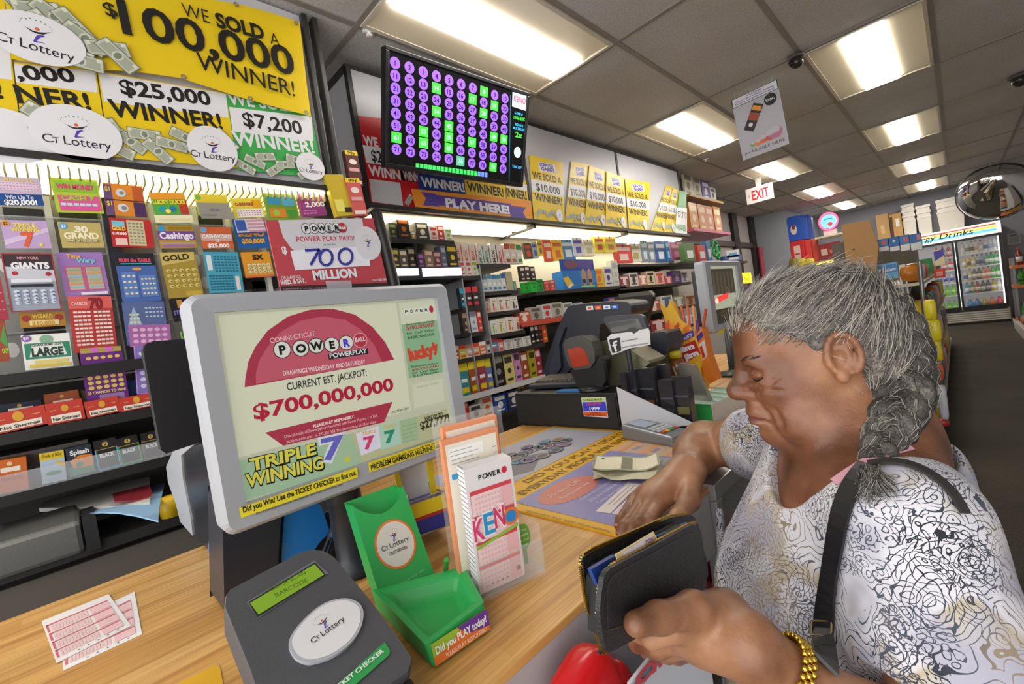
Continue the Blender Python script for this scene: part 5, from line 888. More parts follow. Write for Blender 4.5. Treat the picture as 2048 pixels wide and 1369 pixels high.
# ================================================================== the counter
def laminate(nt, b):
    tc = N(nt, 'TexCoord'); mp = N(nt, 'Mapping'); mp.inputs['Scale'].default_value = (38, 1.3, 1)
    n1 = N(nt, 'TexNoise', Scale=1., Detail=2.); m2 = N(nt, 'Mapping'); m2.inputs['Scale'].default_value = (260, 5, 1); n2 = N(nt, 'TexNoise', Scale=1., Detail=3.)
    br = N(nt, 'TexBrick'); br.inputs['Scale'].default_value = 1.; br.offset = .37; br.inputs['Brick Width'].default_value = .42; br.inputs['Row Height'].default_value = .027; br.inputs['Mortar Size'].default_value = .0
    br.inputs['Color1'].default_value = lin('e8c68a') + [1]; br.inputs['Color2'].default_value = lin('d4ac68') + [1]
    sw = N(nt, 'Mapping'); sw.inputs['Rotation'].default_value = (0, 0, math.pi/2)
    L = nt.links.new; L(tc.outputs['Object'], mp.inputs[0]); L(mp.outputs[0], n1.inputs[0]); L(tc.outputs['Object'], m2.inputs[0]); L(m2.outputs[0], n2.inputs[0]); L(tc.outputs['Object'], sw.inputs[0]); L(sw.outputs[0], br.inputs[0])
    a = N(nt, 'MixRGB', blend_type='MULTIPLY', Fac=.75); L(br.outputs['Color'], a.inputs[1]); L(ramp(nt, n1.outputs['Fac'], [(.3, 'c49a60'), (.5, 'f4e2c0'), (.7, 'fff2d8')]), a.inputs[2])
    c = N(nt, 'MixRGB', blend_type='MULTIPLY', Fac=.5); L(a.outputs[0], c.inputs[1]); L(ramp(nt, n2.outputs['Fac'], [(.35, 'c8a068'), (.6, 'fff6e6')]), c.inputs[2])
    L(c.outputs[0], b.inputs['Base Color']); b.inputs['Roughness'].default_value = .38
WOOD = node_mat('wood_laminate', laminate)
XE, XK = -.384, -1.215
t = thing('shop_counter', (-.8, 1.0, 0), 'long wood-laminate shop counter with a grey front', 'counter')
MB().box(XK, XE, -.9, 3.0, ZT-.012, ZT, WOOD).build('worktop', t, bevel=.0015)
gf = mat('b4b4b4', .5); MB().box(XE-.03, XE-.0015, -.9, .86, ZT-.13, ZT-.0125, gf).build('fascia', t)
MB().box(XK+.02, XE-.33, -.9, 3.0, .0, ZT-.0125, mat('4a4440', .7)).build('carcass', t)
MB().box(XE-.325, XE-.01, -.9, .86, .5, .515, mat('6a6460', .6)).build('candy_shelf', t)
sm = mat('b9babc', .35, .7)
MB().box(XE-.02, XE+.012, .862, 3.0, ZT-.028, ZT+.006, sm).build('metal_edge', t, bevel=.002)
MB().box(XE-.02, XE+.012, .862, .892, .1, ZT-.0285, sm).build('metal_post', t, bevel=.002)
MB().box(XE-.008, XE+.002, .893, 3.0, .12, ZT-.0285, clear('c9d0d4', .25)).build('glass_front', t)
for k in range(2): MB().box(XE-.32, XE-.012, .893, 3.0, .45-.3*k, .46-.3*k, mat('8a8480', .5)).build('case_shelf', t)
random.seed(3)
for k in range(9):
    y = .93+.13*k; c = ['8a2a2a', '5a2a24', 'b04030', '3a2a28', '7a3a2a'][k % 5]
    MB().box(XE-.2, XE-.03, y, y+.1, .4605, .62+.06*random.random(), mat(c, .4)).build('case_package', None, f'{["dark red", "brown", "rust", "black", "chestnut"][k % 5]} package in the glass front of the counter, {ORD[k]} from the metal post', 'package', 'packages in the glass case')

def emat(c, s=.62, rough=.25):
    k = ('scr', c, s)
    if k in _mats: return _mats[k]
    m = mat(c, rough, emit=s, spec=.5, alpha=1.0, coat=.001); _mats[k] = m
    b = m.node_tree.nodes['Principled BSDF']; b.inputs['Base Color'].default_value = [x*.25 for x in lin(c)]+[1]; return m
def lean_frame(bl, br, tl, z):
    A, B = PZ(*bl, z), PZ(*br, z); u = (B-A).normalized(); r = ray(*tl); t = (A-CAM).dot(u)/r.dot(u); T = CAM+r*t
    return Fr(A, u, T-A), (B-A).length, (T-A).length

# ------------------------------------------------ customer display of the lottery terminal
bz = mat('a9adb4', .45, bump=.04, bscale=900.)
def monitor(X, O, S, label, screen, name='customer_monitor'):
    """O, S: outer and screen corner pixels (tl, tr, br, bl) on the plane x=X"""
    F = FXO(0, 0, X); o = [on(F, *p) for p in O]; s = [on(F, *p) for p in S]
    t = thing(name, F.p(*s[3]), label, 'monitor'); b = MB()
    y0, y1 = (o[0][0]+o[3][0])/2, (o[1][0]+o[2][0])/2; z0, z1_ = (o[2][1]+o[3][1])/2, (o[0][1]+o[1][1])/2
    a0, a1 = (s[0][0]+s[3][0])/2, (s[1][0]+s[2][0])/2; c0, c1 = (s[2][1]+s[3][1])/2, (s[0][1]+s[1][1])/2
    def rr(y0, y1, z0, z1, r, n=5):
        P = []
        for cx, cy, a in ((y1-r, z1-r, 0), (y0+r, z1-r, 1), (y0+r, z0+r, 2), (y1-r, z0+r, 3)):
            for i in range(n): q = (a+i/(n-1))*math.pi/2; P.append((cx+r*math.cos(q), cy+r*math.sin(q)))
        return P
    P, Q = rr(y0, y1, z0, z1_, .016), rr(a0, a1, c0, c1, .001); P2 = rr(y0+.006, y1-.006, z0+.006, z1_-.006, .014); n = len(P)
    V = [F.p(a, c, -.03) for a, c in P]+[F.p(a, c, .004) for a, c in P]+[F.p(a, c, .012) for a, c in P2]+[F.p(a, c, .010) for a, c in Q]+[F.p(a, c, -.001) for a, c in Q]
    b.add(V, [(k*n+i, k*n+(i+1) % n, (k+1)*n+(i+1) % n, (k+1)*n+i) for k in range(4) for i in range(n)], bz)
    b.add([F.p(a, c, -.03) for a, c in P], [tuple(range(n-1, -1, -1))], mat('5c5f66', .5)); b.build('bezel', t)
    MB().box(y0+.03, y1-.03, z0+.03, z1_-.03, -.062, -.0305, mat('3c3e44', .5), F).build('back_shell', t, bevel=.01)
    b = MB(); b.quad(F, a0, c0, a1, c1, emat('c9ccb2', .3), .0); screen(b, F, (a0, a1, c0, c1)); b.build('screen', t)
    return t, F, (y0, y1, z0, z1_), (a0, a1, c0, c1)
def scr(b, F, q):
    E = lambda c, s=.62: emat(c, s*.54)
    bg = E('cfd2b6', .5)
    a0, a1, c0, c1 = q
    P = lambda pts, c, l=.0004: ppoly(b, F, pts, c if not isinstance(c, str) else E(c), l)
    T = lambda s, x0, y0, x1, y1, h, c, bo=.02, l=.002: ptext(b, F, s, x0, y0, x1, y1, h, E(c), bo, l)
    P([(437, 632), (792, 606), (822, 820), (478, 916)], 'd6d8bc')
    # red ball
    def arc(cx, cy, rx, ry, a0, a1, n=24, k=-.06): return [(cx+rx*math.cos(math.radians(a0+(a1-a0)*i/n)), cy-ry*math.sin(math.radians(a0+(a1-a0)*i/n))+k*rx*math.cos(math.radians(a0+(a1-a0)*i/n))*2) for i in range(n+1)]
    P([(489, 775)]+[(490, 760), (496, 725), (510, 695), (535, 662), (575, 634), (620, 620), (665, 618), (710, 630), (745, 655), (770, 685), (788, 720)], 'a8344a', .0006)
    P([(512, 768)]+[(511, 750), (518, 722), (534, 695), (560, 665), (600, 642), (645, 633), (690, 640), (722, 660), (748, 690), (764, 724)], 'c0586a', .0008)
    P([(530, 866), (785, 804), (768, 845), (566, 892)], 'a8344a', .0006)
    for i, (x, y, ch, r) in enumerate(((564, 700, 'P', 18), (601, 697, 'O', 17), (632, 692, 'W', 16), (663, 690, 'E', 15.5), (692, 686, 'R', 15))):
        a, c = on(F, x, y); rx = abs(on(F, x+r, y)[0]-a); rz = abs(on(F, x, y-r)[1]-c)
        b.disc(F, a, c, rx*1.0, rz*1.0, E('2a2a30'), .0010); b.disc(F, a, c, rx*.9, rz*.9, E('dcdcd0'), .0012); b.text(F, ch, a, c-rz*.5, rz, E('4a3ad0' if ch == 'R' else '16161c', .5), bold=.05, c=.0022)
    a, c = on(F, 720, 681); b.disc(F, a, c, .0125, .0125, E('dcb4bc'), .0010); b.disc(F, a, c, .0115, .0115, E('b03448'), .0012); T('BALL', 710, 685, 730, 682, 9, 'f0e0e0')
    T('CONNECTICUT', 540, 687, 630, 672, 10, 'e6c8cc', .0); P([(655, 708), (735, 697), (736, 708), (657, 720)], '20242c', .001); T('POWERPLAY', 659, 717, 733, 706, 9, 'e8e8e8', .02)
    T('DRAWINGS WEDNESDAY AND SATURDAY', 566, 752, 730, 728, 9, 'ecd8d8', .01)
    T('CURRENT EST. JACKPOT:', 574, 782, 733, 752, 15, '20242c', .01); T('$700,000,000', 508, 840, 787, 780, 28, 'b01c3c', .03)
    T('PLEASE PLAY RESPONSIBLY.', 626, 856, 708, 836, 6, 'f0dcdc', .03); T('Overall odds of Powerball or Powerball with Power Play are 1 in 24.9.', 568, 877, 755, 834, 6, 'e8c4c8', .0); T('Jackpot odds are 1 in 292,201,338. Purchasers must be 18 or older.', 572, 887, 752, 846, 6, 'e8c4c8', .0)
    T('CTLOTTERY.ORG', 780, 829, 817, 819, 5, '20242c', .01)
    # foot strip
    P([(473, 924), (702, 868), (727, 932), (484, 1003)], '9fbc9a', .0005); P([(702, 868), (893, 818), (905, 868), (727, 932)], 'b6b88e', .0005)
    for s, x0, y0, x1, y1, h in (('TRIPLE', 500, 943, 632, 908, 27), ('WINNING', 492, 976, 646, 936, 29)):
        ptext(b, F, s, x0-2, y0+2, x1+3, y1+2, h, E('18181a', .3), .07, .0018); ptext(b, F, s, x0, y0, x1, y1, h-3, E('e0d850', .55), .03, .0024)
    ptext(b, F, '7', 640, 926, 694, 912, 50, E('e8e8ee', .5), .08, .0018); ptext(b, F, '7', 644, 922, 690, 911, 44, E('6a6ac8', .5), .03, .0024); ptext(b, F, 's', 688, 925, 700, 922, 14, E('d8d440', .5), .05, .002)
    for pts, bgc, c7 in ((((711, 868), (757, 852), (762, 896), (722, 912)), 'd8d4e2', 'c8406a'), (((758, 852), (797, 840), (802, 888), (763, 900)), 'a8ccb8', '2a8a6a')):
        P(pts, bgc, .0008); x = sum(p[0] for p in pts)/4; y = sum(p[1] for p in pts)/4; ptext(b, F, '7', x-11, y+17, x+11, y+12, 24, E(c7), .05, .002); ptext(b, F, 'TRIPLE', x-15, y-10, x+13, y-17, 7, E('d8b050'), .03, .002)
    P([(799, 842), (832, 834), (838, 880), (804, 888)], 'a0b890', .0008)
    for i in range(5): T('----', 803, 855+i*8, 832, 847+i*8, 3, '6a8a5a', .03)
    T('WIN UP TO', 848, 843, 885, 833, 9, '3a3420', .04); T('$27,777!', 840, 860, 898, 842, 15, '3a3420', .04)
    # side column
    P([(797, 606), (870, 600), (876, 640), (803, 650)], 'd2d6ba', .0005); P([(803, 650), (876, 640), (886, 745), (818, 757)], '8ab48a', .0005); P([(820, 765), (888, 752), (893, 808), (825, 823)], 'c6c8ae', .0005); P([(824, 770), (884, 758), (889, 803), (829, 817)], 'd0d2b8', .0007)
    for i, ch in enumerate('POWER'):
        a, c = on(F, 812+i*10, 624-i*.9); b.disc(F, a, c, .0045, .006, E('e4e4d8'), .001, 14); T(ch, 809+i*10, 627-i*.9, 815+i*10, 627-i*.9, 6, '20242c', .03)
    a, c = on(F, 862, 619); b.disc(F, a, c, .005, .007, E('b03448'), .001, 14)
    for i, (s, cc, h) in enumerate((('Estimated Jackpot:', '3a5a3a', 4), ('$700,000,000', 'b0303c', 8), ('Est. Cash Value:', '3a5a3a', 4), ('$428,300,000', '3a5a3a', 5))): T(s, 811+i*1, 652+i*9, 868, 644+i*9, h, cc, .02)
    T('lucky!', 818, 722, 872, 708, 24, 'c84a34', .07); P([(868, 690), (874, 688), (872, 710), (869, 711)], 'c84a34', .002)
    for i, (s, cc) in enumerate((('Estimated Jackpot', '3a5a3a'), ('$2,250,000', 'b0303c'), ('Est. Cash Value', '3a5a3a'), ('$1,375,000', '3a5a3a'))): T(s, 822+i, 736+i*6.5, 876, 728+i*6, 4, cc, .02)
    T('YOUR LAST TICKETS', 832, 778, 876, 768, 4, 'a0a28a', .01)
XM = -.72
cmon, F, OB, SB = monitor(XM, ((367, 592), (892, 568), (938, 905), (440, 1058)), ((428, 625), (872, 597), (905, 868), (484, 1003)), 'grey framed customer monitor showing the $700,000,000 jackpot', scr)
b = MB(); Ft = Fr(F.p(0, 0, .0135), F.u, F.v)
ppoly(b, Ft, [(478, 1017), (714, 935), (716, 955), (482, 1037)], mat('f0e02a', .4)); ptext(b, Ft, 'Did you Win? Use the TICKET CHECKER to find out.', 486, 1026, 712, 950, 11, mat('1a1a14', .4), .03); ptext(b, Ft, 'Draw Game prizes expire 180 calendar days from the drawing date.', 512, 1030, 685, 970, 4, mat('3a3a24', .4), .01)
b.build('notice_tape', cmon, 'yellow tape about using the ticket checker')
b = MB(); ppoly(b, Ft, [(736, 926), (888, 876), (890, 894), (738, 946)], mat('f0e02a', .4)); ptext(b, Ft, 'PROBLEM GAMBLING HELPLINE 1-888-', 742, 941, 888, 893, 10, mat('1a1a14', .4), .03); ptext(b, Ft, 'If you or someone you know needs help call the', 745, 930, 880, 884, 4, mat('3a3a24', .4), .01)
b.build('notice_tape', cmon, 'yellow tape with the gambling helpline')
p = PX(690, 1040, XM-.06); MB().lathe((XM-.05, p.y, ZT+.0005), [(.042, 0), (.042, .01), (.032, .02), (.027, .03), (.027, .12), (.029, .121), (.029, .19), (.024, .2)], mat('2e333d', .4), 20).build('stand', cmon)
MB().box(XM-.075, XM-.0625, p.y-.05, p.y+.05, ZT+.15, ZT+.3, mat('26282e', .5)).build('stand_bracket', cmon)
# jackpot sign clipped over the monitor
XS2 = XM-.035
Fs = FXO(0, 0, XS2); c4 = ((531, 441), (746, 436), (777, 576), (562, 582)); P = [on(Fs, *p) for p in c4]; b = MB(); b.prism(Fs, P, -.003, 0, mat('c04a52', .4))
gry = mat('d4d2d8', .4); ppoly(b, Fs, [(556, 441), (724, 437), (731, 480), (742, 500), (722, 502), (690, 503), (600, 509), (582, 497), (566, 475)], gry)
ppoly(b, Fs, [(580, 502), (735, 492), (740, 532), (590, 541)], mat('ecebf2', .4), .001); a, c = on(Fs, 735, 487); b.disc(Fs, a, c, .026, .031, mat('dcdae0', .4), .0014); figure(b, Fs, a, c, .018, 0, .002)
for i, ch in enumerate('POWER'):
    a, c = on(Fs, 612+i*15.2, 458-i*.4); b.disc(Fs, a, c, .0082, .0092, mat('3a3a40', .4), .001, 18); b.disc(Fs, a, c, .0073, .0082, mat('e8e8ec', .4), .0013, 18); b.text(Fs, ch, a, c-.0042, .0085, mat('1a1a20', .4), bold=.05, c=.002)
a, c = on(Fs, 684, 456); b.disc(Fs, a, c, .008, .009, mat('d0303c', .4), .0013, 18); ptext(b, Fs, 'Ball', 677, 459, 691, 459, 7, mat('f0e0e0', .4), .03, .002); ptext(b, Fs, 'CONNECTICUT', 653, 467, 691, 465, 4, mat('3a3a40', .4), .02, .002)
RD = mat('cc4050', .4); ptext(b, Fs, 'POWER PLAY PAYS!', 593, 484, 709, 481, 10, RD, .01); ptext(b, Fs, 'ESTIMATED', 647, 492, 672, 491, 3, mat('7a9aa0', .4), .02)
blue = mat('3a3a9a', .4)
for pts in ([(609, 502), (638, 500), (620, 531)], [(646+13*math.cos(i*.5236+1.6)+5, 516-16*math.sin(i*.5236+1.6)) for i in range(13)], [(686+14*math.cos(i*.5236+1.6)+4, 514-16*math.sin(i*.5236+1.6)) for i in range(13)]): b.line(Fs, [on(Fs, *p) for p in pts], .0045, blue, .0022)
ptext(b, Fs, '$', 565, 508, 575, 507, 14, WH, .05); ptext(b, Fs, 'MILLION', 627, 560, 714, 554, 18, WH, .05); ptext(b, Fs, 'DRAWINGS', 563, 560, 602, 557, 7, WH, .0); ptext(b, Fs, 'WED. & SAT.', 561, 570, 611, 566, 9, WH, .04); ptext(b, Fs, 'CTLOTTERY.ORG', 744, 563, 772, 561, 4, WH, .03)
ppoly(b, Fs, [(561, 573), (776, 566), (777, 576), (562, 582)], mat('3a2a2c', .4), .0008); ptext(b, Fs, 'Overall odds of winning a prize are printed here for players', 566, 580, 700, 576, 3, mat('d8b0b0', .4), .0, .002)
t = thing('jackpot_sign', Fs.p((P[2][0]+P[3][0])/2, P[3][1]), 'red POWER PLAY PAYS sign with a handwritten 700 MILLION above the monitor', 'sign'); b.build('card', t)
a, c = on(Fs, 677, 577); MB().box(a-.022, a+.022, c-.03, c+.012, .0035, .006, clear('d8d8e0', .4), Fs).build('clip', t)

# ------------------------------------------------ keno screen hung from the ceiling
tlp, trp, brp, blp = [Vector((x, y, z+CAMZ)) for x, y, z in ((-1.728, 1.184, 1.352), (-1.662, 2.081, 1.337), (-1.826, 2.103, .843), (-1.892, 1.205, .858))]
F = Fr(blp, trp-tlp, tlp-blp); W, H = (trp-tlp).length, (tlp-blp).length
t = thing('number_screen', F.p(W/2, 0), 'large black screen of purple and green numbers hanging above the counter', 'screen')
b = MB(); fb = mat('17171a', .3)
for q in ((0, W, H-.018, H), (0, W, 0, .022), (0, .018, .022, H-.018), (W-.018, W, .022, H-.018)): b.box(*q, -.03, .006, fb, F)
b.box(0, W, 0, H, -.045, -.0301, fb, F); b.build('bezel', t, bevel=.003)
b = MB(); b.quad(F, .018, .022, W-.018, H-.018, mat('0b0b0e', .18), 0)
pu, gn, tx, tg = emat('8a5af0', 1.0), emat('3ec83a', 1.0), emat('2a1466', .3), emat('b8f0e0', .8)
hits = {8, 14, 17, 19, 28, 34, 45, 49, 50, 53, 55, 57, 61, 63, 65, 79, 76}
T0, T1, B1, B0 = [on(F, *p) for p in ((790, 126), (1010, 197), (1006, 338), (793, 299))]
for r in range(8):
    for k in range(10):
        n = r*10+k+1; s, q = k/9, r/7
        l = (T0[0]*(1-q)+B0[0]*q, T0[1]*(1-q)+B0[1]*q); g = (T1[0]*(1-q)+B1[0]*q, T1[1]*(1-q)+B1[1]*q); a, c = l[0]*(1-s)+g[0]*s, l[1]*(1-s)+g[1]*s
        if n in hits: b.quad(F, a-.026, c-.024, a+.026, c+.024, gn if n != 76 else emat('5ab890', .7), .0005)
        else: b.disc(F, a, c, .026, .025, pu, .0005, 18)
        b.text(F, str(n), a, c-.011, .022, tg if n in hits else tx, bold=.02, c=.0012)
q0, q1 = on(F, 835, 332), on(F, 972, 350)
for i in range(19): a = q0[0]+(q1[0]-q0[0])*i/18; c = q0[1]+(q1[1]-q0[1])*i/18; b.quad(F, a-.010, c-.012, a+.010, c+.012, emat('3ec85a', .9) if i < 16 else emat('6a8ad8', .8), .0005)
b.line(F, [on(F, 1021, 190), on(F, 1018, 370)], .004, emat('3a7a9a', .6), .0006)
ppoly(b, F, [(1025, 184), (1053, 192), (1051, 222), (1024, 213)], emat('c8d4ec', .8), .0006); ptext(b, F, 'KENO', 1027, 202, 1051, 209, 12, emat('c85a78', .6), .03, .0014)
for s, x0, y0, x1, y1, h, cc in (('GAME #', 1029, 228, 1045, 232, 5, '3ab0e0'), ('154640K', 1027, 238, 1050, 243, 7, '3ec83a'), ('BONUS', 1030, 251, 1046, 255, 5, '3ab0e0'), ('MULTIPLIER', 1026, 258, 1049, 263, 5, '3ab0e0'), ('2x', 1030, 274, 1044, 277, 11, '3ee03a'), ('TIME LEFT', 1024, 335, 1045, 339, 5, '3a9ad0')): ptext(b, F, s, x0, y0, x1, y1, h, emat(cc, .9), .02, .0012)
a, c = on(F, 1035, 305); b.disc(F, a, c, .028, .03, emat('b8d0ec', .9), .0006)
b.build('panel', t)
MB().tube([F.p(W/2, H*.6, -.045), F.p(W/2, H*.6, -.12), (F.p(W/2, H*.6, -.12).x, F.p(W/2, H*.6, -.12).y, ZC-.009)], .02, mat('2a2a2c', .5), 10).build('ceiling_bracket', t)

# ------------------------------------------------ ticket checker
def checker():
    T = PZ(620, 1097, ZT+.135); B_ = PZ(822, 1318, ZT+.045)
    v = (T-B_); F = Fr(T, Vector((-v.y*.0-.03, 1, .0)), v)
    t = thing('ticket_checker', (T.x+.06, T.y-.05, ZT), 'dark grey ticket checker with a green display and white oval badge', 'ticket checker')
    out = [(450, 1190), (458, 1179), (600, 1104), (625, 1098), (648, 1101), (668, 1113), (740, 1198), (812, 1296), (826, 1318), (824, 1330), (818, 1345), (690, 1440), (560, 1480), (530, 1440), (500, 1345), (448, 1215)]
    P = [on(F, *p) for p in out]; P.reverse(); cx = sum(p[0] for p in P)/len(P); cy = sum(p[1] for p in P)/len(P)
    body = mat('4b4c50', .6, bump=.25, bscale=1500.); b = MB(); n = len(P)
    ins = [(cx+(a-cx)*.985, cy+(c-cy)*.985) for a, c in P]
    L = [(ins, .0), (P, -.005), (P, -.042), (ins, -.046)]; V = [F.p(a, c, d) for pp, d in L for a, c in pp]
    b.add(V, [(k*n+(i+1) % n, k*n+i, (k+1)*n+i, (k+1)*n+(i+1) % n) for k in range(3) for i in range(n)], body); b.add(V[:n], [tuple(range(n))], body); b.add(V[-n:], [tuple(range(n-1, -1, -1))], body)
    b.build('housing', t)
    lo = [F.p(cx+(a-cx)*.86, cy+(c-cy)*.86, -.047) for a, c in P]; b = MB(); bot = [Vector((q.x, q.y, ZT+.001)) for q in lo]
    b.add(bot+lo, [(i, n+i, n+(i+1) % n, (i+1) % n)[::-1] for i in range(n)]+[tuple(range(n, 2*n))], mat('3a3b3f', .6)); b.build('base', t)
    b = MB(); ppoly(b, F, [(493, 1206), (629, 1122), (657, 1148), (516, 1239)], mat('6a6c78', .5), .0008); ppoly(b, F, [(497, 1207), (630, 1127), (651, 1152), (515, 1237)], mat('1c1f16', .5), .0012); ppoly(b, F, [(500, 1209), (629, 1131), (648, 1152), (517, 1232)], emat('7aa024', .42), .0016)
    ptext(b, F, 'PLEASE SCAN', 538, 1188, 612, 1151, 9, mat('4a661c', .4), .0, .0022); ptext(b, F, 'BARCODE', 552, 1198, 616, 1166, 9, mat('4a661c', .4), .0, .0022); b.build('display', t)
    b = MB(); o_, e1, e2 = on(F, 651, 1265), on(F, 722, 1222), on(F, 604, 1218); SM = lambda L: [tuple(.5*(2*L[i][k]+(L[(i+1) % len(L)][k]-L[i-1][k])*q+(2*L[i-1][k]-5*L[i][k]+4*L[(i+1) % len(L)][k]-L[(i+2) % len(L)][k])*q*q+(3*L[i][k]-L[i-1][k]-3*L[(i+1) % len(L)][k]+L[(i+2) % len(L)][k])*q**3) for k in (0, 1)) for i in range(len(L)) for q in (0, .25, .5, .75)]
    E_ = [(587, 1318), (577, 1292), (592, 1262), (625, 1228), (655, 1209), (690, 1202), (715, 1210), (726, 1228), (722, 1258), (702, 1290), (665, 1318), (625, 1331), (604, 1329)]
    Q = [on(F, *p) for p in SM(E_)]; mx = sum(p[0] for p in Q)/52; my = sum(p[1] for p in Q)/52
    b.prism(F, [(a, c) for a, c in reversed(Q)], 0, .004, mat('b4b8bf', .25)); b.poly(F, [(mx+(a-mx)*.92, my+(c-my)*.92) for a, c in reversed(Q)], mat('e0dfe0', .3), .0045)
    r = math.atan2(on(F, 712, 1245)[1]-on(F, 625, 1310)[1], on(F, 712, 1245)[0]-on(F, 625, 1310)[0]); ctlogo(b, F, mx, my+.004, abs(e1[0]-e2[0])*.55, r, .0052)
    b.build('badge', t)
    b = MB(); ppoly(b, F, [(690, 1352), (769, 1287), (780, 1304), (776, 1312), (700, 1376)][::-1], mat('2f9a4e', .35), .0016) if False else ppoly(b, F, [(655, 1390), (769, 1287), (780, 1304), (778, 1313), (668, 1410)], mat('2f9a4e', .35), .0016)
    ptext(b, F, 'TICKET CHECKER', 664, 1392, 768, 1307, 11, mat('d8ecd8', .4), .03, .0024); b.build('name_plate', t, 'green TICKET CHECKER plate')
    p, q = on(F, 800, 1352), on(F, 824, 1328); MB().box(p[0]-.09, q[0]-.004, p[1]-.035, q[1]-.006, -.04, -.012, mat('141416', .6), F).build('ticket_slot', t)
checker()
# ------------------------------------------------ green slip holder
GR = mat('2fae58', .38); FG, Wg, Hg = lean_frame((765, 1212), (871, 1156), (703, 1011), ZT+.012)
n0 = FG.u.cross(Vector((0, 0, 1))).normalized()
if n0.dot(CAM-FG.o) < 0: n0 = -n0
t = thing('slip_holder', FG.p(Wg/2, 0), 'bright green lottery slip holder with a tray and round white badge', 'holder')
b = MB(); b.box(0, Wg, 0, .03, -.03, 0, GR, FG)
m_ = 10; top = [(Wg*i/m_, Hg-.028*math.sin(math.pi*min(1, max(0, (i/m_)*1.0)))**.8) for i in range(m_+1)]
b.prism(FG, [(0, .0301), (Wg, .0301)]+list(reversed(top)), -.004, 0, GR); b.box(0, Wg, .0301, Hg+.012, -.034, -.030, GR, FG)
b.prism(Fr(FG.p(0, 0, 0), -FG.n, FG.v, -FG.u), [(0.0041, .0301), (.0299, .0301), (.0299, Hg+.01), (.0041, Hg)], -.004, 0, GR); b.prism(Fr(FG.p(Wg, 0, 0), -FG.n, FG.v, -FG.u), [(.0041, .0301), (.0299, .0301), (.0299, Hg+.01), (.0041, Hg)], 0, .004, GR)
b.build('pocket', t)
b = MB(); a, c = on(FG, 791, 1088); b.disc(FG, a, c, Wg*.37, Wg*.42, mat('e87a34', .4), .0008, 36); b.disc(FG, a, c, Wg*.335, Wg*.38, mat('dcdcd4', .4), .0012, 36); ctlogo(b, FG, a, c+.006, Wg*.37, 0, .0018, True); ptext(b, FG, 'Purchasers must be 18 or older.', 775, 1186, 850, 1140, 4, mat('a8e0b8', .4), .0, .001); b.build('badge', t)
b = MB(); fl, fr_ = PZ(868, 1343, ZT+.001), PZ(985, 1262, ZT+.001); bl, br = PZ(752, 1222, ZT+.001), PZ(935, 1172, ZT+.001)
ft, frt = PZ(852, 1292, ZT+.03), PZ(968, 1205, ZT+.032)
kk = 8; ring_b = [bl, fl, fr_, br]; up = Vector((0, 0, 1))
def tray(b):
    A = [bl+up*.03, ft, frt, br+up*.03]; n_ = Vector((0, 0, 0)); C0 = sum(A, Vector())/4
    b.add([bl, fl, fr_, br]+A, [(3, 2, 1, 0), (0, 1, 5, 4), (1, 2, 6, 5), (2, 3, 7, 6), (3, 0, 4, 7)], GR)
    In = [C0+(p-C0)*.8 for p in A]; Lo = [C0+(p-C0)*.6-up*.022 for p in A]
    b.add(A+In+Lo, [(i, (i+1) % 4, 4+(i+1) % 4, 4+i) for i in range(4)]+[(4+i, 4+(i+1) % 4, 8+(i+1) % 4, 8+i) for i in range(4)]+[(8, 9, 10, 11)], GR)
tray(b); o = b.build('tray', t, bevel=.006, seg=3)
Ff = Fr(fl, fr_-fl, ft-fl); b = MB(); L_ = (fr_-fl).length; hh = (ft-fl).dot(Ff.v)
b.poly(Ff, [(L_*.03, hh*.12), (L_*.97, hh*.12), (L_*.97, hh*.95), (L_*.03, hh*.95)], mat('e87a34', .4), .0012); b.poly(Ff, [(L_*.03, hh*.45), (L_*.3, hh*.5), (L_*.55, hh*.95), (L_*.03, hh*.95)], mat('9ac030', .4), .0016); b.poly(Ff, [(L_*.45, hh*.95), (L_*.97, hh*.95), (L_*.97, hh*.3), (L_*.62, hh*.5)], mat('6a3a9a', .4), .0020)
b.text(Ff, 'Did you PLAY today?', L_*.5, hh*.52, hh*.28, mat('f2f2ee', .4), w=L_*.86, bold=.03, c=.003); b.text(Ff, 'PLEASE PLAY RESPONSIBLY.', L_*.56, hh*.2, hh*.16, mat('f6d8b8', .4), w=L_*.72, bold=.02, c=.003); b.build('label', t, 'orange and purple label asking Did you PLAY today?')

# ------------------------------------------------ clear holder with keno slips and flyers
FK, Wk, Hk = lean_frame((960, 1192), (1050, 1150), (927, 943), ZT+.006)
t = thing('acrylic_rack', FK.p(Wk/2, 0), 'clear acrylic rack holding keno slips and orange flyers', 'rack')
ac = clear('e8eef0', .14)
MB().box(-.012, Wk+.03, -.004, 0, -.075, .012, ac, FK).build('floor_plate', t)
MB().box(-.012, Wk+.03, 0.0005, .05, .008, .0105, ac, FK).build('front_lip', t); MB().box(-.012, Wk+.03, .0005, .24, -.075, -.0725, ac, FK).build('back_plate', t); MB().box(Wk+.024, Wk+.03, .0005, .07, -.072, .0075, ac, FK).build('side_plate', t)
b = MB(); b.box(0, Wk, 0.0005, Hk, -.024, 0, mat('e8e4e6', .6), FK)
RDk = mat('d84a56', .5); PK = mat('eab8bc', .5)
for i in range(26): b.box(-.0006, -.0001, .004+i*.0072*(1 if i < 26 else 0), .0047+i*.0072, -.023, -.001, mat('6a7488', .6), FK)
for j in range(4):
    y = Hk*(.79-.2*j); b.quad(FK, .004, y, Wk-.004, y+.006, RDk); b.quad(FK, .004, y-.032, Wk*.68, y, mat('f0d4d6', .5)); b.quad(FK, Wk*.7, y-.032, Wk-.004, y, PK); b.quad(FK, .004, y-.033, .0055, y, RDk)
    for k in range(9):
        for l in range(4): b.quad(FK, .010+k*.0052, y-.029+l*.0072, .0128+k*.0052, y-.0256+l*.0072, PK, .0010)
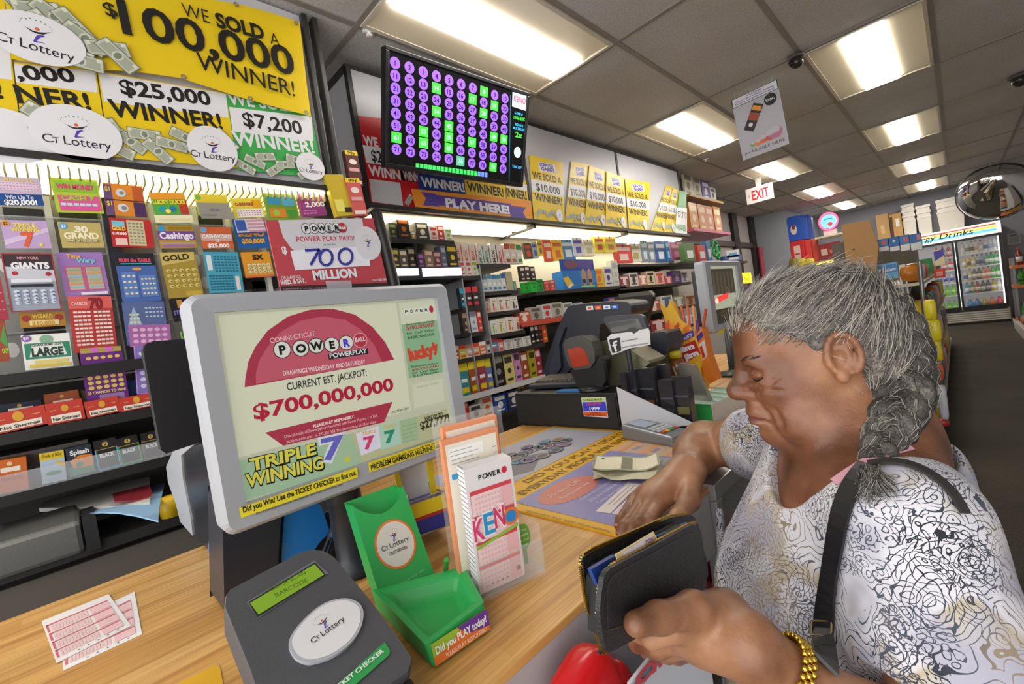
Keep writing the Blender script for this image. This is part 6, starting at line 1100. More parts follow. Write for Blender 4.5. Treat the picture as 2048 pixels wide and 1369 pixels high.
for i, ch in enumerate('POWER'): b.text(FK, ch, Wk*.3+i*.0075, Hk*.895, .007, mat('202028', .5), bold=.03, c=.001)
b.disc(FK, Wk*.3+.039, Hk*.915, .0045, .005, mat('d0303c', .5)); 
for j, (ch, cc) in enumerate((('K', 'e0407a'), ('E', '2a9ad0'), ('N', 'd83a6a'))): b.text(FK, ch, Wk*(.14+.225*j), Hk*.43+.004*j, .034, mat('f2e8ec', .5), w=.0195, bold=.07, c=.0016); b.text(FK, ch, Wk*(.14+.225*j), Hk*.435+.004*j, .031, mat(cc, .5), w=.0165, bold=.02, c=.0022)
b.ring(FK, Wk*.84, Hk*.53, .0085, .013, mat('e87a34', .5), .0016); b.disc(FK, Wk*.84, Hk*.53, .0088, .0088, mat('2a8ad0', .5), .002)
b.poly(FK, [(.004, Hk*.36), (Wk*.97, Hk*.43), (Wk*.97, Hk*.455), (.004, Hk*.385)], mat('8ac03a', .5), .0016)
for j in range(5): b.quad(FK, .012+j*.008, .008, .0155+j*.008, .0105, mat('202028', .5))
b.quad(FK, Wk-.012, .012, Wk-.006, .019, mat('202028', .5))
b.build('keno_slips', None, 'thick stack of pink keno slips in the clear rack', 'slip stack')
for k, (dx, dz, up_, lb) in enumerate(((-.014, -.034, .218, 'orange bordered flyer just behind the keno slips'), (-.004, -.052, .232, 'taller orange bordered flyer at the back of the clear rack'))):
    b = MB(); wfl = Wk*1.2; b.box(dx, dx+wfl, .0005, up_, dz-.012, dz, mat('e8966a', .5), FK); G = FK.sub(dx, 0, dz)
    b.quad(G, .004, .004, wfl-.004, up_-.006, mat('ece4d4', .5)); b.quad(G, .008, up_-.03, wfl*.7, up_-.012, mat('f2f0ea', .5), .0010)
    for j in range(4): b.quad(G, .01, up_-.018-.006*j, wfl*(.5+.1*(j % 2)), up_-.0172-.006*j, mat('8a9ab0', .5), .0012)
    for j in range(5): b.quad(G, .008+j*.011, up_-.058, .0175+j*.011, up_-.05, mat(['3a9ad0', 'e8783a'][j % 2], .5), .0012)
    if k: b.ring(G, wfl*.78, up_-.026, .006, .009, mat('e8783a', .5), .0012); b.disc(G, wfl*.78, up_-.026, .006, .006, mat('2a8ad0', .5), .0012); b.text(G, 'KENO', wfl*.45, up_-.03, .012, mat('e0507a', .5), bold=.04, c=.0014)
    for j in range(20): b.quad(G, wfl-.010-(j % 3)*.003, .02+j*.009, wfl-.006, .021+j*.009, mat('8a8a90', .5), .0012)
    b.build('flyer', None, lb, 'flyer', 'flyers in the clear rack')
G = FK.sub(Wk+.016, 0, 0); b = MB(); b.box(-.0, .0015, .005, .06, -.03, -.028, mat('5ab04a', .4), G); 
pn = thing('green_tag', FK.p(Wk+.014, .03, -.02), 'green oval take-one tag tucked at the right of the clear rack', 'tag'); b = MB(); b.prism(G, [(.0+.012*math.cos(a*.3142), .044+.021*math.sin(a*.3142)) for a in range(20)], -.022, -.0205, mat('6aa838', .4))
for j in range(4): b.text(G, ['If you', 'gamble', 'set your', 'limits'][j], 0, .054-.008*j, .0042, mat('e8f4d8', .4), c=-.0200)
b.build('oval', pn); MB().box(-.003, .003, .001, .024, -.0222, -.0206, mat('5a9830', .4), G).build('stem', pn)
for k, (dx, cc, w_) in enumerate(((-.012, '4aa0d0', 'blue'), (-.006, '3ab0b8', 'teal'), (.004, '3a90c8', 'deep blue'))): MB().tube([FK.p(Wk+.014+dx, .002, -.035-.006*k), FK.p(Wk+.012+dx, .072, -.04-.006*k)], .003, mat(cc, .4), 8).build('pencil', None, f'{w_} pencil standing at the right of the clear rack', 'pencil', 'pencils in the clear rack')
MB().tube([PZ(890, 1160, ZT+.002), PZ(893, 1120, ZT+.05)], .004, mat('3aa04a', .4), 8).build('pencil', None, 'green pencil leaning between the holder and the clear rack', 'pencil')

# ------------------------------------------------ yellow booklets in a wire rack behind
p = PZ(838, 1108, ZT); Fw = Fr((p.x, p.y, ZT+.03), (.25, .97, 0), (-.2, .05, 1))
t = thing('wire_rack', (p.x, p.y, ZT), 'chrome wire rack with a yellow and blue carton behind the green holder', 'rack')
b = MB()
for z in (.0, .06): b.tube([Fw.p(0, z, 0), Fw.p(.07, z, 0), Fw.p(.07, z, -.09), Fw.p(0, z, -.09), Fw.p(0, z, 0)], .0018, mat('b0b0ac', .25, .9), 6)
for x, n_ in ((0, 0), (.07, 0), (.07, -.09), (0, -.09)): b.tube([Fw.p(x, -.028, n_), Fw.p(x, .075, n_)], .0018, mat('b0b0ac', .25, .9), 6)
b.build('wire_frame', t)
t = thing('yellow_carton', Fw.p(.035, 0, -.045), 'yellow and blue open carton with a white inside, standing in the wire rack', 'carton')
b = MB(); yw = mat('e6cf1c', .4)
b.box(.003, .067, 0, .055, -.085, -.004, mat('2a3a9a', .4), Fw); b.quad(Fw, .003, .028, .067, .055, yw, -.0035); b.quad(Fw, .003, .024, .067, .03, mat('b03030', .4), -.0032); b.build('body', t)
b = MB(); n = 10; vv = []
for i in range(n+1): q = math.pi*i/n; vv += [Fw.p(.035-.03*math.cos(q), .055, -.08+.0*q), Fw.p(.035-.034*math.cos(q), .16+.02*math.sin(q), -.075-.02*math.sin(q))]
b.add(vv, [(2*i, 2*i+1, 2*i+3, 2*i+2) for i in range(n)], mat('d8d8d8', .5), True); b.build('flap', t, 'white curved inside flap')
MB().prism(Fw, [(.056, .0551), (.067, .0551), (.076, .15), (.066, .16)], -.05, -.045, yw).build('yellow_edge', t); MB().prism(Fw, [(.003, .0551), (.012, .0551), (.01, .19), (.0, .18)], -.075, -.07, yw).build('yellow_edge', t)

# ------------------------------------------------ the lottery terminal body behind the monitor
YT = .162; F0 = FYp(YT)
t = thing('lottery_terminal', (-.98, .22, ZT), 'black, grey and blue lottery terminal standing behind the customer monitor', 'terminal')
def side(pts, m, y, d, name, lb=None, bev=.004):
    F = FYp(y); P = [on(F, *p) for p in pts]; P = [(a, max(c, ZT+.0008)) for a, c in P]; b = MB(); b.prism(F, P[::-1], -d, 0, m); return b.build(name, t, lb, bevel=bev)
side([(393, 885), (372, 887), (345, 905), (332, 935), (336, 965), (352, 1010), (363, 1060), (370, 1110), (392, 1136), (396, 1133), (382, 1040), (366, 960), (362, 912)], mat('a3a6ac', .45), YT, .2, 'grey_shell', 'light grey curved side shell')
side([(364, 912), (374, 898), (410, 885), (425, 960), (440, 1060), (440, 1170), (420, 1158), (396, 1140), (384, 1040), (368, 965)], mat('23252c', .3), YT+.004, .19, 'black_body')
side([(416, 975), (424, 985), (442, 1060), (446, 1175), (425, 1160), (418, 1080)], mat('2a78d0', .35), YT+.002, .1, 'blue_strip', 'bright blue strip')
F = FXO(0, 0, -.825); P = [on(F, *p) for p in ((444, 990), (566, 990), (560, 1240), (450, 1240))]; P = [(a, max(c, ZT+.001)) for a, c in P]
b = MB(); b.prism(F, P[::-1], -.1, 0, mat('282b36', .35)); b.build('paper_unit', t, bevel=.012)
F = FXO(0, 0, -.84); P = [on(F, *p) for p in ((562, 1140), (566, 1060), (572, 1010), (590, 985), (625, 985), (645, 1020), (660, 1065), (640, 1085), (622, 1110), (590, 1128))]; P = [(a, max(c, ZT+.001)) for a, c in P]
b = MB(); b.prism(F, P[::-1], -.06, 0, mat('2580d6', .3)); b.build('blue_cover', t, 'bright blue front cover', bevel=.004)
MB().box(-.95, -.845, .17, .34, ZT+.0008, ZT+.09, mat('1c1d22', .5)).build('foot_block', t, bevel=.004)
for k in range(5): MB().tube([PX(640+5*k, 1120-3*k, -.83), PX(655+4*k, 1085-6*k, -.825), PX(665+3*k, 1050-4*k, -.83), PX(672, 1000, -.84)], .0035, mat(['1c1c20', '242428', '2a6ab0', '1a1a1c', '202024'][k], .5), 6).build('cable', t)
F = FXO(0, 0, -1.06); P = [on(F, *p) for p in ((286, 700), (292, 688), (306, 683), (400, 676), (440, 872), (332, 908), (322, 900), (318, 880))]
t = thing('clerk_monitor', (-1.08, .1, 1.2), 'black back of the clerk monitor at the left of the grey framed one', 'monitor')
b = MB(); b.prism(F, P[::-1], -.035, 0, mat('1b1c20', .45)); b.build('back_shell', t, bevel=.006)
p = PX(385, 880, -1.06); MB().box(-1.205, -1.185, p.y+.29, p.y+.34, ZT+.001, p.z+.03, mat('2a2c33', .5)).build('neck', t)

# ------------------------------------------------ slips and papers on the counter
FZ = Fr((0, 0, ZT+.0005), (0, 1, 0), (-1, 0, 0))
def flat(pts, z, m, th=.0006): 
    F = Fr((0, 0, z), (0, 1, 0), (-1, 0, 0)); P = [on(F, *p) for p in pts]; b = MB(); b.prism(F, P[::-1], -th, 0, m); return b, Fr(F.p(0, 0, 0), F.u, F.v)
def slip(pts, z, lb):
    b, F = flat(pts, z, mat('ece8e6', .6)); tl, tr, br, bl = pts
    L = lambda s, r: tuple((tl[k]*(1-s)+tr[k]*s)*(1-r)+(bl[k]*(1-s)+br[k]*s)*r for k in (0, 1))
    R2 = mat('d8606a', .6); P2 = mat('ecc0c2', .6)
    for j in range(4):
        r0 = .14+j*.2; ppoly(b, F, [L(.04, r0), L(.93, r0), L(.93, r0+.02), L(.04, r0+.02)], R2); ppoly(b, F, [L(.03, r0), L(.06, r0), L(.06, r0+.17), L(.03, r0+.17)], R2)
        for k in range(12): ppoly(b, F, [L(.09+k*.045, r0+.04), L(.12+k*.045, r0+.04), L(.12+k*.045, r0+.17), L(.09+k*.045, r0+.17)], P2)
        ppoly(b, F, [L(.66, r0+.03), L(.93, r0+.03), L(.93, r0+.18), L(.66, r0+.18)], P2)
    for k in range(5): ppoly(b, F, [L(.3+k*.13, .95), L(.325+k*.13, .95), L(.325+k*.13, .965), L(.3+k*.13, .965)], mat('202020', .6))
    b.build('play_slip', None, lb, 'slip', 'loose play slips on the counter')
slip([(124, 1253), (269, 1184), (284, 1269), (126, 1342)], ZT+.001, 'pink play slip lying underneath another on the counter')
slip([(83, 1243), (217, 1189), (262, 1252), (113, 1327)], ZT+.0022, 'pink play slip lying on top of another on the counter')
b, F = flat([(355, 1369), (430, 1331), (440, 1334), (452, 1400), (330, 1420)], ZT+.001, mat('e0aa1c', .5)); b.build('yellow_card', None, 'yellow card at the bottom edge beside the ticket checker', 'card')
# ------------------------------------------------ counter mat
ZM = ZT+.004; F = Fr((0, 0, ZM), (0, 1, 0), (-1, 0, 0)); YW = mat('e6b020', .4)
b = MB(); b.box(.607, 1.19, .43, 1.06, -.0038, 0, YW, F); b.box(1.1905, 1.6, .43, .76, -.0038, 0, YW, F)
b.quad(F, .625, .79, 1.17, 1.045, mat('b4b4c0', .35)); b.quad(F, .632, .455, 1.0, .70, mat('8f8cc0', .35)); b.quad(F, 1.0, .45, 1.58, .70, mat('d8b08a', .35))
for k in range(7): b.quad(F, 1.0, .46+k*.034, 1.57, .474+k*.034, mat(['e0a070', 'c8b4a8'][k % 2], .35), .001)
for k in range(28): b.quad(F, 1.02+.08*(k % 7), .47+.055*(k//7), 1.055+.08*(k % 7), .482+.055*(k//7), mat('9a98a8', .35), .0014)
b.text(F, 'DID YOU PLAY TODAY?', .95, .752, .024, mat('8a6a10', .4), w=.44, bold=.015); b.text(F, 'EVERYDAY PEOPLE WIN EVERY DAY', .95, .712, .024, mat('7a5c10', .4), w=.56, bold=.015)
b.disc(F, .735, .635, .085, .05, mat('d07a70', .35), .001); b.text(F, 'Powerball', .735, .638, .018, mat('e8c8c8', .4), w=.1, c=.0018); b.text(F, 'Drawings every week', .735, .612, .011, mat('f0dcd8', .4), w=.1, c=.0018)
for k in range(3): b.text(F, ['Choose your numbers or ask for a quick pick.', 'Add the multiplier for a bigger prize.', 'Check your tickets after every drawing.'][k], .80, .572-.02*k, .011, mat('dcdcea', .4), w=.2, c=.0012)
G = F.sub(.745, .495, 0, .12); b.quad(G, -.075, -.03, .075, .0, mat('e4d0d4', .4), .0012); b.quad(G, -.075, .003, .075, .033, mat('e6dcd8', .4), .0012)
for k in range(6): b.quad(G, -.04, -.026+.0095*k, .065, -.0235+.0095*k, mat('b8a8b0', .4), .0016)
G = F.sub(.93, .51, 0, .2); b.quad(G, -.05, -.04, .06, .04, mat('b4b4b4', .4), .0012)
for k in range(5): b.quad(G, -.045, -.03+.014*k, .05, -.024+.014*k, mat('9a9a98', .4), .0016)
for k in range(16):
    a = k*.55; cx, cy = .93+.14*math.cos(a)*(.4+.04*k), .90+.065*math.sin(a)*(.4+.04*k); r = .035-.001*k
    b.disc(F, cx, cy, r, r*.8, mat(['5a4a7a', '6a5a5a', '4a5a6a', '7a6a7a', '3a4a5a', '8a7a4a', '5a8aa0'][k % 7], .35), .0010+.0002*k, 16); b.ring(F, cx, cy, r*.6, r*.72, mat('b8b4c4', .35), .0012+.0002*k, 12)
b.poly(F, [(.68, .86), (.80, .80), (.93, .88), (.8, .96)], mat('7a7884', .35), .001)
b.text(F, 'Sample prize table. Play responsibly.', .614, .55, .008, mat('8a6a10', .4), w=.2, r=math.pi/2)
b.build('counter_mat', None, 'yellow and lavender promotional mat lying flat on the counter', 'mat')
# dollar bills
t = thing('dollar_bills', PZ(1258, 950, ZM), 'small stack of crumpled one-dollar bills on the counter mat', 'money')
for k, (pts, dz) in enumerate((([(1192, 924), (1318, 926), (1330, 952), (1186, 962)], .002), ([(1186, 938), (1318, 948), (1310, 966), (1188, 960)], .006), ([(1192, 918), (1318, 915), (1322, 942), (1184, 948)], .0135))):
    P = [PZ(px, py, ZM+dz) for px, py in pts]; n = 30; m2 = 12; vv = []; b = MB()
    for i in range(n+1):
        for j in range(m2+1):
            s, r = i/n, j/m2; q = P[0].lerp(P[1], s).lerp(P[3].lerp(P[2], s), r); q.z += .012*(abs(s-.5)*2)**2*(k > 0)+.003*math.sin(9*s+k*2)+.001*math.sin(7*r+5*s)+.002; vv.append(q)
    f = [(i*(m2+1)+j, (i+1)*(m2+1)+j, (i+1)*(m2+1)+j+1, i*(m2+1)+j+1) for i in range(n) for j in range(m2)]
    def cell(i, j): return mat('a3a78a' if (i in (0, n-1) or j in (0, m2-1)) else ('e9e3c6' if abs(i-n/2) > 2.5 else '8a8a70'), .7) if not (i in (3, 4) and j in (2, )) else mat('4a9a5a', .7)
    for q, ff in enumerate(f): b.add([vv[x] for x in ff], [(0, 3, 2, 1)], cell(q//m2, q % m2) if k == 2 else mat(['dcd7ba', 'cdc8aa'][k], .7), True)
    b.build('bill', t)
# ================================================================== register corner
YR = 1.19
def pr(pts, y, d, m, name, parent, lb=None, bev=0., zmin=None, spec=None):
    F = FYp(y); P = [on(F, *p) for p in pts]
    if zmin is not None: P = [(a, max(c, zmin)) for a, c in P]
    ar = sum(P[i-1][0]*P[i][1]-P[i][0]*P[i-1][1] for i in range(len(P)))
    if ar < 0: P = P[::-1]
    b = MB(); b.prism(F, P, -d, 0, m)
    if spec: spec(b, F)
    return b.build(name, parent, lb, bevel=bev)
blkm = mat('1f1e1d', .45, bump=.1, bscale=600.); dkb = mat('2b2e36', .4); ZD = PY(1130, 787, YR).z
F, W, H = rectY(YR, (1027, 790), (1232, 786), (1243, 865), (1040, 848)); xa, xb = F.o.x, F.o.x+W
t = thing('till_box', (F.o.x+W/2, YR+.2, ZT), 'black cash drawer under the register with an ID sticker on it', 'cash drawer')
MB().box(xa, xb, YR, YR+.42, ZT+.001, ZD, blkm).build('body', t, bevel=.004)
MB().box(xa+.004, xb-.004, YR-.004, YR-.0005, ZT+.012, ZD-.01, mat('23221f', .5, bump=.1, bscale=600.)).build('front', t)
F = FYp(YR-.006); P = [on(F, *p) for p in ((1162, 796), (1211, 795), (1216, 836), (1168, 833))]; b = MB(); b.prism(F, P[::-1], -.0014, 0, mat('e8e8e4', .4))
ppoly(b, F, [(1163, 797), (1209, 796), (1210, 803), (1164, 804)], mat('c8dc78', .4)); ppoly(b, F, [(1165, 805), (1211, 804), (1214, 823), (1167, 823)], mat('3a44d0', .4)); ppoly(b, F, [(1167, 824), (1214, 824), (1215, 834), (1169, 832)], mat('e8642a', .4))
for s, x0, y0, x1, y1, h, c in (('CHECK for I.D.', 1168, 802, 1206, 801, 4, '3a4a1a'), ('BORN BEFORE', 1172, 809, 1204, 808, 3, 'd04a6a'), ('THIS DATE IN', 1173, 812, 1203, 811, 3, 'd04a6a'), ('1999', 1180, 821, 1200, 820, 6, 'f2f2f2'), ('UNDER 18', 1182, 828, 1202, 828, 3, '8a3010'), ("DON'T SELL TOBACCO", 1172, 832, 1212, 832, 3, '8a3010')): ptext(b, F, s, x0, y0, x1, y1, h, mat(c, .4), .03)
b.build('age_sticker', t, 'yellow, blue and orange CHECK ID 1999 sticker')
# keyboard, folder
t = thing('keyboard', PY(1090, 775, YR+.1), 'black keyboard lying on the cash drawer left of the scanner', 'keyboard')
G = Fr((xa+.03, YR+.05, ZD+.004), (1, .12, 0), (-.12, 1, 0.06)); b = MB(); b.box(0, .27, 0, .15, 0, .018, mat('23252b', .4), G); b.build('case', t, bevel=.004)
b = MB()
for i in range(12):
    for j in range(5): b.box(.012+i*.0208, .03+i*.0208, .035+j*.022, .053+j*.022, .0182, .026, mat('5a524a', .5), G)
b.build('keys', t)
MB().box(xa+.2, xa+.33, YR+.01, YR+.045, ZD+.0008, ZD+.006, mat('2a6aa8', .5)).build('blue_folder', None, 'blue folder edge on the cash drawer in front of the keyboard', 'folder')
# the register with hood
t = thing('cash_register', (-1.0, YR+.3, ZD), 'dark cash register with a rounded hood and payment stickers, facing away', 'cash register')
yh = YR+.24
pr([(1128, 628), (1136, 614), (1148, 610), (1225, 603), (1255, 605), (1262, 612), (1262, 628), (1200, 650), (1196, 700), (1150, 730), (1128, 752), (1095, 755), (1086, 745), (1096, 712), (1114, 660)], yh, .14, dkb, 'hood', t, bev=.012)
pr([(1100, 735), (1118, 660), (1130, 655), (1118, 690), (1122, 735), (1108, 756), (1094, 757)], yh-.015, .014, mat('343842', .35), 'side_rib', t, bev=.003)
pr([(1092, 752), (1196, 700), (1260, 690), (1270, 760), (1230, 790), (1095, 790)], yh+.03, .1, mat('24262c', .45), 'base', t, zmin=ZD+.001)
b = MB(); F = FYp(yh-.0006)
Gs = Fr((PY(1170, 612, yh).x, yh, PY(1170, 609, yh).z), (1, 0, 0), (0, 0, 1))
for k, (x0, c, c2) in enumerate(((1172, 'e8e4e0', 'd8583a'), (1189, 'e05a44', 'f0b070'), (1206, 'e8ecf2', '5a7ad0'), (1222, '3a6ad0', 'd0e0f4'))):
    ppoly(b, F, [(x0, 613-.8*k), (x0+14, 612-.8*k), (x0+15, 620-.8*k), (x0+2, 621-.8*k)], mat(c, .4), .001); ppoly(b, F, [(x0+4, 615-.8*k), (x0+11, 614.5-.8*k), (x0+11, 618-.8*k), (x0+5, 618.5-.8*k)], mat(c2, .4), .0016)
b.build('card_sticker', t, 'row of payment card stickers'); 
pr([(1205, 640), (1212, 634), (1278, 629), (1286, 633), (1296, 662), (1226, 672)], YR+.075, .018, mat('3c3d42', .4), 'customer_display', t, bev=.004)
pr([(1216, 645), (1276, 637), (1285, 657), (1224, 665)], YR+.0738, .0008, mat('2a261c', .12, coat=.4), 'display_glass', t)
p = PY(1252, 672, YR+.082); MB().tube([(p.x, p.y, p.z-.001), (p.x, p.y, ZD+.001)], .008, mat('2b2e34', .4), 10).build('display_post', t)
pr([(1288, 668), (1330, 664), (1340, 690), (1328, 712), (1300, 722), (1270, 700)], YR+.3, .12, mat('343945', .4), 'printer_housing', t, bev=.006)
# silver receipt printer roll
F = FYp(YR+.13); t = thing('receipt_printer', PY(1240, 760, YR+.2), 'olive silver receipt printer with a rounded cover behind the scanner', 'printer')
pr([(1188, 692), (1196, 684), (1215, 683), (1260, 700), (1300, 726), (1250, 768), (1216, 778), (1206, 770), (1196, 730)], YR+.112, .115, mat('8f8b72', .3, .6), 'cover', t, bev=.01)
pr([(1186, 696), (1196, 704), (1212, 740), (1218, 778), (1206, 780), (1192, 760), (1184, 720)], YR+.098, .012, mat('2b3040', .4), 'side_cap', t, bev=.002)
MB().box(PY(1200, 700, YR+.11).x, PY(1250, 770, YR+.11).x, YR+.12, YR+.22, ZD+.001, PY(1230, 770, YR+.11).z, mat('22242a', .5)).build('foot', t)
# FB note
F = FYp(YR+.07); b = MB(); pts = [(1214, 676), (1222, 669), (1262, 664), (1268, 668), (1280, 660), (1297, 657), (1300, 668), (1301, 690), (1260, 697), (1224, 711), (1219, 700)]
P = [on(F, *p) for p in pts]; b.prism(F, P[::-1], -.001, 0, mat('dcdcdc', .6)); ppoly(b, F, [(1218, 680), (1240, 675), (1243, 702), (1225, 707)], mat('2a2a2c', .5)); ptext(b, F, 'f', 1228, 704, 1240, 701, 22, mat('e8e8e8', .5), .01, .0014)
ptext(b, F, 'Like us on Facebook!', 1244, 685, 1276, 679, 4, mat('4a4a4e', .5), .01); ptext(b, F, 'facebook.com/DiscountCorner', 1244, 697, 1297, 688, 4, mat('4a4a4e', .5), .01); b.build('paper_note', None, 'torn white paper note with a black f square hanging from the register display', 'note')
# scanner
t = thing('barcode_scanner', PY(1175, 785, YR+.03), 'upright black barcode scanner with a red window on a round base', 'scanner'); y = YR+.02
pr([(1126, 690), (1130, 680), (1142, 675), (1165, 673), (1180, 679), (1188, 700), (1190, 722), (1180, 737), (1150, 741), (1138, 733), (1130, 712)], y, .05, mat('4a4944', .3), 'head', t, bev=.009)
pr([(1134, 699), (1160, 694), (1170, 702), (1180, 730), (1146, 736)], y-.0015, .001, mat('a83a24', .12, coat=.5), 'red_window', t)
pr([(1140, 741), (1182, 736), (1200, 712), (1210, 720), (1204, 765), (1190, 782), (1160, 784), (1150, 765)], y+.008, .04, mat('1c1c1d', .4), 'neck', t, bev=.006)
p = PY(1178, 788, y); MB().lathe((p.x, y+.03, ZD+.001), [(.05, 0), (.052, .005), (.045, .012), (.03, .02)], mat('2a2a2c', .35), 24).build('base', t)
pr([(1193, 720), (1206, 726), (1212, 760), (1204, 776), (1192, 772)], y-.012, .018, mat('242426', .3), 'cradle_arm', t, bev=.004)
# second screen with a yellow note
t = thing('register_monitor', PY(1270, 660, YR+.55), 'black monitor seen from behind with a yellow note, right of the register hood', 'monitor')
pr([(1228, 597), (1240, 591), (1296, 587), (1305, 594), (1288, 664), (1236, 664)], YR+.6, .03, mat('2a2724', .45), 'shell', t, bev=.006)
pr([(1258, 606), (1285, 602), (1280, 645), (1258, 648)], YR+.598, .001, mat('d8c824', .5), 'note', t, 'yellow paper note')
p = PY(1262, 664, YR+.61); MB().box(p.x-.03, p.x+.03, YR+.605, YR+.64, ZT+.001, p.z+.04, mat('2a2724', .5)).build('neck', t)
pr([(1236, 585+4), (1298, 582), (1306, 590), (1240, 596)], YR+.595, .025, mat('5a5650', .4), 'top_edge', t)
# white tray of cigar tins
t = thing('white_tray', (-.7, YR+.14, ZT), 'white open counter tray holding black boxes beside the cash drawer', 'tray'); wt = mat('c9cad0', .5)
pr([(1233, 775), (1392, 850), (1300, 860), (1246, 866)], YR-.0105, .004, wt, 'side_wall', t, zmin=ZT+.0045)
x0 = PY(1246, 866, YR).x; x1 = PY(1392, 850, YR+.005).x
MB().box(xb+.006, x1, YR-.006, YR+.3, ZT+.0045, ZT+.007, wt).build('floor_plate', t)
pr([(1352, 770), (1455, 800), (1460, 830), (1362, 845)], YR+.3, .004, wt, 'rear_wall', t, zmin=ZT+.0075)
def tin(c, y, lb, stripe): 
    F, W, H = rectY(y, *c); H = F.o.z+H-(ZT+.0075); F = Fr((F.o.x, y, ZT+.0075), (1, 0, 0), (0, 0, 1)); b = MB(); b.box(0, W, 0, H, -.03, 0, mat('23242b', .25, coat=.5), F)
    decals(b, F, W, H, [('r', .06, H and .62, .94, .66, '4a4c58'), ('r', .1, .3, .9, .44, stripe), ('r', .06, .1, .94, .13, '4a4c58')]); b.build('cigar_box', None, lb, 'box', 'black cigar boxes in the white tray')
tin(((1241, 748), (1252, 746), (1254, 790), (1243, 790)), YR+.03, 'narrow black box at the left end of the white tray', '6a5a44')
tin(((1254, 742), (1270, 740), (1274, 790), (1258, 790)), YR+.05, 'black box second from the left in the white tray', '5a4a3a')
tin(((1272, 742), (1305, 733), (1308, 790), (1276, 795)), YR+.07, 'wide black box with a rust band in the white tray', '7a4a34')
tin(((1306, 734), (1333, 727), (1335, 780), (1309, 785)), YR+.12, 'black box behind the wide one in the white tray', '6a4a3a')
tin(((1317, 762), (1345, 760), (1348, 820), (1322, 828)), YR+.02, 'front black box at the middle of the white tray', '34363e')
tin(((1346, 758), (1376, 752), (1378, 815), (1350, 824)), YR+.03, 'black and olive box beside the front one in the white tray', '6a6a3a')
p = PY(1372, 748, YR+.2); MB().prism(Fr((p.x, YR+.2, ZT+.0075), (1, 0, 0), (0, 0, 1)), [(-.03, 0), (.08, 0), (.03, .16), (-.02, .17)], -.02, 0, mat('b8b4a8', .15, .7)).build('foil_bag', None, 'crumpled silver foil bag in the white tray', 'bag')
MB().tube([PY(1346, 735, YR+.32), PY(1362, 775, YR+.26)], .004, mat('c9c9c4', .2, .6), 6).build('wire_hook', None, 'thin bent wire between the tray boxes', 'wire')
t = thing('small_bottle', PY(1352, 770, YR+.36), 'small amber bottle with a yellow cap behind the tray', 'bottle'); p = PY(1352, 722, YR+.36)
MB().lathe((p.x, p.y, ZT+.001), [(.028, 0), (.03, .01), (.03, p.z-ZT-.02), (.022, p.z-ZT+.01)], mat('7a4a1c', .15, coat=.5), 16).build('body', t); MB().lathe((p.x, p.y, ZT), [(.0305, .02), (.0305, p.z-ZT-.05)], mat('b0ae6a', .5), 16).build('label', t); MB().lathe((p.x, p.y, p.z+.011), [(.024, 0), (.024, .022), (.02, .025)], mat('d0b82a', .4), 16).build('cap', t)
# meat stick stand
t = thing('meat_stick_stand', PY(1390, 800, YR+.46), 'tall red and yellow cardboard meat stick stand with SWEET & HOT band', 'display stand'); y = YR+.46
def js(b, F):
    for i, c in enumerate(('e8602a', 'f0a02a', 'd84a24', 'f2b830', 'e87a2a')): ppoly(b, F, [(1330+9*i, 650+2*i), (1338+10*i, 640+2*i), (1345+9*i, 672), (1338+10*i, 690)], mat(c, .4), .001+.0002*i)
    ppoly(b, F, [(1348, 678), (1386, 660), (1390, 672), (1352, 692)], mat('5a3aa0', .4), .002); ptext(b, F, 'SWEET & HOT', 1352, 689, 1386, 672, 7, WH, .04, .003)
    ppoly(b, F, [(1356, 696), (1390, 680), (1402, 708), (1370, 726)], mat('c0282c', .4), .002); ptext(b, F, 'lim', 1362, 706, 1390, 696, 12, WH, .06, .003); ptext(b, F, 'jim', 1370, 721, 1399, 709, 12, WH, .06, .003)
    for i, c in enumerate(('f0a82a', 'e8702a', 'f2c030')): ppoly(b, F, [(1372+9*i, 735-4*i), (1380+9*i, 730-4*i), (1388+9*i, 760), (1376+9*i, 758)], mat(c, .4), .001)
yo = mat('ecb52c', .4)
pr([(1319, 606), (1334, 618), (1340, 602), (1362, 640), (1388, 662), (1404, 712), (1404, 735), (1362, 745), (1348, 700)], y, .004, yo, 'front_panel', t, spec=js)
pr([(1389, 672), (1404, 656), (1418, 715), (1434, 760), (1420, 768), (1408, 752), (1404, 715)], y+.006, .05, mat('e8822a', .4), 'side_panel', t, spec=lambda b, F: (ppoly(b, F, [(1391, 676), (1404, 662), (1407, 672), (1394, 688)], mat('4a3490', .4), .001), ppoly(b, F, [(1395, 692), (1409, 680), (1415, 712), (1406, 722)], mat('d8d0d0', .4), .001), ppoly(b, F, [(1398, 696), (1404, 691), (1411, 714), (1406, 718)], mat('c83030', .4), .0014)))
a = PY(1362, 745, y); MB().box(a.x, a.x+.06, y+.06, y+.1, ZT+.001, a.z+.05, yo).build('body_box', t)
for k, (x0, y0, x1, y1, c, lb) in enumerate(((1345, 605, 1362, 640, 'e8b040', 'yellow meat stick pack leaning left in the stand'), (1362, 612, 1374, 655, 'd8683a', 'first orange meat stick in the stand'), (1374, 612, 1382, 655, 'e06a44', 'second orange meat stick in the stand'), (1386, 612, 1392, 668, 'e8a060', 'peach meat stick in the middle of the stand'), (1394, 640, 1400, 690, '6a3a90', 'purple ended meat stick at the right of the stand'), (1412, 618, 1396, 680, 'c8502a', 'bent red meat stick leaning out to the right'))):
    p, q = PY(x0, y0, y+.02+.006*k), PY(x1-(x1-x0)*.3, y1, y+.02+.006*k); MB().tube([p, (p+q)/2+Vector((.002, 0, 0)), q], .007 if k not in (0,) else .014, mat(c, .35), 8, sy=.7).build('meat_stick', None, lb, 'meat stick', 'meat sticks in the stand')
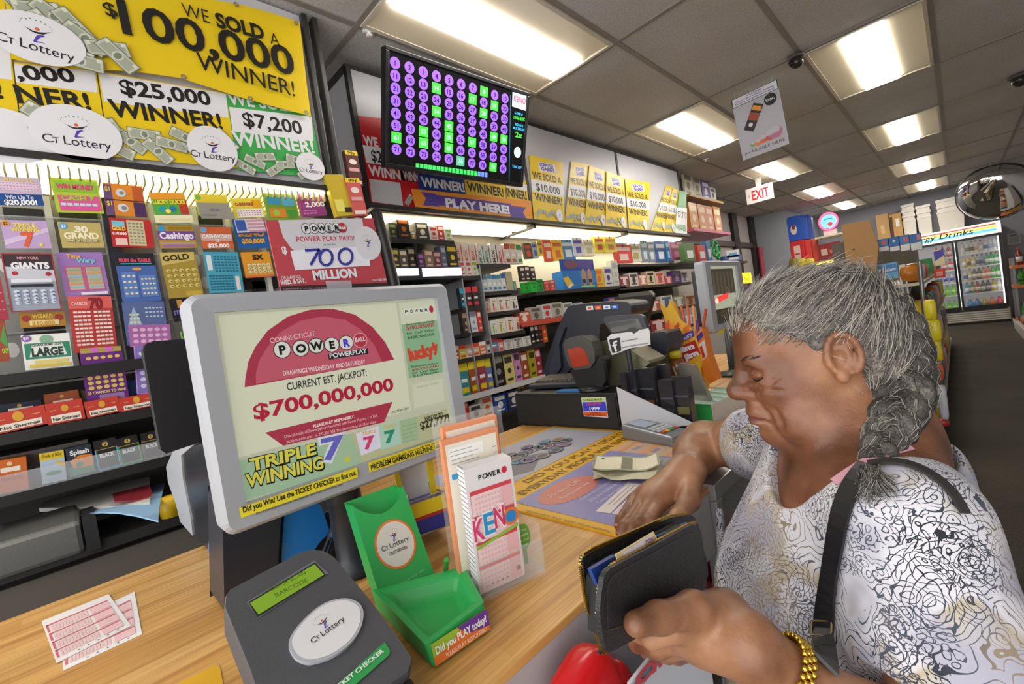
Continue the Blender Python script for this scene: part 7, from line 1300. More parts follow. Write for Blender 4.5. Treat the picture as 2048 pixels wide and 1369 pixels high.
# green trimmed carton of glass tubes
t = thing('green_carton', PY(1430, 850, YR-.02), 'white carton with green sides full of glass tubes with gold caps', 'carton'); z = ZT+.001
A = [PZ(1392, 848, z), PZ(1500, 810, z), PZ(1500, 800, z), PZ(1375, 815, z)]
Gc = Fr(PZ(1428, 850, z), PZ(1500, 812, z)-PZ(1428, 850, z), PZ(1370, 818, z)-PZ(1428, 850, z)); b = MB(); gw = mat('d4d2cc', .5)
wW, dD, hH = .26, .13, .06
b.box(0, wW, 0, .002, 0, hH, gw, Gc); b.box(0, wW, dD-.002, dD, 0, hH, gw, Gc); b.box(0, .002, .002, dD-.002, 0, hH, mat('2f8a44', .5), Gc); b.box(wW-.002, wW, .002, dD-.002, 0, hH, gw, Gc); b.box(.002, wW-.002, .002, dD-.002, 0, .003, gw, Gc); b.build('box', t)
MB().prism(Fr(Gc.p(-.001, 0, 0), Gc.v, Gc.n, -Gc.u), [(.0, .0), (dD, 0), (dD, hH), (.0, hH*.9)], 0, .0008, mat('2f9a4a', .45)).build('green_side', t)
for k in range(14):
    q = Gc.p(.012+k*.0175, .02, hH*.75); e = Gc.p(.012+k*.0175, .11, hH*.9); tt = thing('glass_tube', q, f'glass tube with a gold cap in the green carton, {ORD[k]} from the left', 'tube', 'glass tubes in the green carton')
    MB().tube([q, e], .0068, mat(['a8c8b4', '8ab49a', 'c4d4cc'][k % 3], .1, coat=.6), 8).build('tube', tt); MB().tube([e, e+(e-q).normalized()*.012], .0072, mat('d8b040', .25, .8), 8).build('cap', tt)
# card terminal
t = thing('card_terminal', PZ(1300, 875, ZT), 'small grey card terminal with coloured keys in front of the white tray', 'card terminal')
a, c = PZ(1243, 868, ZT+.02), PZ(1345, 884, ZT+.02); d = PZ(1364, 862, ZT+.03)
Gt = Fr((a.x, a.y-.0, ZT+.0046), (c.x-a.x, c.y-a.y, 0), (-(c.y-a.y), c.x-a.x, 0)); L_ = Vector((c.x-a.x, c.y-a.y, 0)).length; D_ = .085
b = MB(); b.hexa([Gt.p(0, 0, .0), Gt.p(L_, 0, 0), Gt.p(L_, D_, 0), Gt.p(0, D_, 0), Gt.p(0, 0, .042), Gt.p(L_, 0, .026), Gt.p(L_, D_, .026), Gt.p(0, D_, .042)], mat('84868a', .35, .3)); b.build('body', t, bevel=.006)
Gu = Fr(Gt.p(0, 0, .0424), Gt.p(L_, 0, .0264)-Gt.p(0, 0, .0424), Gt.v); b = MB(); b.quad(Gu, .012, .018, L_*.42, D_-.015, mat('a4b2c4', .15), .0008); b.build('display', t)
b = MB()
for i in range(4):
    for j in range(4): b.box(L_*.5+i*.0145, L_*.5+i*.0145+.011, .012+j*.0165, .024+j*.0165, .0005, .003, mat(['d04030', 'e0b82a', '3aa04a'][j % 3] if i == 3 else 'c4c6ca', .4), Gu)
b.build('keypad', t)
# second customer monitor
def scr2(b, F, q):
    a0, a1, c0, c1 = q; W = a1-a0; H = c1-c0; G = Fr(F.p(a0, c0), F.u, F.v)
    decals(b, G, W, H, [('r', .05, .5, .9, .95, '6a6250')]+[('r', .1+.13*k, .52, .17+.13*k, .9, '8a826c') for k in range(6)]+[('r', 0, 0, 1, .25, '4a443a'), ('r', .2, .1, .5, .22, '6a5a4a')], .0004)  # brownish blocks paint a reflection of the shop onto the screen
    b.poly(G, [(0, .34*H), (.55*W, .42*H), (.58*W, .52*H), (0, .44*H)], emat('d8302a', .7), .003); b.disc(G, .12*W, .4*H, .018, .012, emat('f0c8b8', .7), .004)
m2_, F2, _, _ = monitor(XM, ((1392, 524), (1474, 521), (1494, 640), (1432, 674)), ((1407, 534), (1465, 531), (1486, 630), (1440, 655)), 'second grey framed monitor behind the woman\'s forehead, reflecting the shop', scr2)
p = PX(1462, 700, XM-.06); MB().lathe((XM-.05, p.y, ZT+.0005), [(.09, 0), (.09, .01), (.035, .02), (.03, .03), (.03, .22)], mat('22252b', .4), 16).build('stand', m2_)
b = MB(); ppoly(b, Fr(F2.p(0, 0, .0135), F2.u, F2.v), [(1435, 664), (1448, 657), (1449, 664), (1436, 671)], mat('e8d824', .4)); b.build('notice_tape', m2_, 'yellow tape')
# things by the window seen over the second monitor
p = PX(1450, 505, -1.9)
t = thing('green_ribbon_plant', PX(1432, 520, -2.0), 'bright green curled ribbon ornament above the second monitor', 'ornament')
for k in range(4):
    c = PX(1430+6*(k % 2), 492+7*k, -2.0); r = .07-.01*k; MB().tube([c+Vector((0, r*math.cos(i*.4488+k), r*math.sin(i*.4488+k)*.8)) for i in range(14)], .014, mat('2fa05a', .4), 8).build('loop', t)
boxes = (((1412, 480), (1420, 478), (1424, 520), (1416, 521), '2a6aa0', 'blue bottle box beside the green ribbon'), ((1395, 490), (1410, 489), (1414, 522), (1398, 523), 'b03030', 'red gift pack left of the blue box'), ((1368, 488), (1388, 487), (1392, 524), (1372, 525), '4a6a3a', 'dark green leafy pack at the end of the top shelf'), ((1452, 504), (1478, 500), (1480, 513), (1455, 517), 'd4d4d8', 'white box with a blue window over the second monitor'), ((1450, 517), (1482, 513), (1486, 524), (1452, 528), '3a5aa0', 'blue box under the white one over the second monitor'))
zsh = PX(1430, 524, -2.0).z
MB().box(-2.3, -1.95, PX(1366, 526, -1.98).y, PX(1490, 520, -1.98).y, zsh-.025, zsh, SH).build('end_shelf', None, 'dark end shelf carrying the green ribbon and gift packs', 'shelf')
for tl, tr, br, bl, c, lb in boxes: carton((tl, tr, br, bl), -2.0, c, [('r', .2, .2, .8, .6, 'd0d4d8' if c != 'd4d4d8' else '4a9ad0')], lb, .06, 'gift_pack', 'package', 'packs on the end shelf').location.z = zsh+(.001 if c != 'd4d4d8' else .05)
t = thing('yellow_lit_sign', PX(1492, 560, -1.5), 'glowing yellow sign beside the second monitor', 'sign'); F, W, H = rect(-1.55, (1478, 546), (1502, 546), (1504, 566), (1480, 568)); b = MB(); b.box(0, W, 0, H, -.03, 0, mat('f0dc1e', .4, emit=1.2), F); b.text(F, 'SALE', W/2, H*.3, H*.4, mat('d8a010', .4, emit=.4), w=W*.7, bold=.03, c=.001); b.build('face', t)
MB().box(-1.58, -1.555, F.o.y, F.o.y+W, F.o.z-.2, F.o.z-.001, mat('5a3a6a', .5)).build('holder', t)
# ------------------------------------------------ candy below the counter edge
t = thing('candy_rack', (-.27, .6, .5), 'low candy rack hung on the front of the counter', 'rack')
MB().box(XE-.001, -.275, .25, .66, .56, .575, mat('8f9298', .4, .4)).build('tray', t); MB().box(-.279, -.275, .25, .66, .5755, .62, mat('a8aab0', .35, .4)).build('front_lip', t)
def bag(c, r, m, lb, txt=None, tw=.1):
    t = thing('candy_bag', c, lb, 'candy bag', 'bags on the candy rack'); b = MB(); b.ball(c, r, m, Fr((0, 0, 0), (1, 0, .2), (0, 1, .25)), n=22, e=.6); b.build('pouch', t)
    if txt:
        G = Fr(Vector(c)+Vector((r[0]*1.0, 0, 0)), (0, 1, .3), (-.25, -.2, 1)); b = MB(); b.disc(G, 0, 0, r[1]*.5, r[2]*.42, mat('e8dcc8', .4), .002, 20); b.text(G, txt, 0, -r[2]*.12, r[2]*.3, mat('c81a1e', .4), w=r[1]*.8, bold=.05, c=.004); b.build('badge', t)
rb = mat('c8141c', .25, bump=.3, bscale=40.)
p = PX(1172, 1345, -.335); bag((-.335, p.y-.005, p.z-.03), (.028, .05, .045), rb, 'glossy red candy bag with a round cream badge under the counter edge', 'kat'); 
p = PX(1235, 1345, -.325); bag((-.325, p.y+.0, p.z-.03), (.02, .022, .045), mat('a81218', .25), 'second red candy bag beside the white bar box')
MB().box(-.36, -.29, .28, .40, .5755, .66, mat('5a1a18', .4)).build('candy_box', None, 'dark red candy box at the back of the candy rack', 'box')
Fb = FXO(0, 0, -.29); Pb = [on(Fb, *p) for p in ((1262, 1369), (1370, 1262), (1392, 1300), (1395, 1400), (1262, 1420))]
t = thing('bar_carton', (-.25, .4, .8), 'grey white carton lettered Chunk in red under the counter edge', 'carton')
b = MB(); b.prism(Fb, [(a, max(c, .6)) for a, c in Pb][::-1] if False else [(on(Fb, 1257, 1345)[0], .58), (on(Fb, 1410, 1250)[0], .58), (on(Fb, 1410, 1250)[0], on(Fb, 1300, 1318)[1]), (on(Fb, 1257, 1345)[0], on(Fb, 1300, 1318)[1])], -.004, 0, mat('c3c6cd', .45))
b.box(on(Fb, 1258, 1345)[0], on(Fb, 1410, 1250)[0], .58, on(Fb, 1300, 1330)[1], -.06, -.0565, mat('a9acb4', .5), Fb)
zt_ = on(Fb, 1300, 1318)[1]; y0_ = on(Fb, 1257, 1345)[0]; Gb = Fr((-.2896, y0_, zt_-.034), (0, 1, 0), (0, 0, 1))
b.quad(Gb, 0, .024, .2, .030, mat('6a7486', .4), .001); b.quad(Gb, 0, .018, .2, .02, mat('8a93a4', .4), .001); ptext(b, Fb, 'Chunky', 1268, 1375, 1392, 1262, 26, mat('c02a34', .4), .05, .003); b.build('body', t)
# ================================================================== the customer
Z0 = np.array([0, 0, CAMZ])
class Sdf:
    """smooth union / difference of round cones and ellipsoids, meshed by surface nets"""
    def __init__(s): s.ops = []
    def cone(s, a, b, ra, rb, k=.012, sub=False):
        a, b = np.array(a, float), np.array(b, float); c = (a+b)/2; R = np.linalg.norm(b-a)/2+max(ra, rb)
        def f(p):
            ab = b-a; t = np.clip(((p-a)@ab)/max(ab@ab, 1e-12), 0, 1); return np.linalg.norm(p-a-t[:, None]*ab, axis=1)-(ra+(rb-ra)*t)
        s.ops.append((f, c, R, k, sub)); return s
    def chain(s, P, r, k=.012):
        for i in range(len(P)-1): s.cone(P[i], P[i+1], r[i], r[i+1], k)
        return s
    def ell(s, c, r, A=np.eye(3), k=.012, sub=False):
        c, r = np.array(c, float), np.array(r, float)
        def f(p):
            q = (p-c)@A.T; k0 = np.linalg.norm(q/r, axis=1); k1 = np.linalg.norm(q/r**2, axis=1)+1e-9; return k0*(k0-1)/k1
        s.ops.append((f, c, r.max(), k, sub)); return s
    def half(s, c, n, k=.003):     # cut away everything on the n side of c
        c, n = np.array(c, float), np.array(n, float)/np.linalg.norm(n); s.ops.append((lambda p: (c-p)@n, c, 9., k, True)); return s
    def ev(s, p):
        d = np.full(len(p), 1.0)
        for f, c, R, k, sub in s.ops:
            m = np.nonzero(((p-c)**2).sum(1) < (R+k+.03)**2)[0]
            if not len(m): continue
            g = f(p[m]); x = d[m]
            if sub: g = -g; h = np.clip(.5-.5*(x-g)/k, 0, 1); d[m] = x*(1-h)+g*h+k*h*(1-h)
            else: h = np.clip(.5+.5*(x-g)/k, 0, 1); d[m] = x*(1-h)+g*h-k*h*(1-h)
        return d
    def mesh(s, lo, hi, h):
        lo = np.array(lo, float); B = 8; nb = np.ceil((np.array(hi)-lo)/(h*B)).astype(int); n = nb*B
        bc = np.stack(np.meshgrid(*[np.arange(k) for k in nb], indexing='ij'), -1).reshape(-1, 3)
        d0 = s.ev(lo+(bc*B+(B-1)/2)*h); D = np.repeat(np.repeat(np.repeat(d0.reshape(nb), B, 0), B, 1), B, 2).astype(np.float32)
        act = bc[np.abs(d0) < B*h*1.5]; off = np.stack(np.meshgrid(*[np.arange(B)]*3, indexing='ij'), -1).reshape(-1, 3)
        for i in range(0, len(act), 2000):
            g = (act[i:i+2000, None, :]*B+off).reshape(-1, 3); D[g[:, 0], g[:, 1], g[:, 2]] = s.ev(lo+g*h)
        S = D < 0; c = np.zeros(n-1, np.int8)
        cs = [(i, j, k) for i in (0, 1) for j in (0, 1) for k in (0, 1)]
        for i, j, k in cs: c += S[i:n[0]-1+i, j:n[1]-1+j, k:n[2]-1+k]
        A = np.argwhere((c > 0) & (c < 8)); V = np.stack([D[A[:, 0]+i, A[:, 1]+j, A[:, 2]+k] for i, j, k in cs], 1)
        acc = np.zeros((len(A), 3)); cnt = np.zeros(len(A))
        for x in range(8):
            for y in range(x+1, 8):
                e = np.array(cs[y])-np.array(cs[x])
                if np.abs(e).sum() != 1: continue
                m = (V[:, x] < 0) != (V[:, y] < 0); t = V[m, x]/(V[m, x]-V[m, y]); acc[m] += np.array(cs[x])+t[:, None]*e; cnt[m] += 1
        vv = lo+(A+acc/cnt[:, None])*h
        key = (A[:, 0]*n[1]+A[:, 1])*n[2]+A[:, 2]; F = []
        for ax in range(3):
            sl0 = [slice(1, -1)]*3; sl1 = [slice(1, -1)]*3; sl0[ax] = slice(0, -1); sl1[ax] = slice(1, None)
            a, b = S[tuple(sl0)], S[tuple(sl1)]; E = np.argwhere(a != b); o = np.ones(3, int); o[ax] = 0; G = E+o; ins = a[E[:, 0], E[:, 1], E[:, 2]]
            u, w = (ax+1) % 3, (ax+2) % 3; q = []
            for du, dw in ((-1, -1), (0, -1), (0, 0), (-1, 0)):
                g = G.copy(); g[:, u] += du; g[:, w] += dw; q.append(np.searchsorted(key, (g[:, 0]*n[1]+g[:, 1])*n[2]+g[:, 2]))
            q = np.stack(q, 1); q[~ins] = q[~ins][:, ::-1]; F.append(q)
        return vv, np.concatenate(F)
def npmesh(name, vv, F, mats, parent, idx=None, label=None):
    me = bpy.data.meshes.new(name); org = np.array(ORG[parent.name])
    me.vertices.add(len(vv)); me.vertices.foreach_set('co', (vv-org).astype(np.float32).ravel())
    me.loops.add(F.size); me.loops.foreach_set('vertex_index', F.astype(np.int32).ravel()); me.polygons.add(len(F)); me.polygons.foreach_set('loop_start', np.arange(0, F.size, F.shape[1], dtype=np.int32))
    for m in mats: me.materials.append(m)
    if idx is not None: me.polygons.foreach_set('material_index', idx.astype(np.int32))
    me.update(calc_edges=True); me.polygons.foreach_set('use_smooth', np.ones(len(F), bool)); me.validate()
    o = bpy.data.objects.new(name, me); COL.objects.link(o); o.parent = parent; ORG[o.name] = Vector(org); tag(o, label); return o
# ------------------------------------------------ pose (metres, relative to the eye-level origin)
HC = np.array([-.143, .722, -.096])+Z0
_y, _p, _r = 3.597, .075, -.10
_h = np.array([math.cos(_y), math.sin(_y), 0]); _z = np.array([0, 0, 1.])
hf = _h*math.cos(_p)-_z*math.sin(_p); hu = _h*math.sin(_p)+_z*math.cos(_p); hl = np.cross(hu, hf)
hu, hl = hu*math.cos(_r)+hl*math.sin(_r), hl*math.cos(_r)-hu*math.sin(_r)
HA = np.stack([hf, hl, hu])
def Hp(f, l, u): return HC+hf*f+hl*l+hu*u
tf = np.array([-.835, -.55, 0]); tl_ = np.array([.55, -.835, 0]); TA = np.stack([tf, tl_, _z])
NB = np.array([-.095, .715, -.225])+Z0                      # base of the neck
SL, SR = np.array([-.062, .592, -.265])+Z0, np.array([-.205, .835, -.262])+Z0
EL, WL = np.array([-.018, .505, -.48])+Z0, np.array([-.170, .418, -.330])+Z0
ER, WR = np.array([-.425, .965, -.312])+Z0, np.array([-.388, .79, -.312])+Z0
def Tp(f, l, z): q = NB+tf*f+tl_*l; q[2] = z+CAMZ; return q
v3 = lambda v: np.array(v, float)
g = Sdf()
# head
g.ell(Hp(-.004, 0, .022), (.090, .074, .088), HA, .01).ell(Hp(.03, 0, -.03), (.067, .062, .082), HA, .03).ell(Hp(.042, 0, .042), (.057, .062, .052), HA, .03)
g.ell(Hp(.034, 0, -.076), (.056, .052, .044), HA, .025).ell(Hp(.071, 0, -.098), (.021, .026, .019), HA, .02)
for s in (1, -1):
    g.ell(Hp(.056, .036*s, -.034), (.031, .027, .029), HA, .02).ell(Hp(.034, .046*s, -.083), (.04, .02, .03), HA, .02)
g.ell(Hp(.018, 0, -.104), (.044, .042, .022), HA, .018)
g.cone(Hp(.083, -.036, .005), Hp(.083, .036, .005), .0135, .0135, .02)
for s in (1, -1): g.ell(Hp(.108, .031*s, -.012), (.02, .02, .013), HA, .014, True)
g.cone(Hp(.092, 0, .002), Hp(.107, 0, -.028), .0085, .0125, .012).ell(Hp(.1095, 0, -.034), (.0145, .0155, .013), HA, .008)
for s in (1, -1):
    g.ell(Hp(.099, .0165*s, -.038), (.0125, .0095, .0100), HA, .006); g.ell(Hp(.104, .0095*s, -.0475), (.006, .004, .004), HA, .003, True)
    g.ell(Hp(.0805, .032*s, -.0115), (.0125, .0175, .0105), HA, .005)
g.ell(Hp(.088, 0, -.066), (.016, .027, .02), HA, .012)
g.cone(Hp(.0955, -.017, -.0665), Hp(.0955, .017, -.0665), .0070, .0070, .007).cone(Hp(.095, -.014, -.0785), Hp(.095, .014, -.0785), .0078, .0078, .007)
def fs(l, u):
    x = np.arange(.125, .0, -.0008); d = g.ev(np.array([Hp(t, l, u) for t in x])); return x[np.argmax(d < 0)]
def crease(pts, r, dep, k, sub=True):
    for s in (1, -1):
        P = [Hp(fs(l*s, u)+(r-dep if sub else dep-r), l*s, u) for l, u in pts]
        Q.append((P, r, k, sub))
Q = []
crease(((.014, -.0175), (.022, -.0200), (.032, -.0208), (.041, -.0198), (.049, -.0165)), .0016, .0016, .002)            # eye slit
crease(((.015, -.0075), (.024, -.0035), (.034, -.0025), (.044, -.0055), (.051, -.011)), .0022, .0018, .005)             # lid fold
crease(((.018, -.0265), (.027, -.0305), (.038, -.0295), (.047, -.0245)), .0035, .0014, .005, False)                     # under-eye bag
crease(((.017, -.0325), (.027, -.0375), (.039, -.0360), (.048, -.0300)), .0025, .0016, .006)
crease(((.021, -.042), (.029, -.052), (.035, -.065), (.038, -.078)), .003, .0024, .007)                                 # nose to mouth fold
crease(((0, -.0722), (.010, -.0722), (.020, -.0735), (.029, -.0770), (.033, -.0810)), .0022, .0024, .0022)             # mouth line
crease(((.034, -.082), (.037, -.092), (.036, -.102)), .0026, .0016, .007); crease(((.0, -.0885), (.009, -.0885), (.016, -.0875)), .004, .0018, .007)
crease(((.050, -.062), (.053, -.075), (.052, -.088)), .0026, .0012, .008); crease(((.056, -.030), (.060, -.022), (.063, -.018)), .0018, .0009, .004); crease(((.054, -.034), (.060, -.034), (.064, -.036)), .0016, .0008, .004)
for P, r, k, sub in Q:
    for a, b in zip(P[:-1], P[1:]): g.cone(a, b, r, r, k, sub)
# ears
for s in (1, -1):
    g.ell(Hp(-.003, .0735*s, -.004), (.016, .009, .025), HA, .006)
    er = [(-.003+.0160*math.cos(a), .0800*s+.005*s*max(0, -math.cos(a)), -.003+.0255*math.sin(a)) for a in [math.radians(x) for x in range(-40, 260, 20)]]
    for a, b in zip(er[:-1], er[1:]): g.cone(Hp(*a), Hp(*b), .0036, .0036, .0035)
    g.ell(Hp(.002, .079*s, -.028), (.0075, .005, .0095), HA, .005)
    g.cone(Hp(-.008, .0795*s, .008), Hp(-.009, .0805*s, -.016), .0030, .0030, .006)
    g.ell(Hp(.002, .0855*s, -.006), (.0075, .009, .0115), HA, .003, True); g.ell(Hp(.0135, .0775*s, -.007), (.0035, .004, .0065), HA, .004)
# neck, chest, shoulders (the part of the trunk seen above the blouse continues below it)
g.cone(Hp(-.028, 0, -.06), NB, .052, .062, .022).cone(Hp(-.012, 0, -.09), Tp(.05, 0, -.27), .03, .035, .02)
g.cone(SL, SR, .05, .05, .05).ell(Tp(.03, 0, -.36), (.11, .16, .13), TA, .05).ell(Tp(.04, 0, -.52), (.13, .165, .17), TA, .06)
g.cone(NB+v3((0, 0, .02)), SL*.6+NB*.4, .05, .05, .04).cone(NB+v3((0, 0, .02)), SR*.6+NB*.4, .05, .05, .04)
# arms
g.chain([SL, SL*.5+EL*.5, EL], [.056, .05, .044], .03).chain([EL, EL*.55+WL*.45, WL*.93+EL*.07], [.043, .038, .0255], .02)
g.chain([SR, SR*.5+ER*.5, ER], [.054, .05, .043], .03).chain([ER, ER*.5+WR*.5+v3((0, 0, .004)), WR], [.043, .041, .029], .02)
# right hand flat on the mat
def mz(px, py, z): return np.array(PZ(px, py, z))
zm = ZM
kn = {'index': (mz(1318, 1012, zm+.026), .0105), 'middle': (mz(1299, 1010, zm+.027), .0108), 'ring': (mz(1281, 1007, zm+.025), .0103), 'little': (mz(1267, 1000, zm+.021), .0093)}
tips = {'index': (mz(1283, 1063, zm+.0085), mz(1301, 1043, zm+.021)), 'middle': (mz(1256, 1068, zm+.0085), mz(1277, 1046, zm+.021)), 'ring': (mz(1241, 1066, zm+.0082), mz(1259, 1042, zm+.0195)), 'little': (mz(1236, 1052, zm+.0075), mz(1250, 1029, zm+.0165))}
WRh = WR*1.0
for nme in kn:
    K_, r = kn[nme]; T_, M_ = tips[nme]; g.cone(WRh, K_, .026, r*1.25, .012); D_ = M_*.42+T_*.58+v3((0, 0, .003)); g.chain([K_, M_, D_, T_], [r*1.08, r*.98, r*.9, r*.78], .004)
g.ell((kn['index'][0]+kn['little'][0]+WRh)/3, (.034, .04, .017), np.eye(3), .012)
t1, t2, t3 = mz(1378, 1002, zm+.03), mz(1356, 1035, zm+.030), mz(1338, 1062, zm+.026)
g.chain([WRh+v3((.008, 0, 0)), t1, t2, t3], [.024, .0175, .0125, .0105], .008)
# left hand holding the purse
def dz(px, py, d): return np.array(PD(px, py, d))
P_ = lambda px, py, x: np.array(PX(px, py, x))
XW = -.236
th = [P_(1450, 1232, XW+.035), P_(1388, 1222, XW+.028), P_(1318, 1236, XW+.018), P_(1272, 1249, XW+.0135)]
g.chain([WL]+th, [.028, .024, .0165, .0125, .0108], .01)
pm = P_(1410, 1268, XW+.022); g.ell(pm, (.034, .030, .026), np.eye(3), .02).cone(WL, pm, .028, .028, .015)
for k, (a, b, c, d, r) in enumerate((((1352, 1262), (1304, 1277), (1262, 1262), (1230, 1228), .0098), ((1362, 1277), (1318, 1296), (1276, 1288), (1250, 1250), .0104), ((1374, 1290), (1334, 1306), (1296, 1302), (1272, 1266), .0102), ((1390, 1300), (1354, 1312), (1322, 1310), (1300, 1280), .0092))):
    q = [P_(*a, XW+.014-.006*k), P_(*b, XW-.012-.008*k), P_(*c, XW-.055-.004*k), P_(*d, XW-.062-.004*k)]
    g.cone(pm, q[0], .022, r*1.2, .012).chain(q, [r*1.15, r*1.05, r*.95, r*.8], .004)
vv, F = g.mesh((-.475, .25, .70), (.10, 1.045, 1.36), .0023)
fc = vv[F].mean(1); q = (fc-HC)@HA.T
lip = (np.abs(q[:, 2]+.0730) < .0105-.30*np.abs(q[:, 1])) & (q[:, 0] > .088)
def skin(nt, b, base=('54331f', 'a0704f', '7a4d35')):
    tc = N(nt, 'TexCoord'); n1 = N(nt, 'TexNoise', Scale=14., Detail=4.); n2 = N(nt, 'TexNoise', Scale=320., Detail=3.); v = N(nt, 'TexVoronoi', Scale=260.)
    L = nt.links.new
    for n in (n1, n2, v): L(tc.outputs['Object'], n.inputs[0])
    L(ramp(nt, n1.outputs['Fac'], [(.3, base[0]), (.5, base[2]), (.72, base[1])]), b.inputs['Base Color']); b.inputs['Roughness'].default_value = .42
    b.inputs['Subsurface Weight'].default_value = .12; b.inputs['Subsurface Radius'].default_value = (.012, .005, .003); b.inputs['Subsurface Scale'].default_value = .5
    bp = N(nt, 'Bump', Strength=.22, Distance=.0015); L(n2.outputs['Fac'], bp.inputs['Height']); b2 = N(nt, 'Bump', Strength=.12, Distance=.001); L(v.outputs['Distance'], b2.inputs['Height']); L(bp.outputs[0], b2.inputs['Normal']); L(b2.outputs[0], b.inputs['Normal'])
SKIN = node_mat('skin', skin); LIPS = node_mat('lip_skin', lambda nt, b: skin(nt, b, ('542f26', '845246', '6c4036')))
person = thing('person', (-.09, .70, 0), 'older woman with a grey braid and paisley blouse looking down at her wallet', 'person')
arm = (np.linalg.norm(fc-HC, axis=1) > .25)*2
body = npmesh('body', vv, F, [SKIN, LIPS, node_mat('arm_skin', lambda nt, b: skin(nt, b, ('6b452f', 'b98a69', '97694b')))], person, np.maximum(lip, arm).astype(int))
# nails, lashes, brows
b = MB()
nailm = mat('b98a78', .25)
def nail(T, P, r, up):
    T, P = Vector(T), Vector(P); d = (T-P).normalized(); u = Vector(up); u = (u-d*u.dot(d)).normalized(); s = d.cross(u); c = T+u*r*.78-d*r*.1
    n = 10; vv = []
    for i in range(5):
        for j in range(5): x = (i/4-.5)*2; y = (j/4-.5)*2; vv.append(c+d*(y*r*.85)+s*(x*r*.62*(1-.12*max(0, y)))+u*(-.32*r*x*x-.12*r*y*y+.0004))
    MBn.add(vv, [(i*5+j, (i+1)*5+j, (i+1)*5+j+1, i*5+j+1) for i in range(4) for j in range(4)], nailm, True)
def nailob(*a):
    global MBn; MBn = MB(); nail(*a); MBn.build('nail', person)
for nme in kn: nailob(tips[nme][0], tips[nme][1], .0085, (.1, .2, 1))
nailob(t3, t2, .0095, (.5, -.4, .8)); nailob(th[3], th[2], .0102, (.9, -.1, .25))
from mathutils.bvhtree import BVHTree
def bvh(objs):
    V, P = [], []
    for o in objs:
        k = len(V); V += [ORG[o.name]+v.co for v in o.data.vertices]; P += [tuple(k+i for i in p.vertices) for p in o.data.polygons]
    return BVHTree.FromPolygons(V, P)
Tb = bvh([body])
def face(l, u, off=.0003):
    d = -hf*.8-hl*.6*math.copysign(1, l); d = Vector(d).normalized(); h, n, i, q = Tb.ray_cast(Vector(Hp(.08, l, u))-d*.12, d); return h+n*off
for s in (1, -1):
    MB().tube([face(l*s, u) for l, u in ((.014, -.0178), (.022, -.0204), (.032, -.0212), (.041, -.0202), (.050, -.0165))], [.0006, .0012, .0014, .0014, .0007], mat('1a100e', .5), 6).build('eyelash', person)
    b = MB()
    for k in range(44): x = .013+.0009*k; z = .0065+.005*math.sin(k/43*2.7)+jit(.0026); b.tube([face(x*s, z, .0002), face((x+.005)*s, z+.0012, .0008)], [.0004, .0002], mat('3a2c26', .7), 4)
    b.build('eyebrow', person)
# ------------------------------------------------ blouse
g = Sdf()
g.cone(SL, SR, .060, .060, .05).ell(Tp(.035, -.01, -.36), (.13, .165, .15), TA, .05).ell(Tp(.075, -.01, -.42), (.135, .155, .11), TA, .05).ell(Tp(.05, -.02, -.60), (.168, .18, .22), TA, .08).ell(Tp(.04, -.02, -.80), (.185, .19, .16), TA, .06)
g.cone(NB+v3((.02, .01, -.03)), SL*.6+NB*.4+v3((0, 0, -.01)), .055, .058, .04).cone(NB+v3((.02, .01, -.03)), SR*.6+NB*.4, .055, .056, .04)
g.chain([SL, SL*.5+EL*.5, EL+(EL-SL)*.02], [.064, .070, .078], .03); g.cone(EL, EL*.72+WL*.28, .068, .060, .02)
g.chain([SR, SR*.60+ER*.40], [.066, .068], .03)
# folds
for k in range(9):
    a = Tp(.17-.008*k, -.15+.035*k, -.36-.02*(k % 3)); c_ = Tp(.19, -.19+.045*k, -.72); g.cone(a, c_, .006, .012, .02)
for k in range(6):
    q0 = SL+(EL-SL)*(.15+.05*k)+tl_*.058+tf*(.03-.018*k); q1 = EL*.9+SL*.1+tl_*.066+tf*(.035-.018*k); g.cone(q0, q1, .004, .008, .02)
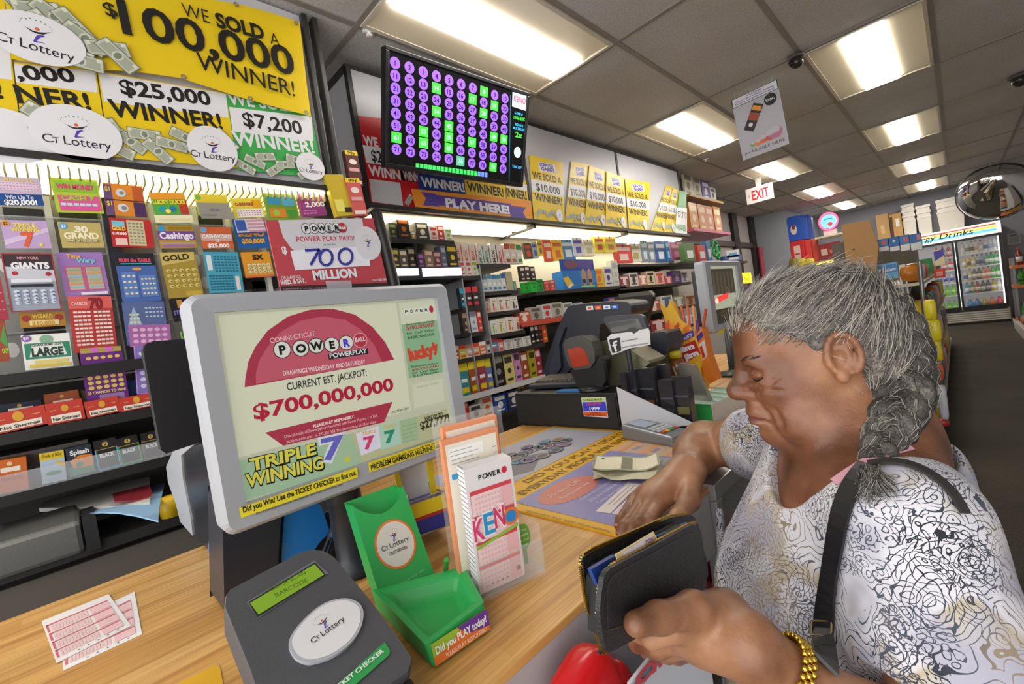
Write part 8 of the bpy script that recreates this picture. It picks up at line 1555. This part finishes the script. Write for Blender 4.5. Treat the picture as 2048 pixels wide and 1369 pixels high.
# neckline and openings
g.ell(Tp(.038, .01, -.205), (.108, .10, .085), TA, .012, True).cone(Hp(-.02, 0, -.08), NB+v3((0, 0, -.0)), .066, .07, .012, True).cone(Tp(.02, .01, -.20), Tp(.086, .025, -.255), .06, .046, .015, True)
ed = (WL-EL)/np.linalg.norm(WL-EL); g.cone(EL*.55+WL*.45, EL*.8+WL*.2, .056, .05, .004, True)
rd = (ER-SR)/np.linalg.norm(ER-SR); g.cone(SR*.5+ER*.5, SR*.7+ER*.3, .060, .055, .004, True).ell(SR*.62+ER*.38+rd*.105, (.1, .1, .1), np.eye(3), .004, True)
vv, F = g.mesh((-.46, .30, .30), (.26, 1.07, 1.15), .0034)
def paisley(nt, b):
    tc = N(nt, 'TexCoord'); L = nt.links.new
    def nz(s, d=2.): n = N(nt, 'TexNoise', Scale=s, Detail=d); L(tc.outputs['Object'], n.inputs[0]); return n
    def M(op, a, c=None):
        m = N(nt, 'Math', operation=op)
        for i, x in enumerate((a, c)):
            if x is None: continue
            if isinstance(x, (int, float)): m.inputs[i].default_value = x
            else: L(x, m.inputs[i])
        return m.outputs[0]
    def warp(s, amt):
        n = nz(s); v = N(nt, 'VectorMath', operation='MULTIPLY_ADD'); L(n.outputs['Color'], v.inputs[0]); v.inputs[1].default_value = (amt,)*3; L(tc.outputs['Object'], v.inputs[2]); return v.outputs[0]
    def rings(scale, freq, wob, amt, thr):
        v = N(nt, 'TexVoronoi', Scale=scale); L(warp(wob, amt), v.inputs['Vector']); s = M('SINE', M('MULTIPLY', v.outputs['Distance'], freq)); return M('LESS_THAN', M('ABSOLUTE', s), thr), v
    r1, v1 = rings(19., 32., 24., .035, .22); r2, v2 = rings(46., 18., 40., .02, .27); r3, v3_ = rings(100., 9., 70., .01, .33)
    m1 = M('GREATER_THAN', nz(9.).outputs['Fac'], .49); m2 = M('GREATER_THAN', nz(11.5).outputs['Fac'], .48); m3 = M('GREATER_THAN', nz(15.).outputs['Fac'], .55)
    ink = M('MAXIMUM', M('MULTIPLY', r1, M('GREATER_THAN', nz(7.).outputs['Fac'], .45)), M('MAXIMUM', M('MULTIPLY', r2, m2), M('MULTIPLY', r3, m3)))
    base = N(nt, 'MixRGB'); L(ramp(nt, nz(8.5, 3.).outputs['Fac'], [(.0, 'b4b4be'), (.53, 'd2d0d6'), (.57, 'b5a68e'), (.63, 'bdb8b2'), (.68, 'b4b4be')]), base.inputs[1]); L(ramp(nt, nz(12.5, 3.).outputs['Fac'], [(.50, '000000'), (.62, 'ffffff')]), base.inputs[0]); base.inputs[2].default_value = lin('a9a8b6')+[1]
    ik = N(nt, 'MixRGB'); L(M('MULTIPLY', ink, M('MULTIPLY_ADD', nz(26.).outputs['Fac'], 1.5)), ik.inputs[0]); L(base.outputs[0], ik.inputs[1]); L(ramp(nt, nz(6.).outputs['Fac'], [(.40, '20242c'), (.52, '4a5060'), (.60, '8f806c')]), ik.inputs[2])
    L(ik.outputs[0], b.inputs['Base Color']); b.inputs['Roughness'].default_value = .85
    bp = N(nt, 'Bump', Strength=.25, Distance=.004); L(nz(22., 3.).outputs['Fac'], bp.inputs['Height']); L(bp.outputs[0], b.inputs['Normal'])
blouse = npmesh('blouse', vv, F, [node_mat('paisley_cloth', paisley)], person, None, 'white blouse printed with black and tan paisley')
# trousers and shoes below the frame
MB().tube([Vector(Tp(.03, .09, -.85)), Vector(Tp(.05, .1, -1.0)), Vector(Tp(.04, .1, -1.21))], [.12, .09, .07], mat('2c2e38', .8), 16).tube([Vector(Tp(.03, -.09, -.85)), Vector(Tp(.05, -.1, -1.0)), Vector(Tp(.04, -.1, -1.21))], [.12, .09, .07], mat('2c2e38', .8), 16).tube([Vector(Tp(.03, .0, -.72)), Vector(Tp(.03, .0, -.93))], [.15, .12], mat('2c2e38', .8), 16).build('trousers', person)
for s in (1, -1): MB().ball(Vector(Tp(.08, .1*s, -1.212)), (.12, .045, .038), mat('1a1a1c', .5), Fr((0, 0, 0), Vector(tf), Vector(tl_))).build('shoe', person)
# ------------------------------------------------ ray casts onto the figure to lay things on it
T_bl = bvh([blouse, body])
def hit(px, py, off=.004):
    r = ray(px, py).normalized(); h, n, i, d = T_bl.ray_cast(CAM, r); return (h+n*off, n) if h else (None, None)
def ribbon(pts, w, m, name, parent, th=.003, label=None, off=.004, flat=True):
    """a strap laid on the figure along pixel waypoints, bridging gaps between hits"""
    L = []
    for (x0, y0), (x1, y1) in zip(pts[:-1], pts[1:]):
        k = max(2, int(math.hypot(x1-x0, y1-y0)/18))
        L += [(x0+(x1-x0)*i/k, y0+(y1-y0)*i/k) for i in range(k)]
    L.append(pts[-1]); H = [h for h in (hit(*p, off) for p in L) if h[0]]
    P = [h[0] for h in H]; Nn = [h[1] for h in H]
    for _ in range(6):
        P = [P[0]]+[(P[i-1]+P[i]*2+P[i+1])/4 for i in range(1, len(P)-1)]+[P[-1]]; Nn = [Nn[0]]+[(Nn[i-1]+Nn[i]*2+Nn[i+1]).normalized() for i in range(1, len(Nn)-1)]+[Nn[-1]]
    vv = []
    for i, p in enumerate(P):
        t = (P[min(i+1, len(P)-1)]-P[max(i-1, 0)]).normalized(); s = t.cross(Nn[i]).normalized(); u = s.cross(t)*-1
        if u.dot(Nn[i]) < 0: u = -u
        vv += [p+s*w/2, p-s*w/2, p-s*w/2+u*th, p+s*w/2+u*th]
    n = len(P); f = [(4*i+j, 4*i+(j+1) % 4, 4*i+4+(j+1) % 4, 4*i+4+j) for i in range(n-1) for j in range(4)]+[(3, 2, 1, 0), (4*n-4, 4*n-3, 4*n-2, 4*n-1)]
    return MB().add(vv, f, m, False).build(name, parent, label), P, Nn
bagt = thing('shoulder_bag', Vector(Tp(-.12, .24, -.75)), 'black leather shoulder bag whose strap runs over the woman\'s left shoulder', 'bag')
lea = mat('1b1b1d', .35, bump=.1, bscale=500.)
_, PS, NS = ribbon([(1742, 938), (1712, 962), (1692, 1010), (1682, 1080), (1668, 1160), (1656, 1240), (1648, 1300), (1643, 1338)], .021, lea, 'strap', bagt, off=.005)
ribbon([(1742, 938), (1775, 928), (1812, 932), (1850, 948), (1885, 972), (1908, 1003), (1920, 1030)], .008, mat('2d2b28', .5), 'strap', bagt, off=.005)
i = min(range(len(PS)), key=lambda k: abs((PS[k]-Vector(hit(1651, 1290)[0])).length)); q = PS[i]; t_ = (PS[i+1]-PS[i-1]).normalized(); s_ = t_.cross(NS[i]).normalized(); G = Fr(q+NS[i]*.003, s_, t_)
b = MB(); gm = mat('c8b48a', .2, 1.)
for yy in (-.008, .008): b.tube([G.p(-.0105, yy, .002), G.p(.0105, yy, .002)], .0011, gm, 8)
for xx in (-.0105, .0105): b.tube([G.p(xx, -.008, .002), G.p(xx, .008, .002)], .0011, gm, 8)
b.build('buckle', bagt, 'pale gold strap buckle')
MB().box(-.15, .15, -.12, .12, -.05, .05, lea, Fr(Vector(Tp(-.12, .33, -.80)), Vector(tf), Vector((0, 0, 1)))).build('bag_body', bagt, bevel=.02)
MB().tube([Vector(Tp(-.02, .285, -.33)), Vector(Tp(-.06, .31, -.5)), Vector(Tp(-.10, .33, -.69))], .006, lea, 8).build('strap', bagt)
ribbon([(1672, 968), (1700, 945), (1740, 922), (1780, 905), (1815, 893)], .014, mat('d8a0ae', .8), 'pink_strap', person, .0015, 'pink undershirt strap', .002)
# bracelet
ax = (WL-EL)/np.linalg.norm(WL-EL); c = EL*.16+WL*.84; rr = .0325; a = np.cross(ax, _z); a /= np.linalg.norm(a); d_ = np.cross(ax, a)
bt = thing('bracelet', c, 'gold link bracelet on the woman\'s left wrist', 'bracelet'); gd = mat('d8b24a', .22, 1.)
b = MB()
for k in range(30):
    for w in (-.0042, .0, .0042):
        q = 2*math.pi*(k+(.5 if w == 0 else 0))/30; p = c+(a*math.cos(q)+d_*math.sin(q))*rr+ax*w; b.ball(Vector(p), .0032, gd, n=8)
b.build('links', bt)
# ------------------------------------------------ wallet
wl = thing('wallet', PX(1300, 1180, XW-.02), 'black pebbled zip wallet held open in the woman\'s left hand', 'wallet'); SM = lambda L: [tuple(.5*(2*L[i][k]+(L[(i+1) % len(L)][k]-L[i-1][k])*q+(2*L[i-1][k]-5*L[i][k]+4*L[(i+1) % len(L)][k]-L[(i+2) % len(L)][k])*q*q+(3*L[i][k]-L[i-1][k]-3*L[(i+1) % len(L)][k]+L[(i+2) % len(L)][k])*q**3) for k in (0, 1)) for i in range(len(L)) for q in (0, .25, .5, .75)]
wm_ = mat('222226', .45, bump=.5, bscale=420.)
def cover(pts, x, d, name, lab=None, m=wm_, bev=.003):
    F = FXO(0, 0, x); P = [on(F, *p) for p in pts]; ar = sum(P[i-1][0]*P[i][1]-P[i][0]*P[i-1][1] for i in range(len(P)))
    if ar < 0: P = P[::-1]
    b = MB(); b.prism(F, P, -d, 0, m); return b.build(name, wl, lab, bevel=bev), F, P
fr_pts = [(1206, 1168), (1211, 1150), (1228, 1134), (1300, 1096), (1372, 1056), (1388, 1050), (1398, 1056), (1404, 1075), (1409, 1130), (1409, 1188), (1340, 1238), (1262, 1284), (1224, 1304), (1214, 1303), (1208, 1285), (1200, 1225)]
cover(SM(fr_pts), XW, .005, 'front_cover')
bk_pts = [(1166, 1128), (1172, 1112), (1186, 1100), (1250, 1074), (1340, 1034), (1375, 1030), (1392, 1040), (1400, 1075), (1404, 1180), (1215, 1300), (1206, 1296), (1180, 1215)]
cover(SM(bk_pts), XW-.034, .005, 'back_cover')
cover([(1222, 1170), (1232, 1142), (1385, 1056), (1398, 1080), (1400, 1175), (1226, 1284)], XW-.0055, .027, 'gusset', 'dark inner pockets', mat('141417', .6), 0)
cover([(1182, 1140), (1230, 1112), (1240, 1160), (1196, 1172)], XW-.014, .004, 'blue_booklet', 'dark blue booklet in the wallet', mat('22408a', .4), 0); cover([(1310, 1076), (1376, 1046), (1384, 1064), (1316, 1090)], XW-.020, .004, 'blue_booklet', 'dark blue booklet in the wallet', mat('22408a', .4), 0)
o, F_, P = cover([(1231, 1110), (1307, 1064), (1318, 1086), (1238, 1128)], XW-.0075, .0008, 'paper_ticket', 'folded cream and pink lottery ticket', mat('e8d4a0', .6), 0)
b = MB(); Gx = Fr((XW-.0072, 0, CAMZ), (0, 1, 0), (0, 0, 1)); ppoly(b, Gx, [(1245, 1106), (1302, 1070), (1308, 1082), (1250, 1114)], mat('e8dce4', .6), 0); ptext(b, Gx, '7CA1', 1290, 1089, 1308, 1079, 7, mat('8a4a6a', .5), .03, .0006); b.build('ticket_print', wl)
def zipper(pts, x):
    F = FXO(0, 0, x); P = [F.p(*on(F, 1300+(p[0]-1300)*1.045, 1175+(p[1]-1175)*1.02)) for p in pts]; b = MB(); gz = mat('c8a84a', .25, 1.)
    for p, q in zip(P[:-1], P[1:]):
        k = max(1, int((q-p).length/.0021))
        for i in range(k): c = p.lerp(q, i/k); b.box(-.0014, .0014, -.0007, .0007, -.001, .0022, gz, Fr(c, (1, 0, 0), (q-p).normalized()))
    b.build('zipper', wl, 'gold zipper teeth')
zipper([(1214, 1303), (1208, 1285), (1200, 1225), (1203, 1180), (1210, 1152), (1227, 1134), (1300, 1094), (1372, 1054), (1388, 1049)], XW-.0045); zipper([(1208, 1296), (1180, 1215), (1167, 1130), (1172, 1112), (1190, 1101), (1250, 1075), (1336, 1037), (1370, 1031)], XW-.0315)
b = MB(); F_ = Fr((XW+.0004, 0, CAMZ), (0, 1, 0), (0, 0, 1)); b.line(F_, [on(F_, *p) for p in ((1216, 1290), (1214, 1240), (1214, 1175), (1222, 1156), (1240, 1142), (1300, 1110), (1376, 1068), (1390, 1066))], .0008, mat('3c3c42', .5)); b.line(F_, [on(F_, *p) for p in ((1212, 1262), (1262, 1248), (1330, 1205), (1405, 1150))], .0009, mat('4a4640', .5)); b.build('stitching', wl)
# ------------------------------------------------ hair
g = Sdf(); g.ell(Hp(-.004, 0, .022), (.0955, .0795, .094), HA, .01).ell(Hp(.040, 0, .044), (.0605, .0655, .0555), HA, .03).ell(Hp(-.038, 0, -.02), (.056, .066, .06), HA, .03)
hn = hf*.62-hu*.78
g.half(Hp(.055, 0, .037), hf*.80-hu*.60, .006).half(Hp(.012, .0, -.002), hf*.35-hu*.94, .006) if False else g.half(Hp(.072, 0, .050), hf*.78-hu*.62, .008)
for s in (1, -1): g.ell(Hp(.012, .085*s, -.045), (.045, .05, .052), HA, .008, True); g.ell(Hp(.085, .06*s, .005), (.06, .05, .035), HA, .01, True)
g.half(Hp(-.06, 0, -.075), -hu+hf*.25, .01)
vv, F = g.mesh(HC-.16, HC+.17, .0028)
def hairm(nt, b, cs=('4a4643', '757069', 'a09a90')):
    tc = N(nt, 'TexCoord'); n = N(nt, 'TexNoise', Scale=42., Detail=4.); n2 = N(nt, 'TexNoise', Scale=420., Detail=2.); L = nt.links.new; L(tc.outputs['Object'], n.inputs[0]); L(tc.outputs['Object'], n2.inputs[0])
    mx = N(nt, 'MixRGB', blend_type='MULTIPLY', Fac=.7); L(ramp(nt, n.outputs['Fac'], [(.3, cs[0]), (.5, cs[1]), (.7, cs[2])]), mx.inputs[1]); L(ramp(nt, n2.outputs['Fac'], [(.35, '5a5550'), (.6, 'ffffff')]), mx.inputs[2]); L(mx.outputs[0], b.inputs['Base Color'])
    b.inputs['Roughness'].default_value = .6; bp = N(nt, 'Bump', Strength=.6, Distance=.003); L(n2.outputs['Fac'], bp.inputs['Height']); L(bp.outputs[0], b.inputs['Normal'])
HAIR = node_mat('grey_hair', hairm)
cap = npmesh('hair', vv, F, [HAIR], person, None, 'short grey hair swept back to the braid')
rng = np.random.default_rng(5)
SM_ = [mat(c, .5) for c in ('8f8a82', '6a655f', 'b4aea4', '45413e', 'cac4b8')]
def strands(paths, name, parent, r=.0005, label=None, mats=SM_, kind=None):
    V, Fc, Mi = [], [], []
    for k, P in enumerate(paths):
        n = len(P); b0 = len(V); mi = int(rng.integers(len(mats)))
        for i, p in enumerate(P):
            t = P[min(i+1, n-1)]-P[max(i-1, 0)]; t /= np.linalg.norm(t)+1e-9; a = np.cross(t, p-np.array(CAM)); a /= np.linalg.norm(a)+1e-9; c = np.cross(t, a); w = r*(1-.7*i/(n-1))
            V += [p+a*w, p-a*w*.5+c*w*.87, p-a*w*.5-c*w*.87]
        for i in range(n-1):
            for j in range(3): q = b0+3*i; Fc.append((q+j, q+(j+1) % 3, q+3+(j+1) % 3, q+3+j)); Mi.append(mi)
    return npmesh(name, np.array(V), np.array(Fc), mats, parent, np.array(Mi), label)
knot = Hp(-.06, .015, .098)
nrm = np.array([p.normal[:] for p in cap.data.polygons]); cen = np.array([p.center[:] for p in cap.data.polygons])+np.array(ORG[cap.name])
ids = rng.choice(len(cen), 5200); paths = []
loc = (cen-HC)@HA.T
for i in ids:
    if loc[i, 2] < -.07: continue
    p = cen[i]; n = nrm[i]; d = knot-p; d -= n*(d@n); L_ = np.linalg.norm(d)
    if L_ < .012: continue
    d = d/L_+rng.normal(0, .16, 3); ln = rng.uniform(.018, .045); out = rng.uniform(.0005, .006) if rng.random() < .85 else rng.uniform(.006, .014)
    P = [p+d*ln*s+n*(.0006+out*s-.9*(ln*s)**2/.1*1.0*.5) for s in np.linspace(0, 1, 5)]; paths.append(np.array(P))
# soft baby hair along the hairline over the skin
for _ in range(2600):
    l = rng.uniform(-.075, .08); f = rng.uniform(.0, .09); u = rng.uniform(.012, .07); p = Vector(Hp(f*1.3, l*1.3, u*1.15)); c0 = Vector(Hp(0, 0, .02)); h, n, i, d = Tb.ray_cast(p, (c0-p).normalized())
    if not h: continue
    q = (np.array(h)-HC)@HA.T
    if q[2] < .008+.30*max(0, q[0]-.02) or (q[0] > .08 and q[2] < .045) or rng.random() < (.042-q[2])*18: continue
    n = np.array(n); d = knot-np.array(h); d -= n*(d@n); d /= np.linalg.norm(d); d += rng.normal(0, .25, 3); paths.append(np.array([np.array(h)+d*.02*s+n*(.0004+.0025*s) for s in np.linspace(0, 1, 4)]))
strands(paths, 'loose_hair', person, .00042, 'fine grey hairs over the scalp')
# braid: three locks wound round each other, over the back of the head and down onto the shoulder
bp_ = [((1660, 552), .57, .009), ((1705, 566), .575, .015), ((1748, 598), .578, .021), ((1778, 645), .572, .027), ((1795, 698), .562, .029), ((1802, 752), .55, .029), ((1800, 802), .535, .026), ((1786, 846), .52, .022), ((1768, 884), .505, .018), ((1756, 915), .494, .014), ((1752, 942), .486, .011)]
CP = [dz(*p, d) for p, d, w in bp_]; CW = [w for p, d, w in bp_]
def spl(s):
    x = s*(len(CP)-1); i = min(int(x), len(CP)-2); k = x-i; a, b, c, d = CP[max(i-1, 0)], CP[i], CP[i+1], CP[min(i+2, len(CP)-1)]
    return .5*(2*b+(c-a)*k+(2*a-5*b+4*c-d)*k*k+(3*b-a-3*c+d)*k**3), CW[i]*(1-k)+CW[i+1]*k
br = thing('x', (0, 0, 0), None, None) if False else None
n = 110; fr = []
for i in range(n+1):
    s = i/n; p, w = spl(s); t = spl(min(1, s+.01))[0]-spl(max(0, s-.01))[0]; t /= np.linalg.norm(t); v = np.array(CAM)-p; a = np.cross(t, v); a /= np.linalg.norm(a); fr.append((p, w, t, a, np.cross(a, t)))
braid = MB(); HB = node_mat('braid_hair', lambda nt, b: hairm(nt, b, ('2c2926', '4c4843', '77726a'))); paths = []
for k in range(3):
    pth, rad = [], []
    for i, (p, w, t, a, c) in enumerate(fr):
        q = 2*math.pi*(i/n*4.2+k/3); pth.append(Vector(p+a*w*.62*math.sin(q)+c*w*.34*math.sin(2*q))); rad.append(w*.60)
    braid.tube(pth, rad, HB, 12)
    for _ in range(420):
        i0 = int(rng.integers(0, n-16)); th_ = rng.uniform(0, 6.283); ln = int(rng.integers(10, 16)); P = []; ex = 1.0 if rng.random() < .8 else 1.0+rng.uniform(.1, .5)
        for j in range(0, ln, 2):
            i = i0+j; q = Vector(pth[i]); tt = np.array((pth[min(i+1, n)]-pth[max(i-1, 0)]).normalized()); e1 = np.cross(tt, fr[i][4]); e1 /= np.linalg.norm(e1); e2 = np.cross(tt, e1); P.append(np.array(q)+(e1*math.cos(th_+.05*j)+e2*math.sin(th_+.05*j))*rad[i]*(1.02+(ex-1)*j/ln))
        paths.append(np.array(P))
bo = braid.build('braid', person, 'thick grey and black braid'); DK = [mat(c, .5) for c in ('5c5750', '3c3835', '8a847a', '2a2725', 'a8a297')]
e = fr[-1][0]
for _ in range(240):
    ang = rng.uniform(-1, 1); P = []; L_ = rng.uniform(.03, .075); hx = 1752+ang*8; hy = 938
    for s in np.linspace(0, 1, 7):
        x = 1752+ang*(8+34*s)+8*math.sin(5*s+ang*3); y = 936+L_*1150*s*(1-.25*abs(ang)); h, nn = hit(x, y, .0045+.004*rng.random()); 
        if h is None: continue
        P.append(np.array(h) if s > .15 else e+rng.normal(0, .003, 3))
    if len(P) > 3: paths.append(np.array(P))
strands(paths, 'braid_strands', person, .0006, 'loose hairs of the braid and its end tuft', DK)
# ================================================================== light
w = bpy.data.worlds.new('world'); scn.world = w; w.use_nodes = True
w.node_tree.nodes['Background'].inputs['Color'].default_value = (1, .985, .965, 1)
w.node_tree.nodes['Background'].inputs['Strength'].default_value = 1.6
vs.exposure = 0.9
